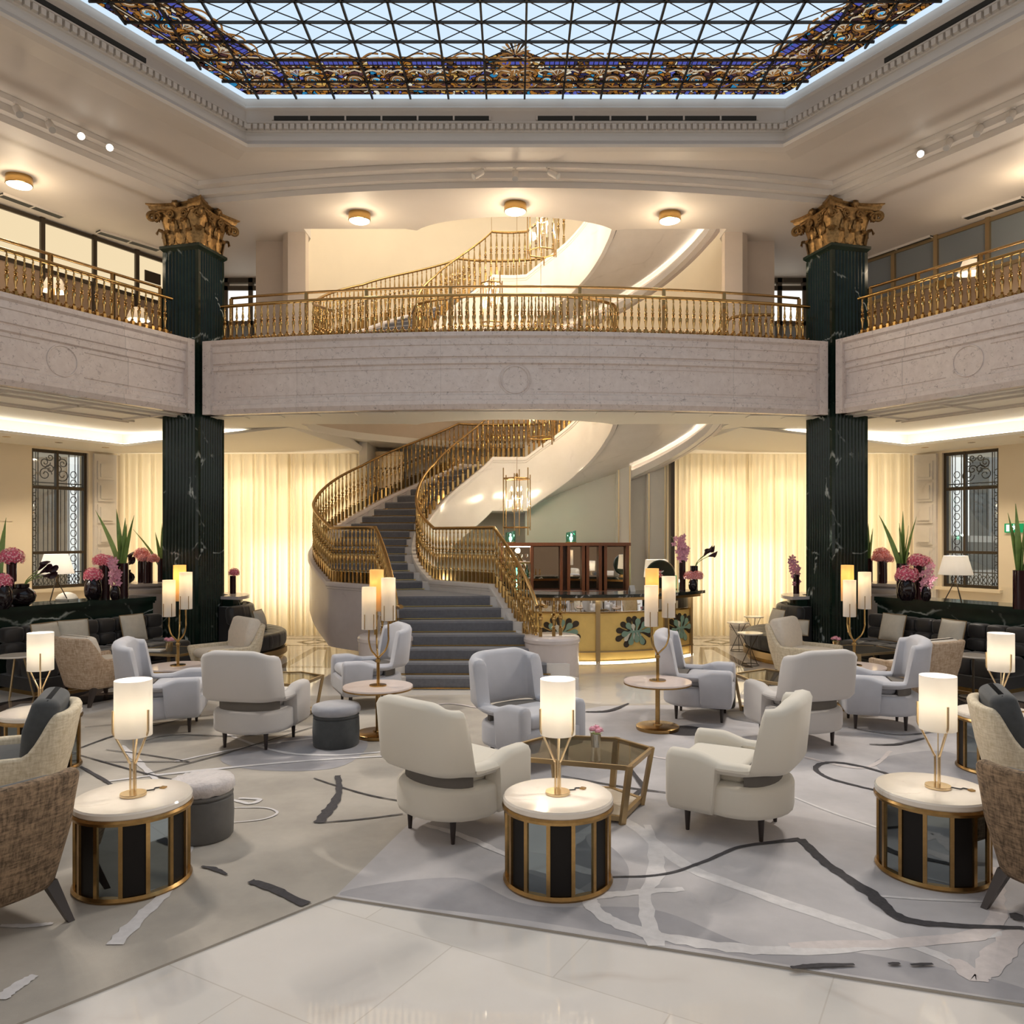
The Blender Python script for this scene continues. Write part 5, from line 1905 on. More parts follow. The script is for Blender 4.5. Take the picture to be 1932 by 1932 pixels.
# ---------------------------------------------------------------- hexagonal coffee tables
HEX = [(-.50, -.20), (.26, -.43), (.50, .06), (.27, .35), (-.24, .45), (-.55, .13)]
def make_hex(label, top):
    t = thing('coffee_table', label, 'coffee table', (0, 0, 0), 0, 'six-sided brass coffee tables')
    def frame(s, z0, z1, w):
        mb = MB()
        rings = []
        inn = [(x * (s - w), y * (s - w)) for x, y in HEX]
        out = [(x * s, y * s) for x, y in HEX]
        for (o, i) in zip(out, inn):
            rings.append([(*o, z0), (*o, z1), (*i, z1), (*i, z0)])
        return mb.loft(rings, 0, False, True)
    frame(1.0, .388, .42, .055).build('top_frame', M['bronze_matte'], t, smooth=False)
    frame(.84, .02, .055, .08).build('bottom_frame', M['bronze_matte'], t, smooth=False)
    MB().prism([(x * .947, y * .947) for x, y in HEX], .404, .413).build('glass_top', top, t, smooth=False)
    MB().prism([(x * .77, y * .77) for x, y in HEX], .03, .05).build('lower_shelf', M['marble_top'], t, smooth=False)
    for x, y in HEX:
        d = Vector((-y, x)).normalized() * .022
        e = Vector((x, y)).normalized() * .014
        rg = []
        for s, z in ((.83, .0), (.985, .42)):
            c = Vector((x * s, y * s))
            rg.append([(c.x + d.x - e.x, c.y + d.y - e.y, z), (c.x + d.x + e.x, c.y + d.y + e.y, z), (c.x - d.x + e.x, c.y - d.y + e.y, z), (c.x - d.x - e.x, c.y - d.y - e.y, z)])
        MB().loft(rg).build('leg', M['bronze_matte'], t, smooth=False)
    return t
h0 = make_hex('six-sided brass coffee table with smoked glass top between the cream armchairs', M['smoke_glass'])
h0.location = (.52, 5.82, .0135)
dup(h0, (-2.62, 8.75, .0135), R(15), 'brass coffee table half hidden behind the grey armchair on the left')
dup(h0, (2.95, 8.85, .0135), R(150), 'brass coffee table half hidden behind the grey armchair on the right')
h1 = make_hex('brass coffee table with black top in front of the left sofa', M['black'])
h1.location = (-4.72, 10.92, .004)
dup(h1, (4.82, 11.02, .004), R(40), 'brass coffee table with black top in front of the right sofa')

# stools
def make_stool(label, top, body, r=.21):
    t = thing('round_stool', label, 'stool', (0, 0, 0), 0, 'round upholstered stools')
    k = r / .21
    MB().lathe([(.001, 0), (.195 * k, 0), (.205 * k, .012), (.21 * k, .15), (.205 * k, .262), (.19 * k, .272), (.001, .272)], 40).build('body', body, t, angle=40)
    MB().lathe([(.001, .268), (.20 * k, .272), (.207 * k, .285), (.20 * k, .298), (.001, .30)], 40).build('band', body, t, angle=50)
    n = 40
    rings = []
    for rr, z in ((.001, .30), (.195, .298), (.216, .32), (.218, .35), (.205, .378), (.16, .392), (.08, .398), (.001, .399)):
        rings.append([(rr * k * (1 + (.025 * random.uniform(-1, 1) if top is M['fur'] else 0)) * math.cos(2 * PI * i / n), rr * k * math.sin(2 * PI * i / n),
                       z + (random.uniform(-.006, .006) if top is M['fur'] and rr > .1 else 0)) for i in range(n)])
    MB().loft(rings).build('seat', top, t, angle=70)
    return t
s0 = make_stool('round grey leather stool with mauve fur top beside the left drum table', M['fur'], M['leather_grey'], .20)
s0.location = (-2.07, 5.26, .0135)
s1 = make_stool('small dark round stool with slate velvet top beside the left pedestal table', M['velvet_blue'], M['felt_grey'], .22)
s1.location = (-1.70, 7.55, .0135)
s2 = make_stool('dark round stool behind the blue-grey armchair near the bar', M['velvet_blue'], M['felt_grey'], .20)
s2.location = (2.36, 9.25, .0135)
s3 = make_stool('beige round stool by the right curtain behind the wire tables', M['seat_cream'], M['seat_cream'], .18)
s3.location = (4.12, 14.6, .0)
s4 = make_stool('cream round stool behind the pale blue armchair beside the left sofa table', M['seat_cream'], M['seat_cream'], .2)
s4.location = (-4.38, 9.55, .004)

# ---------------------------------------------------------------- sofas, counters, bench round the columns
N_L = Vector((.866, -.5, 0))
def side_root(name, lab, cat, sx, s, off, z=0, grp=None):
    """a thing standing off the counter line of one side; local +Y looks into the hall"""
    p = Vector((-6.2, 11.4, 0)) + Vector((DX, DY, 0)) * s + N_L * off
    x = p.x if sx == -1 else -p.x
    fx = N_L.x if sx == -1 else -N_L.x
    return thing(name, lab, cat, (x, p.y, z), face(fx, N_L.y), grp)
def make_sofa(sx):
    nm = 'left' if sx == -1 else 'right'
    t = side_root('tufted_sofa', 'dark velvet tufted sofa in front of the %s green marble counter' % nm, 'sofa', sx, -.05, .04)
    w = 1.15
    MB().box((-w, .10, 0), (w, .93, .05)).build('plinth', M['brass'], t, smooth=False)
    MB().box((-w, .05, .05), (w, .92, .20)).build('base', M['velvet_dark'], t, smooth=False)
    for r_, (z0, z1) in enumerate(((.44, .60), (.60, .80))):
        k = 9
        for i in range(k):
            mb = MB()
            x = -w + (i + .5) * 2 * w / k
            softbox(mb, w / k - .003, .10, (z1 - z0) / 2, .045, (x, .16 - (.02 if r_ else 0), (z0 + z1) / 2), puff=.004)
            mb.build('back_pad', M['velvet_dark'], t, angle=60)
    for r_ in range(2):
        k = 7
        for i in range(k):
            mb = MB()
            x = -w + (i + .5) * 2 * w / k
            softbox(mb, w / k - .003, .17, .12, .05, (x, .40 + .34 * r_, .32), puff=.004)
            mb.build('seat_pad', M['velvet_dark'], t, angle=60)
    return t
def make_counter(sx):
    nm = 'left' if sx == -1 else 'right'
    t = side_root('marble_counter', 'dark green marble counter with vases and a lamp running behind the %s sofa' % nm, 'counter', sx, 0, 0)
    # the column end is at +s (away from the camera)
    s_sign = 1 if Vector((math.cos(t.rotation_euler.z), math.sin(t.rotation_euler.z))).dot(Vector((DX if sx == -1 else -DX, DY))) > 0 else -1
    a, b = sorted((-3.0 * s_sign, 1.14 * s_sign))
    MB().box((a, -.48, 0), (b, -.02, .97)).build('body', M['green_marble'], t, smooth=False)
    MB().box((a, -.55, .985), (b, .06, 1.05)).build('worktop', M['green_marble'], t, smooth=False)
    MB().box((a, -.52, .95), (b, .03, .985)).build('moulding', M['green_marble'], t, smooth=False)
    for s in (-1.42, -2.8):
        c = s * s_sign
        MB().box((c - .16, -.02, 0), (c + .16, .06, .95)).build('pilaster', M['green_marble'], t, smooth=False)
        mb = MB()
        mb.loft([[(c - q, y, z) for q, y, z in ((.12, .06, z0), (-.12, .06, z0), (-.12, yy, z0), (.12, yy, z0))] for z0, yy in ((.40, .09), (.5, .16), (.62, .13), (.74, .20), (.86, .22), (.90, .18))])
        mb.build('bracket', M['gilt'], t, angle=50)
    return t
for sx in (-1, 1):
    make_counter(sx)
    make_sofa(sx)
def cushion(loc, w, h, rx, rz, label, grp='oatmeal sofa cushions'):
    t = thing('cushion', label, 'cushion', loc, rz, grp)
    mb = MB()
    n = 14
    rings = []
    top, bot = [], []
    for j in range(n + 1):
        for i in range(n + 1):
            u, v = i / n * 2 - 1, j / n * 2 - 1
            k = max(0, (1 - u * u)) ** .45 * max(0, (1 - v * v)) ** .45
            cx = 1 - .04 * (1 - v * v)
            cz = 1 - .04 * (1 - u * u)
            top.append((u * w * cx, .075 * k + .004, v * h * cz + h))
            bot.append((u * w * cx, -.075 * k - .004, v * h * cz + h))
    q = n + 1
    f = []
    for j in range(n):
        for i in range(n):
            f.append((j * q + i, j * q + i + 1, (j + 1) * q + i + 1, (j + 1) * q + i))
    mb.add(top, f)
    mb.add(bot, [tuple(reversed(x)) for x in f])
    rot = Matrix.Rotation(rx, 4, 'X')
    mb.xform(rot).build('cover', M['cushion'], t, angle=80)
    ed = [(-w, 0, 0), (w, 0, 0), (w, 0, 2 * h), (-w, 0, 2 * h)]
    e = MB().tube([rot @ Vector(p) for p in ed], .009, 6, 0, True)
    e.build('piping', M['piping'], t)
def sofa_pos(sx, s, off):
    p = Vector((-6.2, 11.4, 0)) + Vector((DX, DY, 0)) * s + N_L * off
    return (p.x if sx == -1 else -p.x, p.y)
for sx, s, off, yaw, lab in ((-1, -.72, .44, 14, 'oatmeal cushion on the left sofa, nearest the frame edge'), (-1, -.35, .40, -6, 'oatmeal cushion on the left sofa behind the tan chair'),
                             (-1, .55, .42, 8, 'oatmeal cushion on the left sofa beside the green column'),
                             (1, .62, .42, -8, 'oatmeal cushion on the right sofa beside the green column'), (1, -.28, .44, -14, 'oatmeal cushion leaning on the right sofa, nearest the frame edge')):
    x, y = sofa_pos(sx, s, off)
    fx = N_L.x if sx == -1 else -N_L.x
    cushion((x, y, .445), .21, .20, R(14), face(fx, N_L.y) + R(yaw), lab)

# round benches behind each column
def bench(sx):
    nm = 'left' if sx == -1 else 'right'
    t = thing('curved_bench', 'dark tufted bench curving round the back of the %s green column' % nm, 'sofa', (sx * 5.17, 12.95, 0))
    a0, a1 = (-30, 108)
    def P(r, a):
        return (-sx * r * math.cos(R(a)), r * math.sin(R(a)))
    def ringband(r0, r1, z0, z1, n=30, b0=a0, b1=a1):
        rings = []
        for i in range(n + 1):
            a = b0 + (b1 - b0) * i / n
            rings.append([(*P(r0, a), z0), (*P(r1, a), z0), (*P(r1, a), z1), (*P(r0, a), z1)])
        return MB().loft(rings)
    ringband(.62, 1.34, .0, .07).build('plinth', M['brass'], t, angle=30)
    ringband(.60, 1.40, .07, .17).build('base_band', M['bronze_matte'], t, angle=30)
    ringband(.50, .74, .17, .86).build('back_frame', M['velvet_dark'], t, angle=30)
    ringband(.46, .80, .97, 1.02, 30, a0 + 10, a1).build('ledge', M['mauve_stone'], t, angle=30)
    ringband(.50, .70, .86, .97, 30, a0 + 10, a1).build('ledge_support', M['green_marble'], t, angle=30)
    k = 11
    for i in range(k):
        a = a0 + (a1 - a0) * (i + .5) / k
        mb = MB()
        softbox(mb, .16, .08, .15, .06, (0, 0, 0), puff=.006, rot=Matrix.Rotation(R(-8), 4, 'X'))
        x, y = P(.80, a)
        mb.xform(Matrix.Translation((x, y, .73)) @ Matrix.Rotation(math.atan2(y, x) + PI / 2, 4, 'Z')).build('back_pad', M['velvet_dark'], t, angle=60)
        mb = MB()
        softbox(mb, .235, .26, .13, .07, (0, 0, 0), puff=.006)
        x, y = P(1.12, a)
        mb.xform(Matrix.Translation((x, y, .31)) @ Matrix.Rotation(math.atan2(y, x) + PI / 2, 4, 'Z')).build('seat_pad', M['velvet_dark'], t, angle=60)
bench(-1)
bench(1)
cushion((4.20, 12.90, .45), .20, .18, R(-15), R(-80), 'oatmeal cushion on the curved bench behind the cream chair at right')
cushion((4.40, 12.35, .45), .15, .12, R(-12), R(-40), 'small cream cushion on the curved bench in front of the right column')
cushion((-4.12, 12.95, .45), .18, .17, R(-15), R(85), 'dark piped cushion on the curved bench right of the left column')

# little tables
def wire_table(x, y, h, r, label):
    t = thing('wire_side_table', label, 'side table', (x, y, .0), 0, 'small wire-legged tables')
    MB().lathe([(.001, h - .018), (r, h - .018), (r + .004, h - .009), (r, h), (.001, h)], 28).build('tabletop', M['marble_top'], t, angle=40)
    for k in range(3):
        a = R(120 * k + 20)
        c, s = math.cos(a), math.sin(a)
        MB().tube([(r * .85 * c, r * .85 * s, h - .018), (.015 * c, .015 * s, h * .52), (r * .7 * c, r * .7 * s, .008)], .006, 6).build('leg', M['dark_frame'], t)
    MB().tube([(r * .7 * math.cos(2 * PI * i / 20), r * .7 * math.sin(2 * PI * i / 20), .008) for i in range(20)], .006, 5, 0, True).build('foot_ring', M['dark_frame'], t)
wire_table(3.86, 13.75, .50, .19, 'small white-topped wire table by the right curtain, leftmost of the group')
wire_table(4.25, 14.15, .56, .17, 'small white-topped wire table by the right curtain, highest of the group')
wire_table(3.62, 12.25, .50, .19, 'small white-topped wire table nearest the curved bench at right')
x, y = sofa_pos(-1, -1.25, 1.0)
t = thing('round_side_table', 'small round pale table on dark slanted legs at the left end of the left sofa', 'side table', (-6.1, 9.75, .0))
MB().lathe([(.001, .515), (.22, .515), (.225, .525), (.22, .535), (.001, .535)], 32).build('tabletop', M['marble_top'], t, angle=40)
for k in range(3):
    a = R(30 + 120 * k)
    MB().tube([(.06 * math.cos(a), .06 * math.sin(a), .515), (.17 * math.cos(a), .17 * math.sin(a), 0)], .011, 8).build('leg', M['bronze_matte'], t)
t = thing('round_side_table', 'small round pale table at the right end of the right sofa, behind the farther lamp', 'side table', (5.62, 9.75, .0))
MB().lathe([(.001, .515), (.20, .515), (.205, .525), (.20, .535), (.001, .535)], 32).build('tabletop', M['marble_top'], t, angle=40)
MB().lathe([(.015, .03), (.015, .515)], 10).build('stem', M['dark_frame'], t)
MB().lathe([(.001, .0), (.16, .0), (.16, .02), (.02, .03)], 24).build('base', M['dark_frame'], t)

# ---------------------------------------------------------------- the bar
BC = Vector((1.0, 15.05, 0))
BR = 2.6
def bp(deg, r=BR):
    return (BC.x + r * math.cos(R(deg)), BC.y + r * math.sin(R(deg)))
def band(mb, r0, r1, z0, z1, a0, a1, mi=0, n=None):
    n = n or max(3, int(abs(a1 - a0) / 3))
    rings = []
    for i in range(n + 1):
        a = a0 + (a1 - a0) * i / n
        rings.append([(*bp(a, r0), z0), (*bp(a, r1), z0), (*bp(a, r1), z1), (*bp(a, r0), z1)])
    return mb.loft(rings, mi)
bar = thing('bar_counter', 'curved bar with gold leaf panels, sage flower emblems and black and white marble top', 'bar', (0, 0, 0))
A0, A1 = 228, 319
band(MB(), BR - .5, BR + .20, 1.035, 1.085, A0, A1 + 2).build('marble_top', M['dark_marble_top'], bar, angle=30)
band(MB(), BR - .4, BR + .14, .985, 1.035, A0, A1 + 1).build('brass_apron', M['brass_old'], bar, angle=30)
band(MB(), BR - .35, BR - .03, .0, .985, A0, A1).build('body', M['panel_black'], bar, angle=30)
band(MB(), BR - .05, BR, .80, .985, A0, A1).build('mirror_band', M['mirror_clear'], bar, angle=30)
band(MB(), BR - .02, BR + .025, .775, .80, A0, A1).build('upper_rail', M['brass'], bar, angle=30)
band(MB(), BR - .02, BR + .035, .165, .185, A0, A1).build('foot_rail', M['bronze_matte'], bar, angle=30)
band(MB(), BR - .06, BR - .005, .03, .165, A0, A1).build('kick_band', M['gold_leaf'], bar, angle=30)
band(MB(), BR - .06, BR + .01, .0, .03, A0, A1).build('base_strip', M['bronze_matte'], bar, angle=30)
band(MB(), BR + .012, BR + .03, .008, .018, A0, A1).build('led_strip', M['led'], bar, angle=30)
band(MB(), BR + .03, BR + .06, .9815, .9848, A0, A1).build('led_strip', M['led'], bar, angle=30)  # added strip, tucked under the top to brighten the gold panels
posts = [A0 + .8, 249.5, 276.5, 303.2, 318]
for a in posts:
    band(MB(), BR - .04, BR + .03, .0, 1.0, a - .75, a + .75, n=2).build('post', M['bronze_matte'], bar, angle=30)
def drop(b, e, r, n=12):
    """one petal: a narrow neck from b that ends in a round drop at e"""
    b, e = Vector(b), Vector(e)
    d = (e - b).normalized()
    w = Vector((-d.y, d.x))
    pts = [b - w * .013, b.lerp(e, .45) - w * .015]
    for i in range(n + 1):
        a = -PI * .70 + 2 * PI * .70 * i / n
        pts.append(e + (d * math.cos(a) * 1.15 + w * math.sin(a)) * r)
    pts += [b.lerp(e, .45) + w * .015, b + w * .013]
    return [(p.x, p.y) for p in pts]
pp = [(posts[i] + .75, posts[i + 1] - .75) for i in range(4)]
for a0, a1 in pp:
    pn = band(MB(), BR - .05, BR - .002, .185, .775, a0, a1).build('gold_panel', M['gold_leaf'], bar, angle=30)
    am = (a0 + a1) / 2
    K = .00121
    SAGE = [(-90, -80), (45, -130), (140, -90), (205, -10), (110, 130), (30, 100), (-55, 130), (-145, 25)]
    DARK = [(-75, -155), (5, -160), (130, -145), (220, -115), (-155, -95), (-210, -20), (-220, 85), (-110, 160), (240, 50), (140, 140)]
    CREAM = [(-20, -70), (75, 60), (-15, 70), (-120, 90)]
    for m_, nm, ends, r_, dep in ((M['umber'], 'dark_petal_emblem', DARK, .047, .012), (M['cream_enamel'], 'cream_petal_emblem', CREAM, .034, .020), (M['sage'], 'sage_petal_emblem', SAGE, .046, .034)):
        mb = MB()
        for ex, ez in ends:
            sx_ = max(-50, min(62, ex * .45))
            dr = drop((sx_ * K, .004), (ex * K, -ez * K), r_)
            vs = []
            for q in (dep - .012, dep):
                for (u, v) in dr:
                    vs.append((*bp(am + math.degrees(u / BR), BR + q), .475 + v))
            n = len(dr)
            mb.add(vs, [tuple(range(n, 2 * n)), tuple(range(n - 1, -1, -1))] + [(i, (i + 1) % n, n + (i + 1) % n, n + i) for i in range(n)])
        sp = [(-56, -12), (66, -18), (66, 8), (-56, 14)]
        vs = [(*bp(am + math.degrees(u * K / BR), BR + q), .475 - v * K) for q in (dep - .012, dep) for u, v in sp]
        mb.add(vs, [(4, 5, 6, 7), (3, 2, 1, 0)] + [(i, (i + 1) % 4, 4 + (i + 1) % 4, 4 + i) for i in range(4)])
        mb.build(nm, m_, pn, smooth=False)
# back bar with mirrors
bb = thing('back_bar_cabinet', 'reddish walnut back bar cabinet with framed mirrors and shelves behind the bar', 'cabinet', (1.0, 15.1, 0))
MB().box((-1.28, -.02, .0), (1.16, .36, .95)).build('base', M['wood_red'], bb, smooth=False)
MB().box((-1.30, .28, .95), (1.18, .36, 1.84)).build('back_panel', M['wood_red'], bb, smooth=False)
MB().box((-1.32, .0, 1.80), (1.20, .38, 1.86)).build('cornice', M['wood_red'], bb, smooth=False)
for x in (-1.28, -.68, -.12, .02, .30, .38, .62, .72, 1.14):
    MB().box((x - .028, .02, .95), (x + .028, .30, 1.80)).build('upright', M['wood_red'], bb, smooth=False)
for x0, x1 in ((-.64, -.16), (.05, .28), (.41, .60), (.76, 1.10)):
    MB().box((x0, .24, .98), (x1, .275, 1.78)).build('mirror', M['mirror_clear'], bb, smooth=False)
for z in (1.15, 1.46):
    MB().box((-1.26, .04, z), (-.70, .30, z + .03)).build('shelf', M['brass_old'], bb, smooth=False)
MB().box((-1.24, .262, .97), (-.70, .275, 1.79)).build('mirror', M['mirror_clear'], bb, smooth=False)
MB().box((-1.24, .24, 1.775), (-.70, .26, 1.79)).build('led_strip', M['led'], bb, smooth=False)
lamp('bar_shelf_glow', 'POINT', (.05, 15.2, 1.70), 6, WARM, .05)
def bottle(x, y, z, m, label, s=1):
    t = tag(MB().lathe([(.001, 0), (.032, 0), (.035, .01), (.035, .13), (.028, .16), (.012, .19), (.012, .24), (.015, .245), (.001, .25)], 12).build('bottle', m, None), label, 'bottle', 'bottles on the back bar shelf')
    t.location = (x, y, z)
    t.scale = (s, s, s)
bw = ['far left', 'second from left', 'third from left', 'third from right', 'second from right', 'far right']
for k in range(6):
    bottle(-.20 + k * .085, 15.22, 1.182, [M['vase_black'], M['green_glass'], M['brass_old'], M['clear'], M['vase_plum'], M['green_glass']][k], '%s bottle on the lower shelf of the back bar, seen between the balusters' % bw[k], .95)
for k in range(5):
    g = tag(MB().lathe([(.001, 0), (.03, 0), (.004, .008), (.004, .07), (.03, .10), (.034, .15), (.03, .15), (.026, .10), (.001, .075)], 12).build('stem_glass', M['clear'], None),
            '%s stem glass on the upper shelf of the back bar' % ['first', 'second', 'middle', 'fourth', 'last'][k], 'glass', 'stem glasses on the back bar shelf')
    g.location = (-.18 + k * .10, 15.22, 1.492)
def glass_lamp(x, y, z, h, r, label):
    t = thing('glass_lamp', label, 'lamp', (x, y, z), 0, 'green glass lamps')
    MB().lathe([(.001, 0), (r + .01, 0), (r + .01, .015), (.001, .015)], 20).build('base', M['brass_old'], t)
    n = 24
    MB().loft([[(rr * math.cos(2 * PI * i / n), rr * math.sin(2 * PI * i / n), z_ + (.02 * math.cos(2 * PI * i / n) if z_ > .1 else 0)) for i in range(n)] for rr, z_ in
               ((r, .015), (r * 1.04, h * .5), (r, h), (r - .012, h), (r - .01, .03))], 0, False).build('glass_shade', M['green_glass'], t, angle=50)
    MB().lathe([(.01, .02), (.03, .07), (.03, .10), (.001, .13)], 12).build('bulb', M['bulb'], t)
    lamp('glass_lamp_glow', 'POINT', (x, y - .12, z + .15), 3.0, (1, .96, .80), .03)
glass_lamp(-.09, 15.22, 1.86, .21, .095, 'lit green glass lamp on the back bar cabinet beside the hanging lantern')
glass_lamp(1.07, 15.22, 1.86, .21, .095, 'lit green glass lamp on the middle of the back bar cabinet')
def on_bar(px, py, z=1.085):
    return onz(px, py, z)
glass_lamp(2.68, 13.45, 1.085, .22, .05, 'small lit green glass lamp at the right end of the bar')
glass_lamp(.02, 12.95, 1.085, .20, .06, 'lit green glass lamp on the bar seen through the stair balusters')
def shade_lamp(x, y, z, h, r0, r1, sh, label, rot=0):
    """white shade on a thin tripod"""
    t = thing('tripod_lamp', label, 'lamp', (x, y, z), rot, 'white-shaded tripod lamps')
    for k in range(3):
        a = R(120 * k + 30)
        MB().tube([(.13 * r1 / .2 * math.cos(a), .13 * r1 / .2 * math.sin(a), 0), (.02 * math.cos(a), .02 * math.sin(a), h * .42), (-.02 * math.cos(a), -.02 * math.sin(a), h * .60)], .008, 6).build('leg', M['dark_frame'], t)
    MB().tube([(0, 0, h * .42), (0, 0, h * .8)], .01, 8).build('stem', M['brass'], t)
    n = 32
    MB().loft([[(rr * math.cos(2 * PI * i / n), rr * math.sin(2 * PI * i / n), z_) for i in range(n)] for rr, z_ in ((r1, h - sh), (r0, h), (r0 - .004, h), (r1 - .004, h - sh))], 0, False, True).build('lamp_shade', M['shade_white'], t, angle=50)
    lamp('tripod_lamp_glow', 'POINT', (x, y, z + h - sh * .5), 9, (1, .92, .8), .04)
shade_lamp(2.42, 13.6, 1.085, .50, .19, .22, .30, 'white shaded lamp on the bar behind the round dark disc')
ds = thing('disc_sculpture', 'round dark disc ornament with a red and white abstract painting on the bar', 'ornament', (2.40, 13.15, 1.085), R(-12))
b = MB().lathe([(.001, -.07), (.22, -.07), (.235, -.05), (.24, 0), (.235, .05), (.22, .07), (.001, .07)], 48)
b.xform(Matrix.Translation((0, 0, .27)) @ Matrix.Rotation(R(90), 4, 'X'))
b.build('disc', M['green_marble'], ds, angle=35)
MB().box((-.10, -.06, 0), (.10, .06, .05)).build('foot', M['brass_old'], ds, smooth=False)
mb = MB()
rnd = random.Random(3)
for k in range(26):
    a, l = rnd.uniform(0, 2 * PI), rnd.uniform(.02, .10)
    x, z = -.02 + rnd.uniform(-.02, .02), .29 + rnd.uniform(-.02, .02)
    mb.tube([(x + l * .4 * math.cos(a), -.072, z + l * .4 * math.sin(a)), (x + l * math.cos(a), -.072, z + l * math.sin(a))], .006, 4, 0 if k % 4 else 1)
mb.add([(-.05, -.074, .22), (.03, -.074, .22), (.01, -.074, .30), (.02, -.074, .35), (-.03, -.074, .30)], [(0, 1, 2, 3, 4)], 1)
mb.build('painted_face_pattern', [M['white_paper'], M['red']], ds, smooth=False)
def card(x, y, z, w, h, rz, label):
    t = tag(MB().loft([[(-w, -.03, 0), (w, -.03, 0), (w, -.028, 0), (-w, -.028, 0)], [(-w, -.002, h), (w, -.002, h), (w, .0, h), (-w, .0, h)], [(-w, .0, h), (w, .0, h), (w, .002, h), (-w, .002, h)], [(-w, .028, 0), (w, .028, 0), (w, .03, 0), (-w, .03, 0)]]).build('card', M['white_paper'], None, smooth=False), label, 'card')
    t.location = (x, y, z)
    t.rotation_euler = (0, 0, rz)
card(1.9, 12.95, 1.085, .06, .10, R(40), 'folded white card standing on the bar in front of the mirrors')
card(2.26, 12.86, 1.085, .05, .16, R(-30), 'folded white card leaning beside the disc ornament on the bar')
# ---------------------------------------------------------------- flowers
def vase(name, prof, loc, m, label, n=24, s=1, inner=True):
    p = list(prof)
    top = p[-1]
    p += [(top[0] * .86, top[1]), (top[0] * .82, top[1] * .55), (.001, top[1] * .5)]
    o = MB().lathe([(r * s, z * s) for r, z in p], n).build(name, m, None, angle=50)
    o.location = loc
    return tag(o, label, 'vase')
CYL = lambda r, h: [(.001, 0), (r, 0), (r, h)]
OVAL = [(.001, 0), (.075, 0), (.115, .06), (.125, .14), (.115, .23), (.09, .28), (.085, .295)]
ROUND = [(.001, 0), (.08, 0), (.15, .06), (.17, .13), (.15, .19), (.09, .245), (.07, .26), (.085, .29), (.10, .295)]
SLIM = [(.001, 0), (.04, 0), (.065, .05), (.07, .11), (.06, .17), (.04, .2), (.045, .21)]
FLARE = [(.001, 0), (.085, 0), (.08, .05), (.045, .16), (.033, .30), (.038, .45), (.06, .55), (.072, .60)]
def flower_ball(mb, c, r, m_i=0, n=90, rnd=None, squash=.86):
    """hydrangea head: a dome of small four-petalled florets over a round core"""
    rnd = rnd or random
    c = Vector(c)
    mb.lathe([(.001, -r * .55), (r * .7, -r * .35), (r * .88, 0), (r * .7, r * .45), (.001, r * .66)], 10, c, m_i)
    for i in range(n):
        z = 1 - 1.5 * (i + .5) / n
        a = i * 2.39996
        q = math.sqrt(max(0, 1 - z * z))
        d = Vector((q * math.cos(a), q * math.sin(a), z * squash))
        p = c + d * r * rnd.uniform(.9, 1.06)
        nrm = (d + Vector((rnd.uniform(-.3, .3),) * 3)).normalized()
        u = nrm.orthogonal().normalized()
        v = nrm.cross(u)
        s = r * rnd.uniform(.17, .24)
        for k in range(4):
            b = k * PI / 2 + rnd.uniform(-.2, .2) + i
            e = u * math.cos(b) + v * math.sin(b)
            f = u * -math.sin(b) + v * math.cos(b)
            mb.add([p, p + e * s * .6 + f * s * .42 + nrm * s * .15, p + e * s * 1.1 + nrm * s * .05, p + e * s * .6 - f * s * .42 + nrm * s * .15], [(0, 1, 2, 3)], 1 if (i * 7 + k) % 5 < 2 else m_i)
def hydrangea(heads, loc, m, label, stem=.2, z_in=0):
    t = thing('hydrangea', label, 'flower', loc)
    mb = MB()
    rnd = random.Random(hash(label) % 1000 if False else len(label))
    for (x, y, z, r) in heads:
        flower_ball(mb, (x, y, z), r, 0, 80, rnd)
    mb.build('flower_head', [m, M['petal_light']], t, smooth=False, fix=False)
    sb = MB()
    for (x, y, z, r) in heads:
        sb.tube([(0, 0, -stem), (x * .4, y * .4, z * .3 - stem * .3), (x, y, z - r * .3)], .006, 5)
    sb.build('stem', M['stem'], t)
    return t
def blades(loc, hs, label, spread=.25, stem=.3, w=.022):
    t = thing('blade_leaves', label, 'plant', loc)
    for k, (h, dx, dy) in enumerate(hs):
        mb = MB()
        n = 8
        vs, fs = [], []
        for i in range(n + 1):
            f = i / n
            x, y, z = dx * f ** 1.5, dy * f ** 1.5, -stem + (h + stem) * f
            ww = w * (.55 + .9 * math.sin(PI * min(.97, f * .75 + .12))) * (1 - f ** 4) + .001
            a = .6 * k
            c, s = math.cos(a * .5), math.sin(a * .5)
            vs += [(x - ww * c, y - ww * s, z), (x, y + .008, z), (x + ww * c, y + ww * s, z)]
        for i in range(n):
            b = 3 * i
            fs += [(b, b + 1, b + 4, b + 3), (b + 1, b + 2, b + 5, b + 4)]
        mb.add(vs, fs)
        mb.build('leaf', M['leaf'], t, fix=False)
    return t
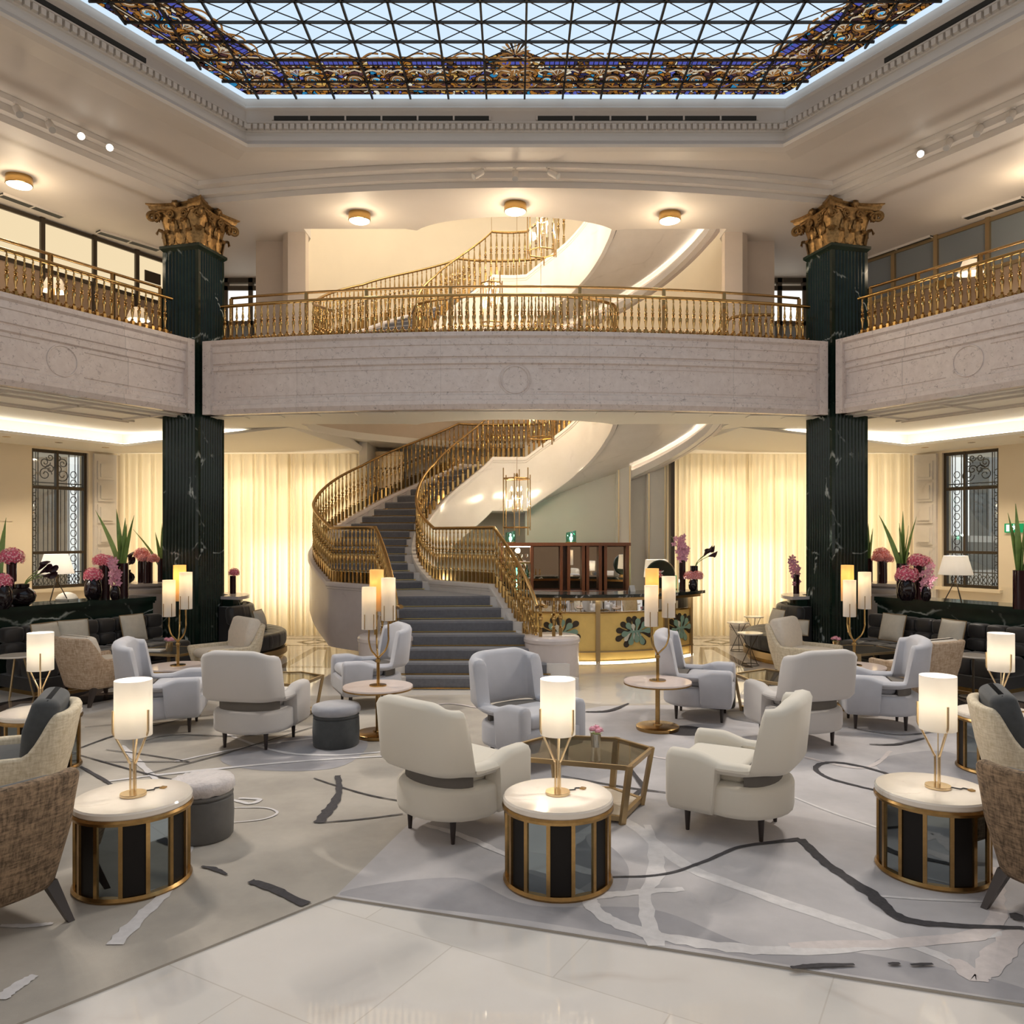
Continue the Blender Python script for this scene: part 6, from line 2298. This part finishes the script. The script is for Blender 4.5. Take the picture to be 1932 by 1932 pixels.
def orchid(loc, stems, m, label, stem=.15):
    t = thing('orchid', label, 'flower', loc)
    sb, fb = MB(), MB()
    rnd = random.Random(len(label))
    for (dx, h, n, s) in stems:
        path = [Vector((dx * f * f * 1.1, .02 * f, -stem + (h + stem) * f)) for f in [i / 8 for i in range(9)]]
        sb.tube(path, .005, 5)
        for k in range(n):
            f = .35 + .65 * k / n
            c = Vector((dx * f * f * 1.1 + (.6 * s if k % 2 else -.6 * s), rnd.uniform(-.9, .4) * s, -stem + (h + stem) * f + rnd.uniform(-.02, .02)))
            nrm = Vector((rnd.uniform(-.5, .5), -1, rnd.uniform(-.3, .3))).normalized()
            u = nrm.orthogonal().normalized()
            v = nrm.cross(u)
            for q in range(5):
                b = q * 2 * PI / 5 + rnd.uniform(-.2, .2)
                e = u * math.cos(b) + v * math.sin(b)
                g = u * -math.sin(b) + v * math.cos(b)
                fb.add([c, c + e * s * .6 + g * s * .38 + nrm * s * .2, c + e * s * 1.1 + nrm * s * .1, c + e * s * .6 - g * s * .38 + nrm * s * .2], [(0, 1, 2, 3)])
            fb.lathe([(.001, -.2 * s), (.22 * s, 0), (.001, .2 * s)], 6, c + nrm * s * .2)
    sb.build('stem', M['stem'], t)
    fb.build('blossom_spray', m, t, smooth=False, fix=False)
    return t
def calla(loc, ends, label, stem=.15):
    t = thing('calla_lily', label, 'flower', loc)
    for (dx, dz, a) in ends:
        d = Vector((math.cos(R(a)), 0, math.sin(R(a))))
        e = Vector((dx, 0, dz))
        MB().tube(catmull([(0, 0, -stem), (dx * .25, 0, dz * .3), tuple(e)], 5), .006, 5).build('stem', M['stem'], t)
        rg = []
        n = 10
        for f, r in ((0, .008), (.25, .020), (.55, .032), (.8, .042), (.9, .050), (.88, .045), (.6, .02)):
            c = e + d * (.15 * f)
            u = d.orthogonal().normalized()
            v = d.cross(u)
            rg.append([c + (u * math.cos(2 * PI * i / n) + v * math.sin(2 * PI * i / n)) * r + d * (.045 * math.cos(2 * PI * i / n) if .75 < f else 0) for i in range(n)])
        MB().loft(rg).build('bloom', M['petal_dark'], t, angle=60)
    return t
CT = 1.05
# left counter
def L_(px, py):
    return onz(px, py, CT)
p = L_(176, 1131)
vase('oval_vase', OVAL, p, M['vase_black'], 'black oval vase on the left counter under a low hydrangea')
hydrangea([(0, 0, .06, .135)], (p[0], p[1], CT + .295), M['petal_pink'], 'low pink hydrangea in the black oval vase on the left counter')
p = L_(197, 1128)
vase('cylinder_vase', CYL(.075, .50), p, M['vase_plum'], 'tall dark cylinder vase on the left counter behind the oval vase')
hydrangea([(-.04, 0, .06, .125), (.09, -.05, .05, .11)], (p[0], p[1], CT + .50), M['petal_pink'], 'tall pink hydrangea pair in the cylinder vase on the left counter')
p = L_(217, 1132)
vase('slim_vase', SLIM, p, M['vase_black'], 'small black slim vase holding orchids on the left counter')
orchid((p[0], p[1], CT + .21), [(-.02, .42, 11, .055), (.06, .28, 7, .055)], M['petal_orchid'], 'pink orchid sprays in the slim vase on the left counter')
p = L_(231, 1126)
vase('cylinder_vase', CYL(.09, .52), p, M['vase_plum'], 'wide dark cylinder vase on the left counter holding tall leaves')
blades((p[0], p[1], CT + .52), [(.82, -.42, .0), (.70, .03, .03), (.84, -.12, .05), (.60, .08, -.03), (.74, .18, .0), (.50, -.02, -.05), (.66, .12, .06)], 'tall green blade leaves in the cylinder vase on the left counter', w=.030)
p = L_(42, 1143)
vase('round_vase', ROUND, p, M['vase_black'], 'round black bottle vase with a flared lip on the left counter')
calla((p[0], p[1], CT + .28), [(.24, .16, 30), (.28, .12, 5), (.22, .20, 50), (.30, .18, 15)], 'dark calla lilies leaning right from the round vase on the left counter')
p = L_(22, 1143)
vase('flared_vase', FLARE, p, M['vase_plum'], 'tall waisted dark vase near the left frame edge')
hydrangea([(.0, 0, .05, .15)], (p[0], p[1], CT + .60), M['petal_pink'], 'pink hydrangea on the tall waisted vase near the left frame edge')
p = L_(4, 1149)
vase('oval_vase', OVAL, p, M['vase_black'], 'black oval vase cut by the left frame edge')
hydrangea([(0, 0, .06, .12)], (p[0], p[1], CT + .295), M['petal_pink'], 'pink hydrangea cut by the left frame edge')
p = L_(-2, 1137)
vase('cylinder_vase', CYL(.075, .42), p, M['vase_plum'], 'dark cylinder vase cut by the left frame edge holding leaves')
blades((p[0], p[1], CT + .42), [(.78, .10, 0), (.60, .04, .02), (.66, -.1, 0)], 'tall green blade leaves at the left frame edge', w=.03)
p = L_(106, 1135)
shade_lamp(p[0], p[1], CT, .68, .155, .235, .28, 'white shaded tripod lamp on the left counter in front of the window')
tag(MB().lathe([(.001, 0), (.14, 0), (.15, .03), (.11, .09), (.05, .12), (.001, .125)], 20).build('cloth_bundle', M['cushion'], None), 'folded pale cloth on the left counter beside the tripod lamp', 'cloth').location = L_(126, 1133)
# plinth beside the left column and its vases
def plinth(x, y, label):
    t = thing('marble_plinth', label, 'plinth', (x, y, 0))
    MB().lathe([(.40, 0), (.40, 1.03), (.44, 1.06), (.46, 1.10), (.44, 1.12), (.40, 1.13), (.43, 1.15), (.47, 1.16), (.48, 1.20), (.001, 1.205)], 40).build('body', M['mauve_stone'], t, angle=30)
plinth(-6.25, 13.5, 'round pale stone plinth carrying vases behind the left counter')
plinth(6.25, 13.5, 'round pale stone plinth carrying vases behind the right counter')
PZ = 1.205
p = onz(257, 1104, PZ)
for sx, nm in ((-1, 'left'), (1, 'right')):
    bx, by = sx * 6.25, 13.5
    vase('round_vase', ROUND, (bx + (-.22 if sx == -1 else .20), by - .26, PZ), M['vase_black'], 'small round black vase on the %s stone plinth' % nm, s=.75)
    calla((bx + (-.22 if sx == -1 else .20), by - .26, PZ + .21), [(-.05, .12, 100), (.04, .14, 80), (.0, .08, 40)], 'short dark calla lilies in the small round vase on the %s plinth' % nm)
    vase('cylinder_vase', CYL(.065, .42), (bx - .02 * sx - .06, by - .10, PZ), M['vase_plum'], 'dark cylinder vase on the %s stone plinth, under the higher coral hydrangea' % nm)
    hydrangea([(0, 0, .05, .13)], (bx - .02 * sx - .06, by - .10, PZ + .42), M['petal_coral'], 'higher coral hydrangea above the %s stone plinth' % nm)
    vase('cylinder_vase', CYL(.075, .36), (bx - .14 * sx, by - .27, PZ), M['vase_plum'], 'dark cylinder vase on the %s stone plinth, in front, under the lower coral hydrangea' % nm)
    hydrangea([(-.07, 0, .05, .10), (.08, .0, .04, .10)], (bx - .14 * sx, by - .27, PZ + .36), M['petal_coral'], 'lower coral hydrangea pair in front on the %s stone plinth' % nm)
    vase('cylinder_vase', CYL(.07, .40), (bx - .20 * sx, by + .12, PZ), M['vase_plum'], 'dark cylinder vase holding leaves at the back of the %s stone plinth' % nm)
    blades((bx - .20 * sx, by + .12, PZ + .40), [(.60, .0, 0), (.52, .08 , 0), (.45, -.14, .05), (.66, .10 if sx == -1 else -.30, .03), (.5, -.5 if sx == -1 else .06, .0)], 'bright green blade leaves rising behind the %s stone plinth' % nm)
# right counter
p = L_(1711, 1133)
vase('oval_vase', OVAL, p, M['vase_black'], 'black oval vase on the right counter under a low hydrangea')
hydrangea([(0, 0, .07, .155)], (p[0], p[1], CT + .295), M['petal_pink'], 'low pink hydrangea in the black oval vase on the right counter')
p = L_(1734, 1131)
vase('cylinder_vase', CYL(.075, .50), p, M['vase_plum'], 'tall dark cylinder vase on the right counter behind the oval vase')
hydrangea([(-.03, 0, .06, .13), (.06, -.02, .05, .11)], (p[0], p[1], CT + .50), M['petal_pink'], 'tall pink hydrangea pair in the cylinder vase on the right counter')
p = L_(1747, 1134)
vase('slim_vase', SLIM, p, M['vase_black'], 'small black slim vase holding orchids on the right counter')
orchid((p[0], p[1], CT + .21), [(.05, .36, 8, .055), (-.06, .20, 5, .05), (.10, .16, 4, .05)], M['petal_orchid'], 'pink orchid sprays in the slim vase on the right counter')
p = L_(1703, 1127)
vase('cylinder_vase', CYL(.09, .52), p, M['vase_plum'], 'wide dark cylinder vase on the right counter holding tall leaves')
blades((p[0], p[1], CT + .52), [(.74, -.36, .0), (.80, .02, .03), (.72, .24, .05), (.58, .08, -.03), (.64, .16, .0), (.55, -.08, -.05), (.62, -.02, .06)], 'tall green blade leaves in the cylinder vase on the right counter', w=.030)
p = L_(1803, 1136)
shade_lamp(p[0], p[1], CT, .66, .155, .225, .27, 'white shaded tripod lamp on the right counter in front of the window')
p = L_(1925, 1149)
vase('cylinder_vase', CYL(.085, .50), p, M['vase_plum'], 'dark cylinder vase cut by the right frame edge holding leaves')
blades((p[0], p[1], CT + .50), [(.86, -.06, .0), (.74, -.14, .03), (.7, .10, .05), (.58, .03, -.03), (.66, .2, 0)], 'tall green blade leaves at the right frame edge', w=.032)
mb = MB().quad((-.5, 0, 0), (.5, 0, 0), (.5, 0, .22), (-.5, 0, .22))
for sx, nm in ((1, 'right'),):
    x, y = sofa_pos(1, -1.0, -.45)
    t = tag(mb.build('glass_screen', M['clear'], None, smooth=False), 'low clear glass screen standing on the right counter at the frame edge', 'screen')
    t.location = (x, y, CT)
    t.rotation_euler = (0, 0, face(-N_L.x, N_L.y))
# bar flowers
BZ = 1.085
vase('cylinder_vase', CYL(.055, .50), (2.79, 13.28, BZ), M['vase_plum'], 'tall dark cylinder vase at the right end of the bar')
orchid((2.79, 13.28, BZ + .50), [(-.02, .42, 14, .05), (-.16, .40, 6, .05), (.07, .25, 9, .05), (0, .30, 9, .05)], M['petal_orchid'], 'pink orchid bunch in the tall vase at the right end of the bar')
vase('cylinder_vase', CYL(.065, .40), (3.02, 13.42, BZ), M['vase_black'], 'black cylinder vase at the right end of the bar holding calla lilies')
calla((3.02, 13.42, BZ + .40), [(.16, .16, 55), (.20, .20, 40), (.24, .16, 15), (.22, .22, 30)], 'black calla lilies leaning right from the vase at the end of the bar')
vase('oval_vase', OVAL, (2.94, 13.14, BZ), M['vase_black'], 'small black oval vase at the right end of the bar in front', s=.6)
hydrangea([(-.05, 0, .06, .10), (.07, 0, .06, .10)], (2.94, 13.14, BZ + .18), M['petal_coral'], 'pink hydrangea in the small oval vase at the end of the bar')
# vases behind the columns
vase('cylinder_vase', CYL(.05, .32), (4.72, 13.35, 1.02), M['vase_plum'], 'dark cylinder vase on the bench ledge at the edge of the right column')
orchid((4.72, 13.35, 1.34), [(-.10, .32, 8, .06), (-.02, .2, 5, .05), (0, -.12, 4, .05)], M['petal_orchid'], 'pink orchid peeping out left of the right green column')
vase('cylinder_vase', CYL(.05, .30), (-4.74, 13.35, 1.02), M['vase_plum'], 'dark cylinder vase on the bench ledge at the edge of the left column')
hydrangea([(.02, 0, .05, .09)], (-4.74, 13.35, 1.32), M['petal_pink'], 'pink hydrangea peeping out right of the left green column')
# posies on the coffee tables
def posy(x, y, z, label, label2, s=1, m='brass_pale'):
    v = tag(MB().lathe([(.001, 0), (.032 * s, 0), (.040 * s, .10 * s), (.036 * s, .10 * s), (.028 * s, .05 * s), (.001, .05 * s)], 20).build('metal_cup', M[m], None), label, 'vase')
    v.location = (x, y, z)
    t = thing('posy', label2, 'flower', (x, y, z + .09 * s))
    mb = MB()
    rnd = random.Random(4)
    for k in range(5):
        a = k * 1.26
        flower_ball(mb, (.032 * s * math.cos(a), .032 * s * math.sin(a), .035 * s + .012 * (k % 2)), .026 * s, 0, 22, rnd)
    mb.build('blossom_cluster', [M['petal_orchid'], M['petal_light']], t, smooth=False, fix=False)
    lb = MB()
    for k in range(7):
        a = k * .9
        d = Vector((math.cos(a), math.sin(a), .25)) * .055 * s
        e = Vector((-math.sin(a), math.cos(a), 0)) * .014 * s
        lb.add([(0, 0, 0), tuple(d * .6 + e), tuple(d), tuple(d * .6 - e)], [(0, 1, 2, 3)])
    lb.build('leaf_spray', M['leaf'], t, smooth=False, fix=False)
posy(.60, 5.92, .0135 + .412, 'small steel cup on the glass coffee table between the cream armchairs', 'pink posy in the steel cup on the glass coffee table', 1, 'mirror_clear')
posy(-4.72, 10.85, .416, 'small brass cup on the black-topped table by the left sofa', 'pink posy in the cup by the left sofa', 1.25)
posy(4.42, 10.95, .416, 'small brass cup on the black-topped table by the right sofa', 'pink posy in the cup by the right sofa', 1.25)
bk = tag(MB().box((-.13, -.09, 0), (.13, .09, .02)).build('menu_folder', M['white_paper'], None, smooth=False), 'white folder lying on the black-topped table by the left sofa', 'folder')
bk.location = (-4.95, 10.88, .4165)

# ---------------------------------------------------------------- curtains and windows
def curtain(x0, x1, y, z1, label, n, amp=.05, phase=0):
    mb = MB()
    k = n * 8
    rnd = random.Random(int(abs(x0) * 100))
    xs, ph, s = [], phase, []
    fr = [rnd.uniform(.8, 1.25) for _ in range(n + 2)]
    rows = []
    for i in range(k + 1):
        f = i / k
        q = f * n
        j = int(q)
        a = q * 2 * PI
        rows.append((x0 + (x1 - x0) * f + .02 * math.sin(a * .5), amp * fr[min(j, n)] * math.sin(a) + .02 * math.sin(a * .37)))
    zs = (.0, .25, 1.2, 2.4, z1 - .25, z1 - .06, z1)
    am = (1.25, 1.15, 1.0, .9, .7, .5, .35)
    vs = []
    for z, m_ in zip(zs, am):
        for (x, o) in rows:
            vs.append((x, y + o * m_, z))
    w = k + 1
    fs = []
    for r in range(len(zs) - 1):
        for i in range(k):
            fs.append((r * w + i, r * w + i + 1, (r + 1) * w + i + 1, (r + 1) * w + i))
    mb.add(vs, fs)
    o = mb.build('sheer_curtain', M['curtain'], None, angle=180, fix=False)
    o.location = (0, 0, .012)
    return tag(o, label, 'curtain', 'sheer cream curtains')
curtain(-4.50, -3.08, 15.72, 3.60, 'sheer cream curtain between the left column and the stair', 13)
curtain(-6.25, -4.45, 15.76, 3.60, 'sheer cream curtain just right of the left green column', 15)
curtain(-7.80, -6.22, 15.70, 3.60, 'sheer cream curtain between the left window and the left column', 12)
curtain(3.12, 4.62, 15.72, 3.60, 'sheer cream curtain beside the grey pilaster right of the bar', 13)
curtain(4.58, 6.30, 15.76, 3.60, 'sheer cream curtain just left of the right green column', 15)
curtain(6.26, 7.80, 15.70, 3.60, 'sheer cream curtain between the right column and the right window', 12)
for sx, nm in ((-1, 'left'), (1, 'right')):
    t = thing('curtain_rail', 'thin rail with rings seen through the %s sheer curtain' % nm, 'curtain rail', (sx * 4.0, 15.9, 3.40))
    MB().tube([(-.75, 0, 0), (.75, 0, 0)], .022, 8).build('rod', M['trim_gold'], t)
    for k in range(13):
        MB().tube([(-.68 + k * .113 + .0, .045 * math.cos(q * PI / 4), .045 * math.sin(q * PI / 4)) for q in range(8)], .014, 5, 0, True).build('ring', M['trim_gold'], t)
    MB().box((-.76, -.02, -.02), (-.72, .30, .02)).build('bracket', M['trim_gold'], t, smooth=False)
    MB().box((.72, -.02, -.02), (.76, .30, .02)).build('bracket', M['trim_gold'], t, smooth=False)
def spiral_pts(cx, cz, r, a0, turns, sgn=1, n=20):
    return [(cx + r * (1 - .8 * i / n) * math.cos(a0 + sgn * turns * 2 * PI * i / n), 0, cz + r * (1 - .8 * i / n) * math.sin(a0 + sgn * turns * 2 * PI * i / n)) for i in range(n + 1)]
def window(sx):
    nm = 'left' if sx == -1 else 'right'
    # local: x along the wall away from the camera, y into the street
    t = bpy.data.objects.new('window_%d' % (1 if sx == -1 else 2), None)
    C.objects.link(t)
    struct(t)
    w, z0, z1 = 1.06, 1.02, 3.58
    fr = MB()
    mull = .50 if sx == -1 else .66
    for x in (0.02, w - .02):
        fr.box((x - .035, .06, z0), (x + .035, .14, z1))
    fr.box((mull - .022, .06, z0), (mull + .022, .14, z1))
    for z in (z0 + .03, 1.68, 2.88, z1 - .03):
        fr.box((0, .065, z - .026), (w, .135, z + .026))
    fr2 = MB().box((0, .09, z0), (w, .10, z1))
    sill = MB().box((-.08, -.10, z0 - .06), (w + .08, .05, z0))
    gr = MB()
    # wrought iron: scrolled head, plain uprights, ringed side bands
    for x in (.12, .20, .34, .42, .50, .58, .66, .74, .82, .94):
        gr.tube([(x, .24, z0), (x, .24, 2.92 if .25 < x < .9 else z1)], .008, 5)
    for x in (.06, w - .06, .24, w - .24):
        gr.tube([(x, .24, z0), (x, .24, z1)], .011, 5)
    for z in (1.30, 2.92, 2.98):
        gr.tube([(0, .24, z), (w, .24, z)], .011, 5)
    def sp(*a, **k):
        gr.tube([(x, .24, z) for x, y, z in spiral_pts(*a, **k)], .010, 5)
    for cx in (.37, .70):
        for cz, r, s in ((3.14, .13, 1), (3.36, .10, -1)):
            sp(cx, cz, r, 0 if cx < .5 else PI, 1.5, s)
            sp(cx + (.09 if cx < .5 else -.09), cz + .1, r * .7, PI, 1.3, -s)
    for k in range(12):
        z = 1.40 + k * .16
        for cx in (.15, w - .15):
            gr.tube([(cx + .06 * math.cos(q * PI / 4), .24, z + .065 * math.sin(q * PI / 4)) for q in range(8)], .008, 4, 0, True)
    for k in range(7):
        cx = .12 + k * .14
        gr.tube([(cx + .065 * math.cos(q * PI / 4), .24, 1.16 + .08 * math.sin(q * PI / 4)) for q in range(8)], .008, 4, 0, True)
        gr.tube([(cx - .07, .24, 1.05), (cx + .07, .24, 1.28)], .007, 4)
        gr.tube([(cx + .07, .24, 1.05), (cx - .07, .24, 1.28)], .007, 4)
    base = Matrix.Translation((-7.9 - DX * 1.66, 15.8 - DY * 1.66, 0)) @ Matrix.Rotation(math.atan2(DY, DX), 4, 'Z')
    for mb, name, m in ((fr, 'window_frame', M['dark_frame']), (fr2, 'pane', M['pane']), (sill, 'sill', M['cream_wall']), (gr, 'iron_grille', M['iron'])):
        mb.xform(base)
        if sx == 1:
            mb.v = [(-x, y, z) for x, y, z in mb.v]
        mb.build(name, m, t, smooth=False)
window(-1)
window(1)
# the street outside
struct(MB().quad((-30, 9, -.02), (-8.3, 9, -.02), (-8.3, 30, -.02), (-30, 30, -.02)).quad((8.3, 9, -.02), (30, 9, -.02), (30, 30, -.02), (8.3, 30, -.02)).build('street_ground', M['street'], smooth=False))
fc = thing('street_building', 'stone building across the street seen through the left window', 'building', (-15.5, 23.0, 0), R(-40))
MB().box((-5, 0, 0), (5, .5, 9)).build('wall', M['facade'], fc, smooth=False)
for k in range(5):
    MB().box((-4.6 + k * 2.0, -.06, .4), (-3.6 + k * 2.0, .02, 4.2)).build('window', M['facade_dark'], fc, smooth=False)
    MB().box((-3.3 + k * 2.0, -.25, 0), (-2.95 + k * 2.0, .0, 9)).build('pilaster', M['facade'], fc, smooth=False)
fc = thing('street_building', 'dark building across the street seen through the right window', 'building', (17.5, 25.5, 0), R(40))
MB().box((-6, 0, 0), (6, .5, 9)).build('wall', M['facade_dark'], fc, smooth=False)
for k in range(5):
    MB().box((-5 + k * 2.2, -.06, 2.6), (-3.6 + k * 2.2, .02, 6.2)).build('window', M['pane'], fc, smooth=False)
    MB().box((-3.3 + k * 2.2, -.25, 0), (-2.9 + k * 2.2, .0, 9)).build('pilaster', M['facade'], fc, smooth=False)
vn = thing('parked_van', 'white parked van in the street behind the right window', 'van', (11.6, 19.6, 0), R(20))
side = [(-1.9, .3), (1.9, .3), (1.95, .95), (1.55, 1.15), (1.0, 1.95), (-1.9, 2.0)]
b = MB().loft([[(x, y, z) for x, z in side] for y in (-.85, .85)])
b.build('body', M['van_white'], vn, smooth=False)
MB().loft([[(x, y, z) for x, z in ((-1.7, 1.2), (1.45, 1.2), (1.0, 1.8), (-1.7, 1.85))] for y in (-.86, .86)]).build('side_window', M['facade_dark'], vn, smooth=False)
for x in (-1.25, 1.2):
    for y in (-.86, .70):
        w_ = MB().lathe([(.001, 0), (.32, 0), (.32, .16), (.001, .16)], 20)
        w_.xform(Matrix.Translation((x, y + .16, .32)) @ Matrix.Rotation(R(90), 4, 'X')).build('wheel', M['tyre'], vn)
rnd = random.Random(9)
for (x, y, s, lab) in ((-10.2, 16.2, .7, 'leafy street plant low outside the left window'), (10.35, 16.6, .8, 'leafy street plant low outside the right window')):
    mb = MB()
    for k in range(260):
        d = Vector((rnd.gauss(0, .35), rnd.gauss(0, .35), abs(rnd.gauss(.5, .35)))) * s
        e = Vector((rnd.uniform(-1, 1), rnd.uniform(-1, 1), rnd.uniform(-.4, 1))).normalized() * .12
        f = e.orthogonal().normalized() * .04
        mb.add([tuple(d), tuple(d + e * .5 + f), tuple(d + e), tuple(d + e * .5 - f)], [(0, 1, 2, 3)])
    mb.box((-.25, -.25, 0), (.25, .25, .35))
    o = tag(mb.build('street_plant', M['hedge'], None, smooth=False, fix=False), lab, 'plant')
    o.location = (x, y, 0)

# ---------------------------------------------------------------- small things on the walls and the gallery
ex = thing('exit_sign', 'green running man exit sign on the cream wall at the right frame edge', 'sign', (0, 0, 0))
mb, mw = MB(), MB()
mb.box((-.16, -.02, 0), (.16, 0, .16))
run = [[(-.01, .125), (.012, .125), (.012, .145), (-.01, .145)], [(-.035, .115), (.02, .12), (.025, .07), (.0, .07)], [(-.055, .085), (-.03, .105), (-.03, .095), (-.05, .075)],
       [(.015, .105), (.05, .085), (.045, .075), (.012, .09)], [(.02, .075), (.045, .05), (.04, .02), (.028, .02), (.03, .045), (.005, .065)], [(.0, .07), (-.02, .045), (-.055, .045), (-.055, .035), (-.012, .032), (.012, .06)]]
for g in run:
    mw.add([(x, -.021, z) for x, z in g], [tuple(range(len(g)))])
mw.add([(-.13, -.021, .02), (-.075, -.021, .02), (-.075, -.021, .14), (-.13, -.021, .14)], [(0, 1, 2, 3)])
b = Matrix.Translation((8.86, 14.11, 2.05)) @ Matrix.Rotation(-math.atan2(DY, DX), 4, 'Z')
mb.xform(b).build('panel', M['exit_green'], ex, smooth=False)
mw.xform(b).build('pictogram', M['exit_white'], ex, smooth=False, fix=False)
pq = tag(MB().box((-.14, -.02, 0), (.14, 0, .14)).build('brass_plaque', M['brass'], None, smooth=False), 'small brass plaque on the right gallery partition', 'plaque')
pq.location = (7.28, 13.5, 6.2)
pq.rotation_euler = (0, 0, R(-60))
pq = tag(MB().box((-.16, -.02, 0), (.16, 0, .2)).build('dark_plaque', M['dark_frame'], None, smooth=False), 'dark plaque high on the left gallery beside the green column', 'plaque')
pq.location = (-6.65, 14.57, 6.62)
pq.rotation_euler = (0, 0, R(60))
def floor_lamp(x, y, z, h, label):
    t = thing('floor_lamp', label, 'lamp', (x, y, z), 0, 'white-shaded gallery lamps')
    MB().lathe([(.001, 0), (.15, 0), (.15, .02), (.012, .03), (.012, h - .1)], 20).build('stand', M['brass_old'], t, angle=40)
    n = 24
    MB().loft([[(r * math.cos(2 * PI * i / n), r * math.sin(2 * PI * i / n), z_) for i in range(n)] for r, z_ in ((.19, h - .2), (.11, h), (.106, h), (.186, h - .2))], 0, False, True).build('lamp_shade', M['shade_white'], t, angle=50)
    lamp('gallery_lamp_glow', 'POINT', (x, y, z + h - .14), 8, WARM, .05)
floor_lamp(-7.25, 12.5, 4.58, 1.45, 'white-shaded lamp on the left gallery farther from the column')
floor_lamp(-6.45, 13.6, 4.58, 1.3, 'white-shaded lamp on the left gallery nearer the column')
floor_lamp(7.1, 12.4, 4.58, 1.7, 'white-shaded lamp on the right gallery')
for sx, nm in ((-1, 'left'), (1, 'right')):
    ck = [(-5.55, 12.15, 3.78)]
print('objects', len(bpy.data.objects))
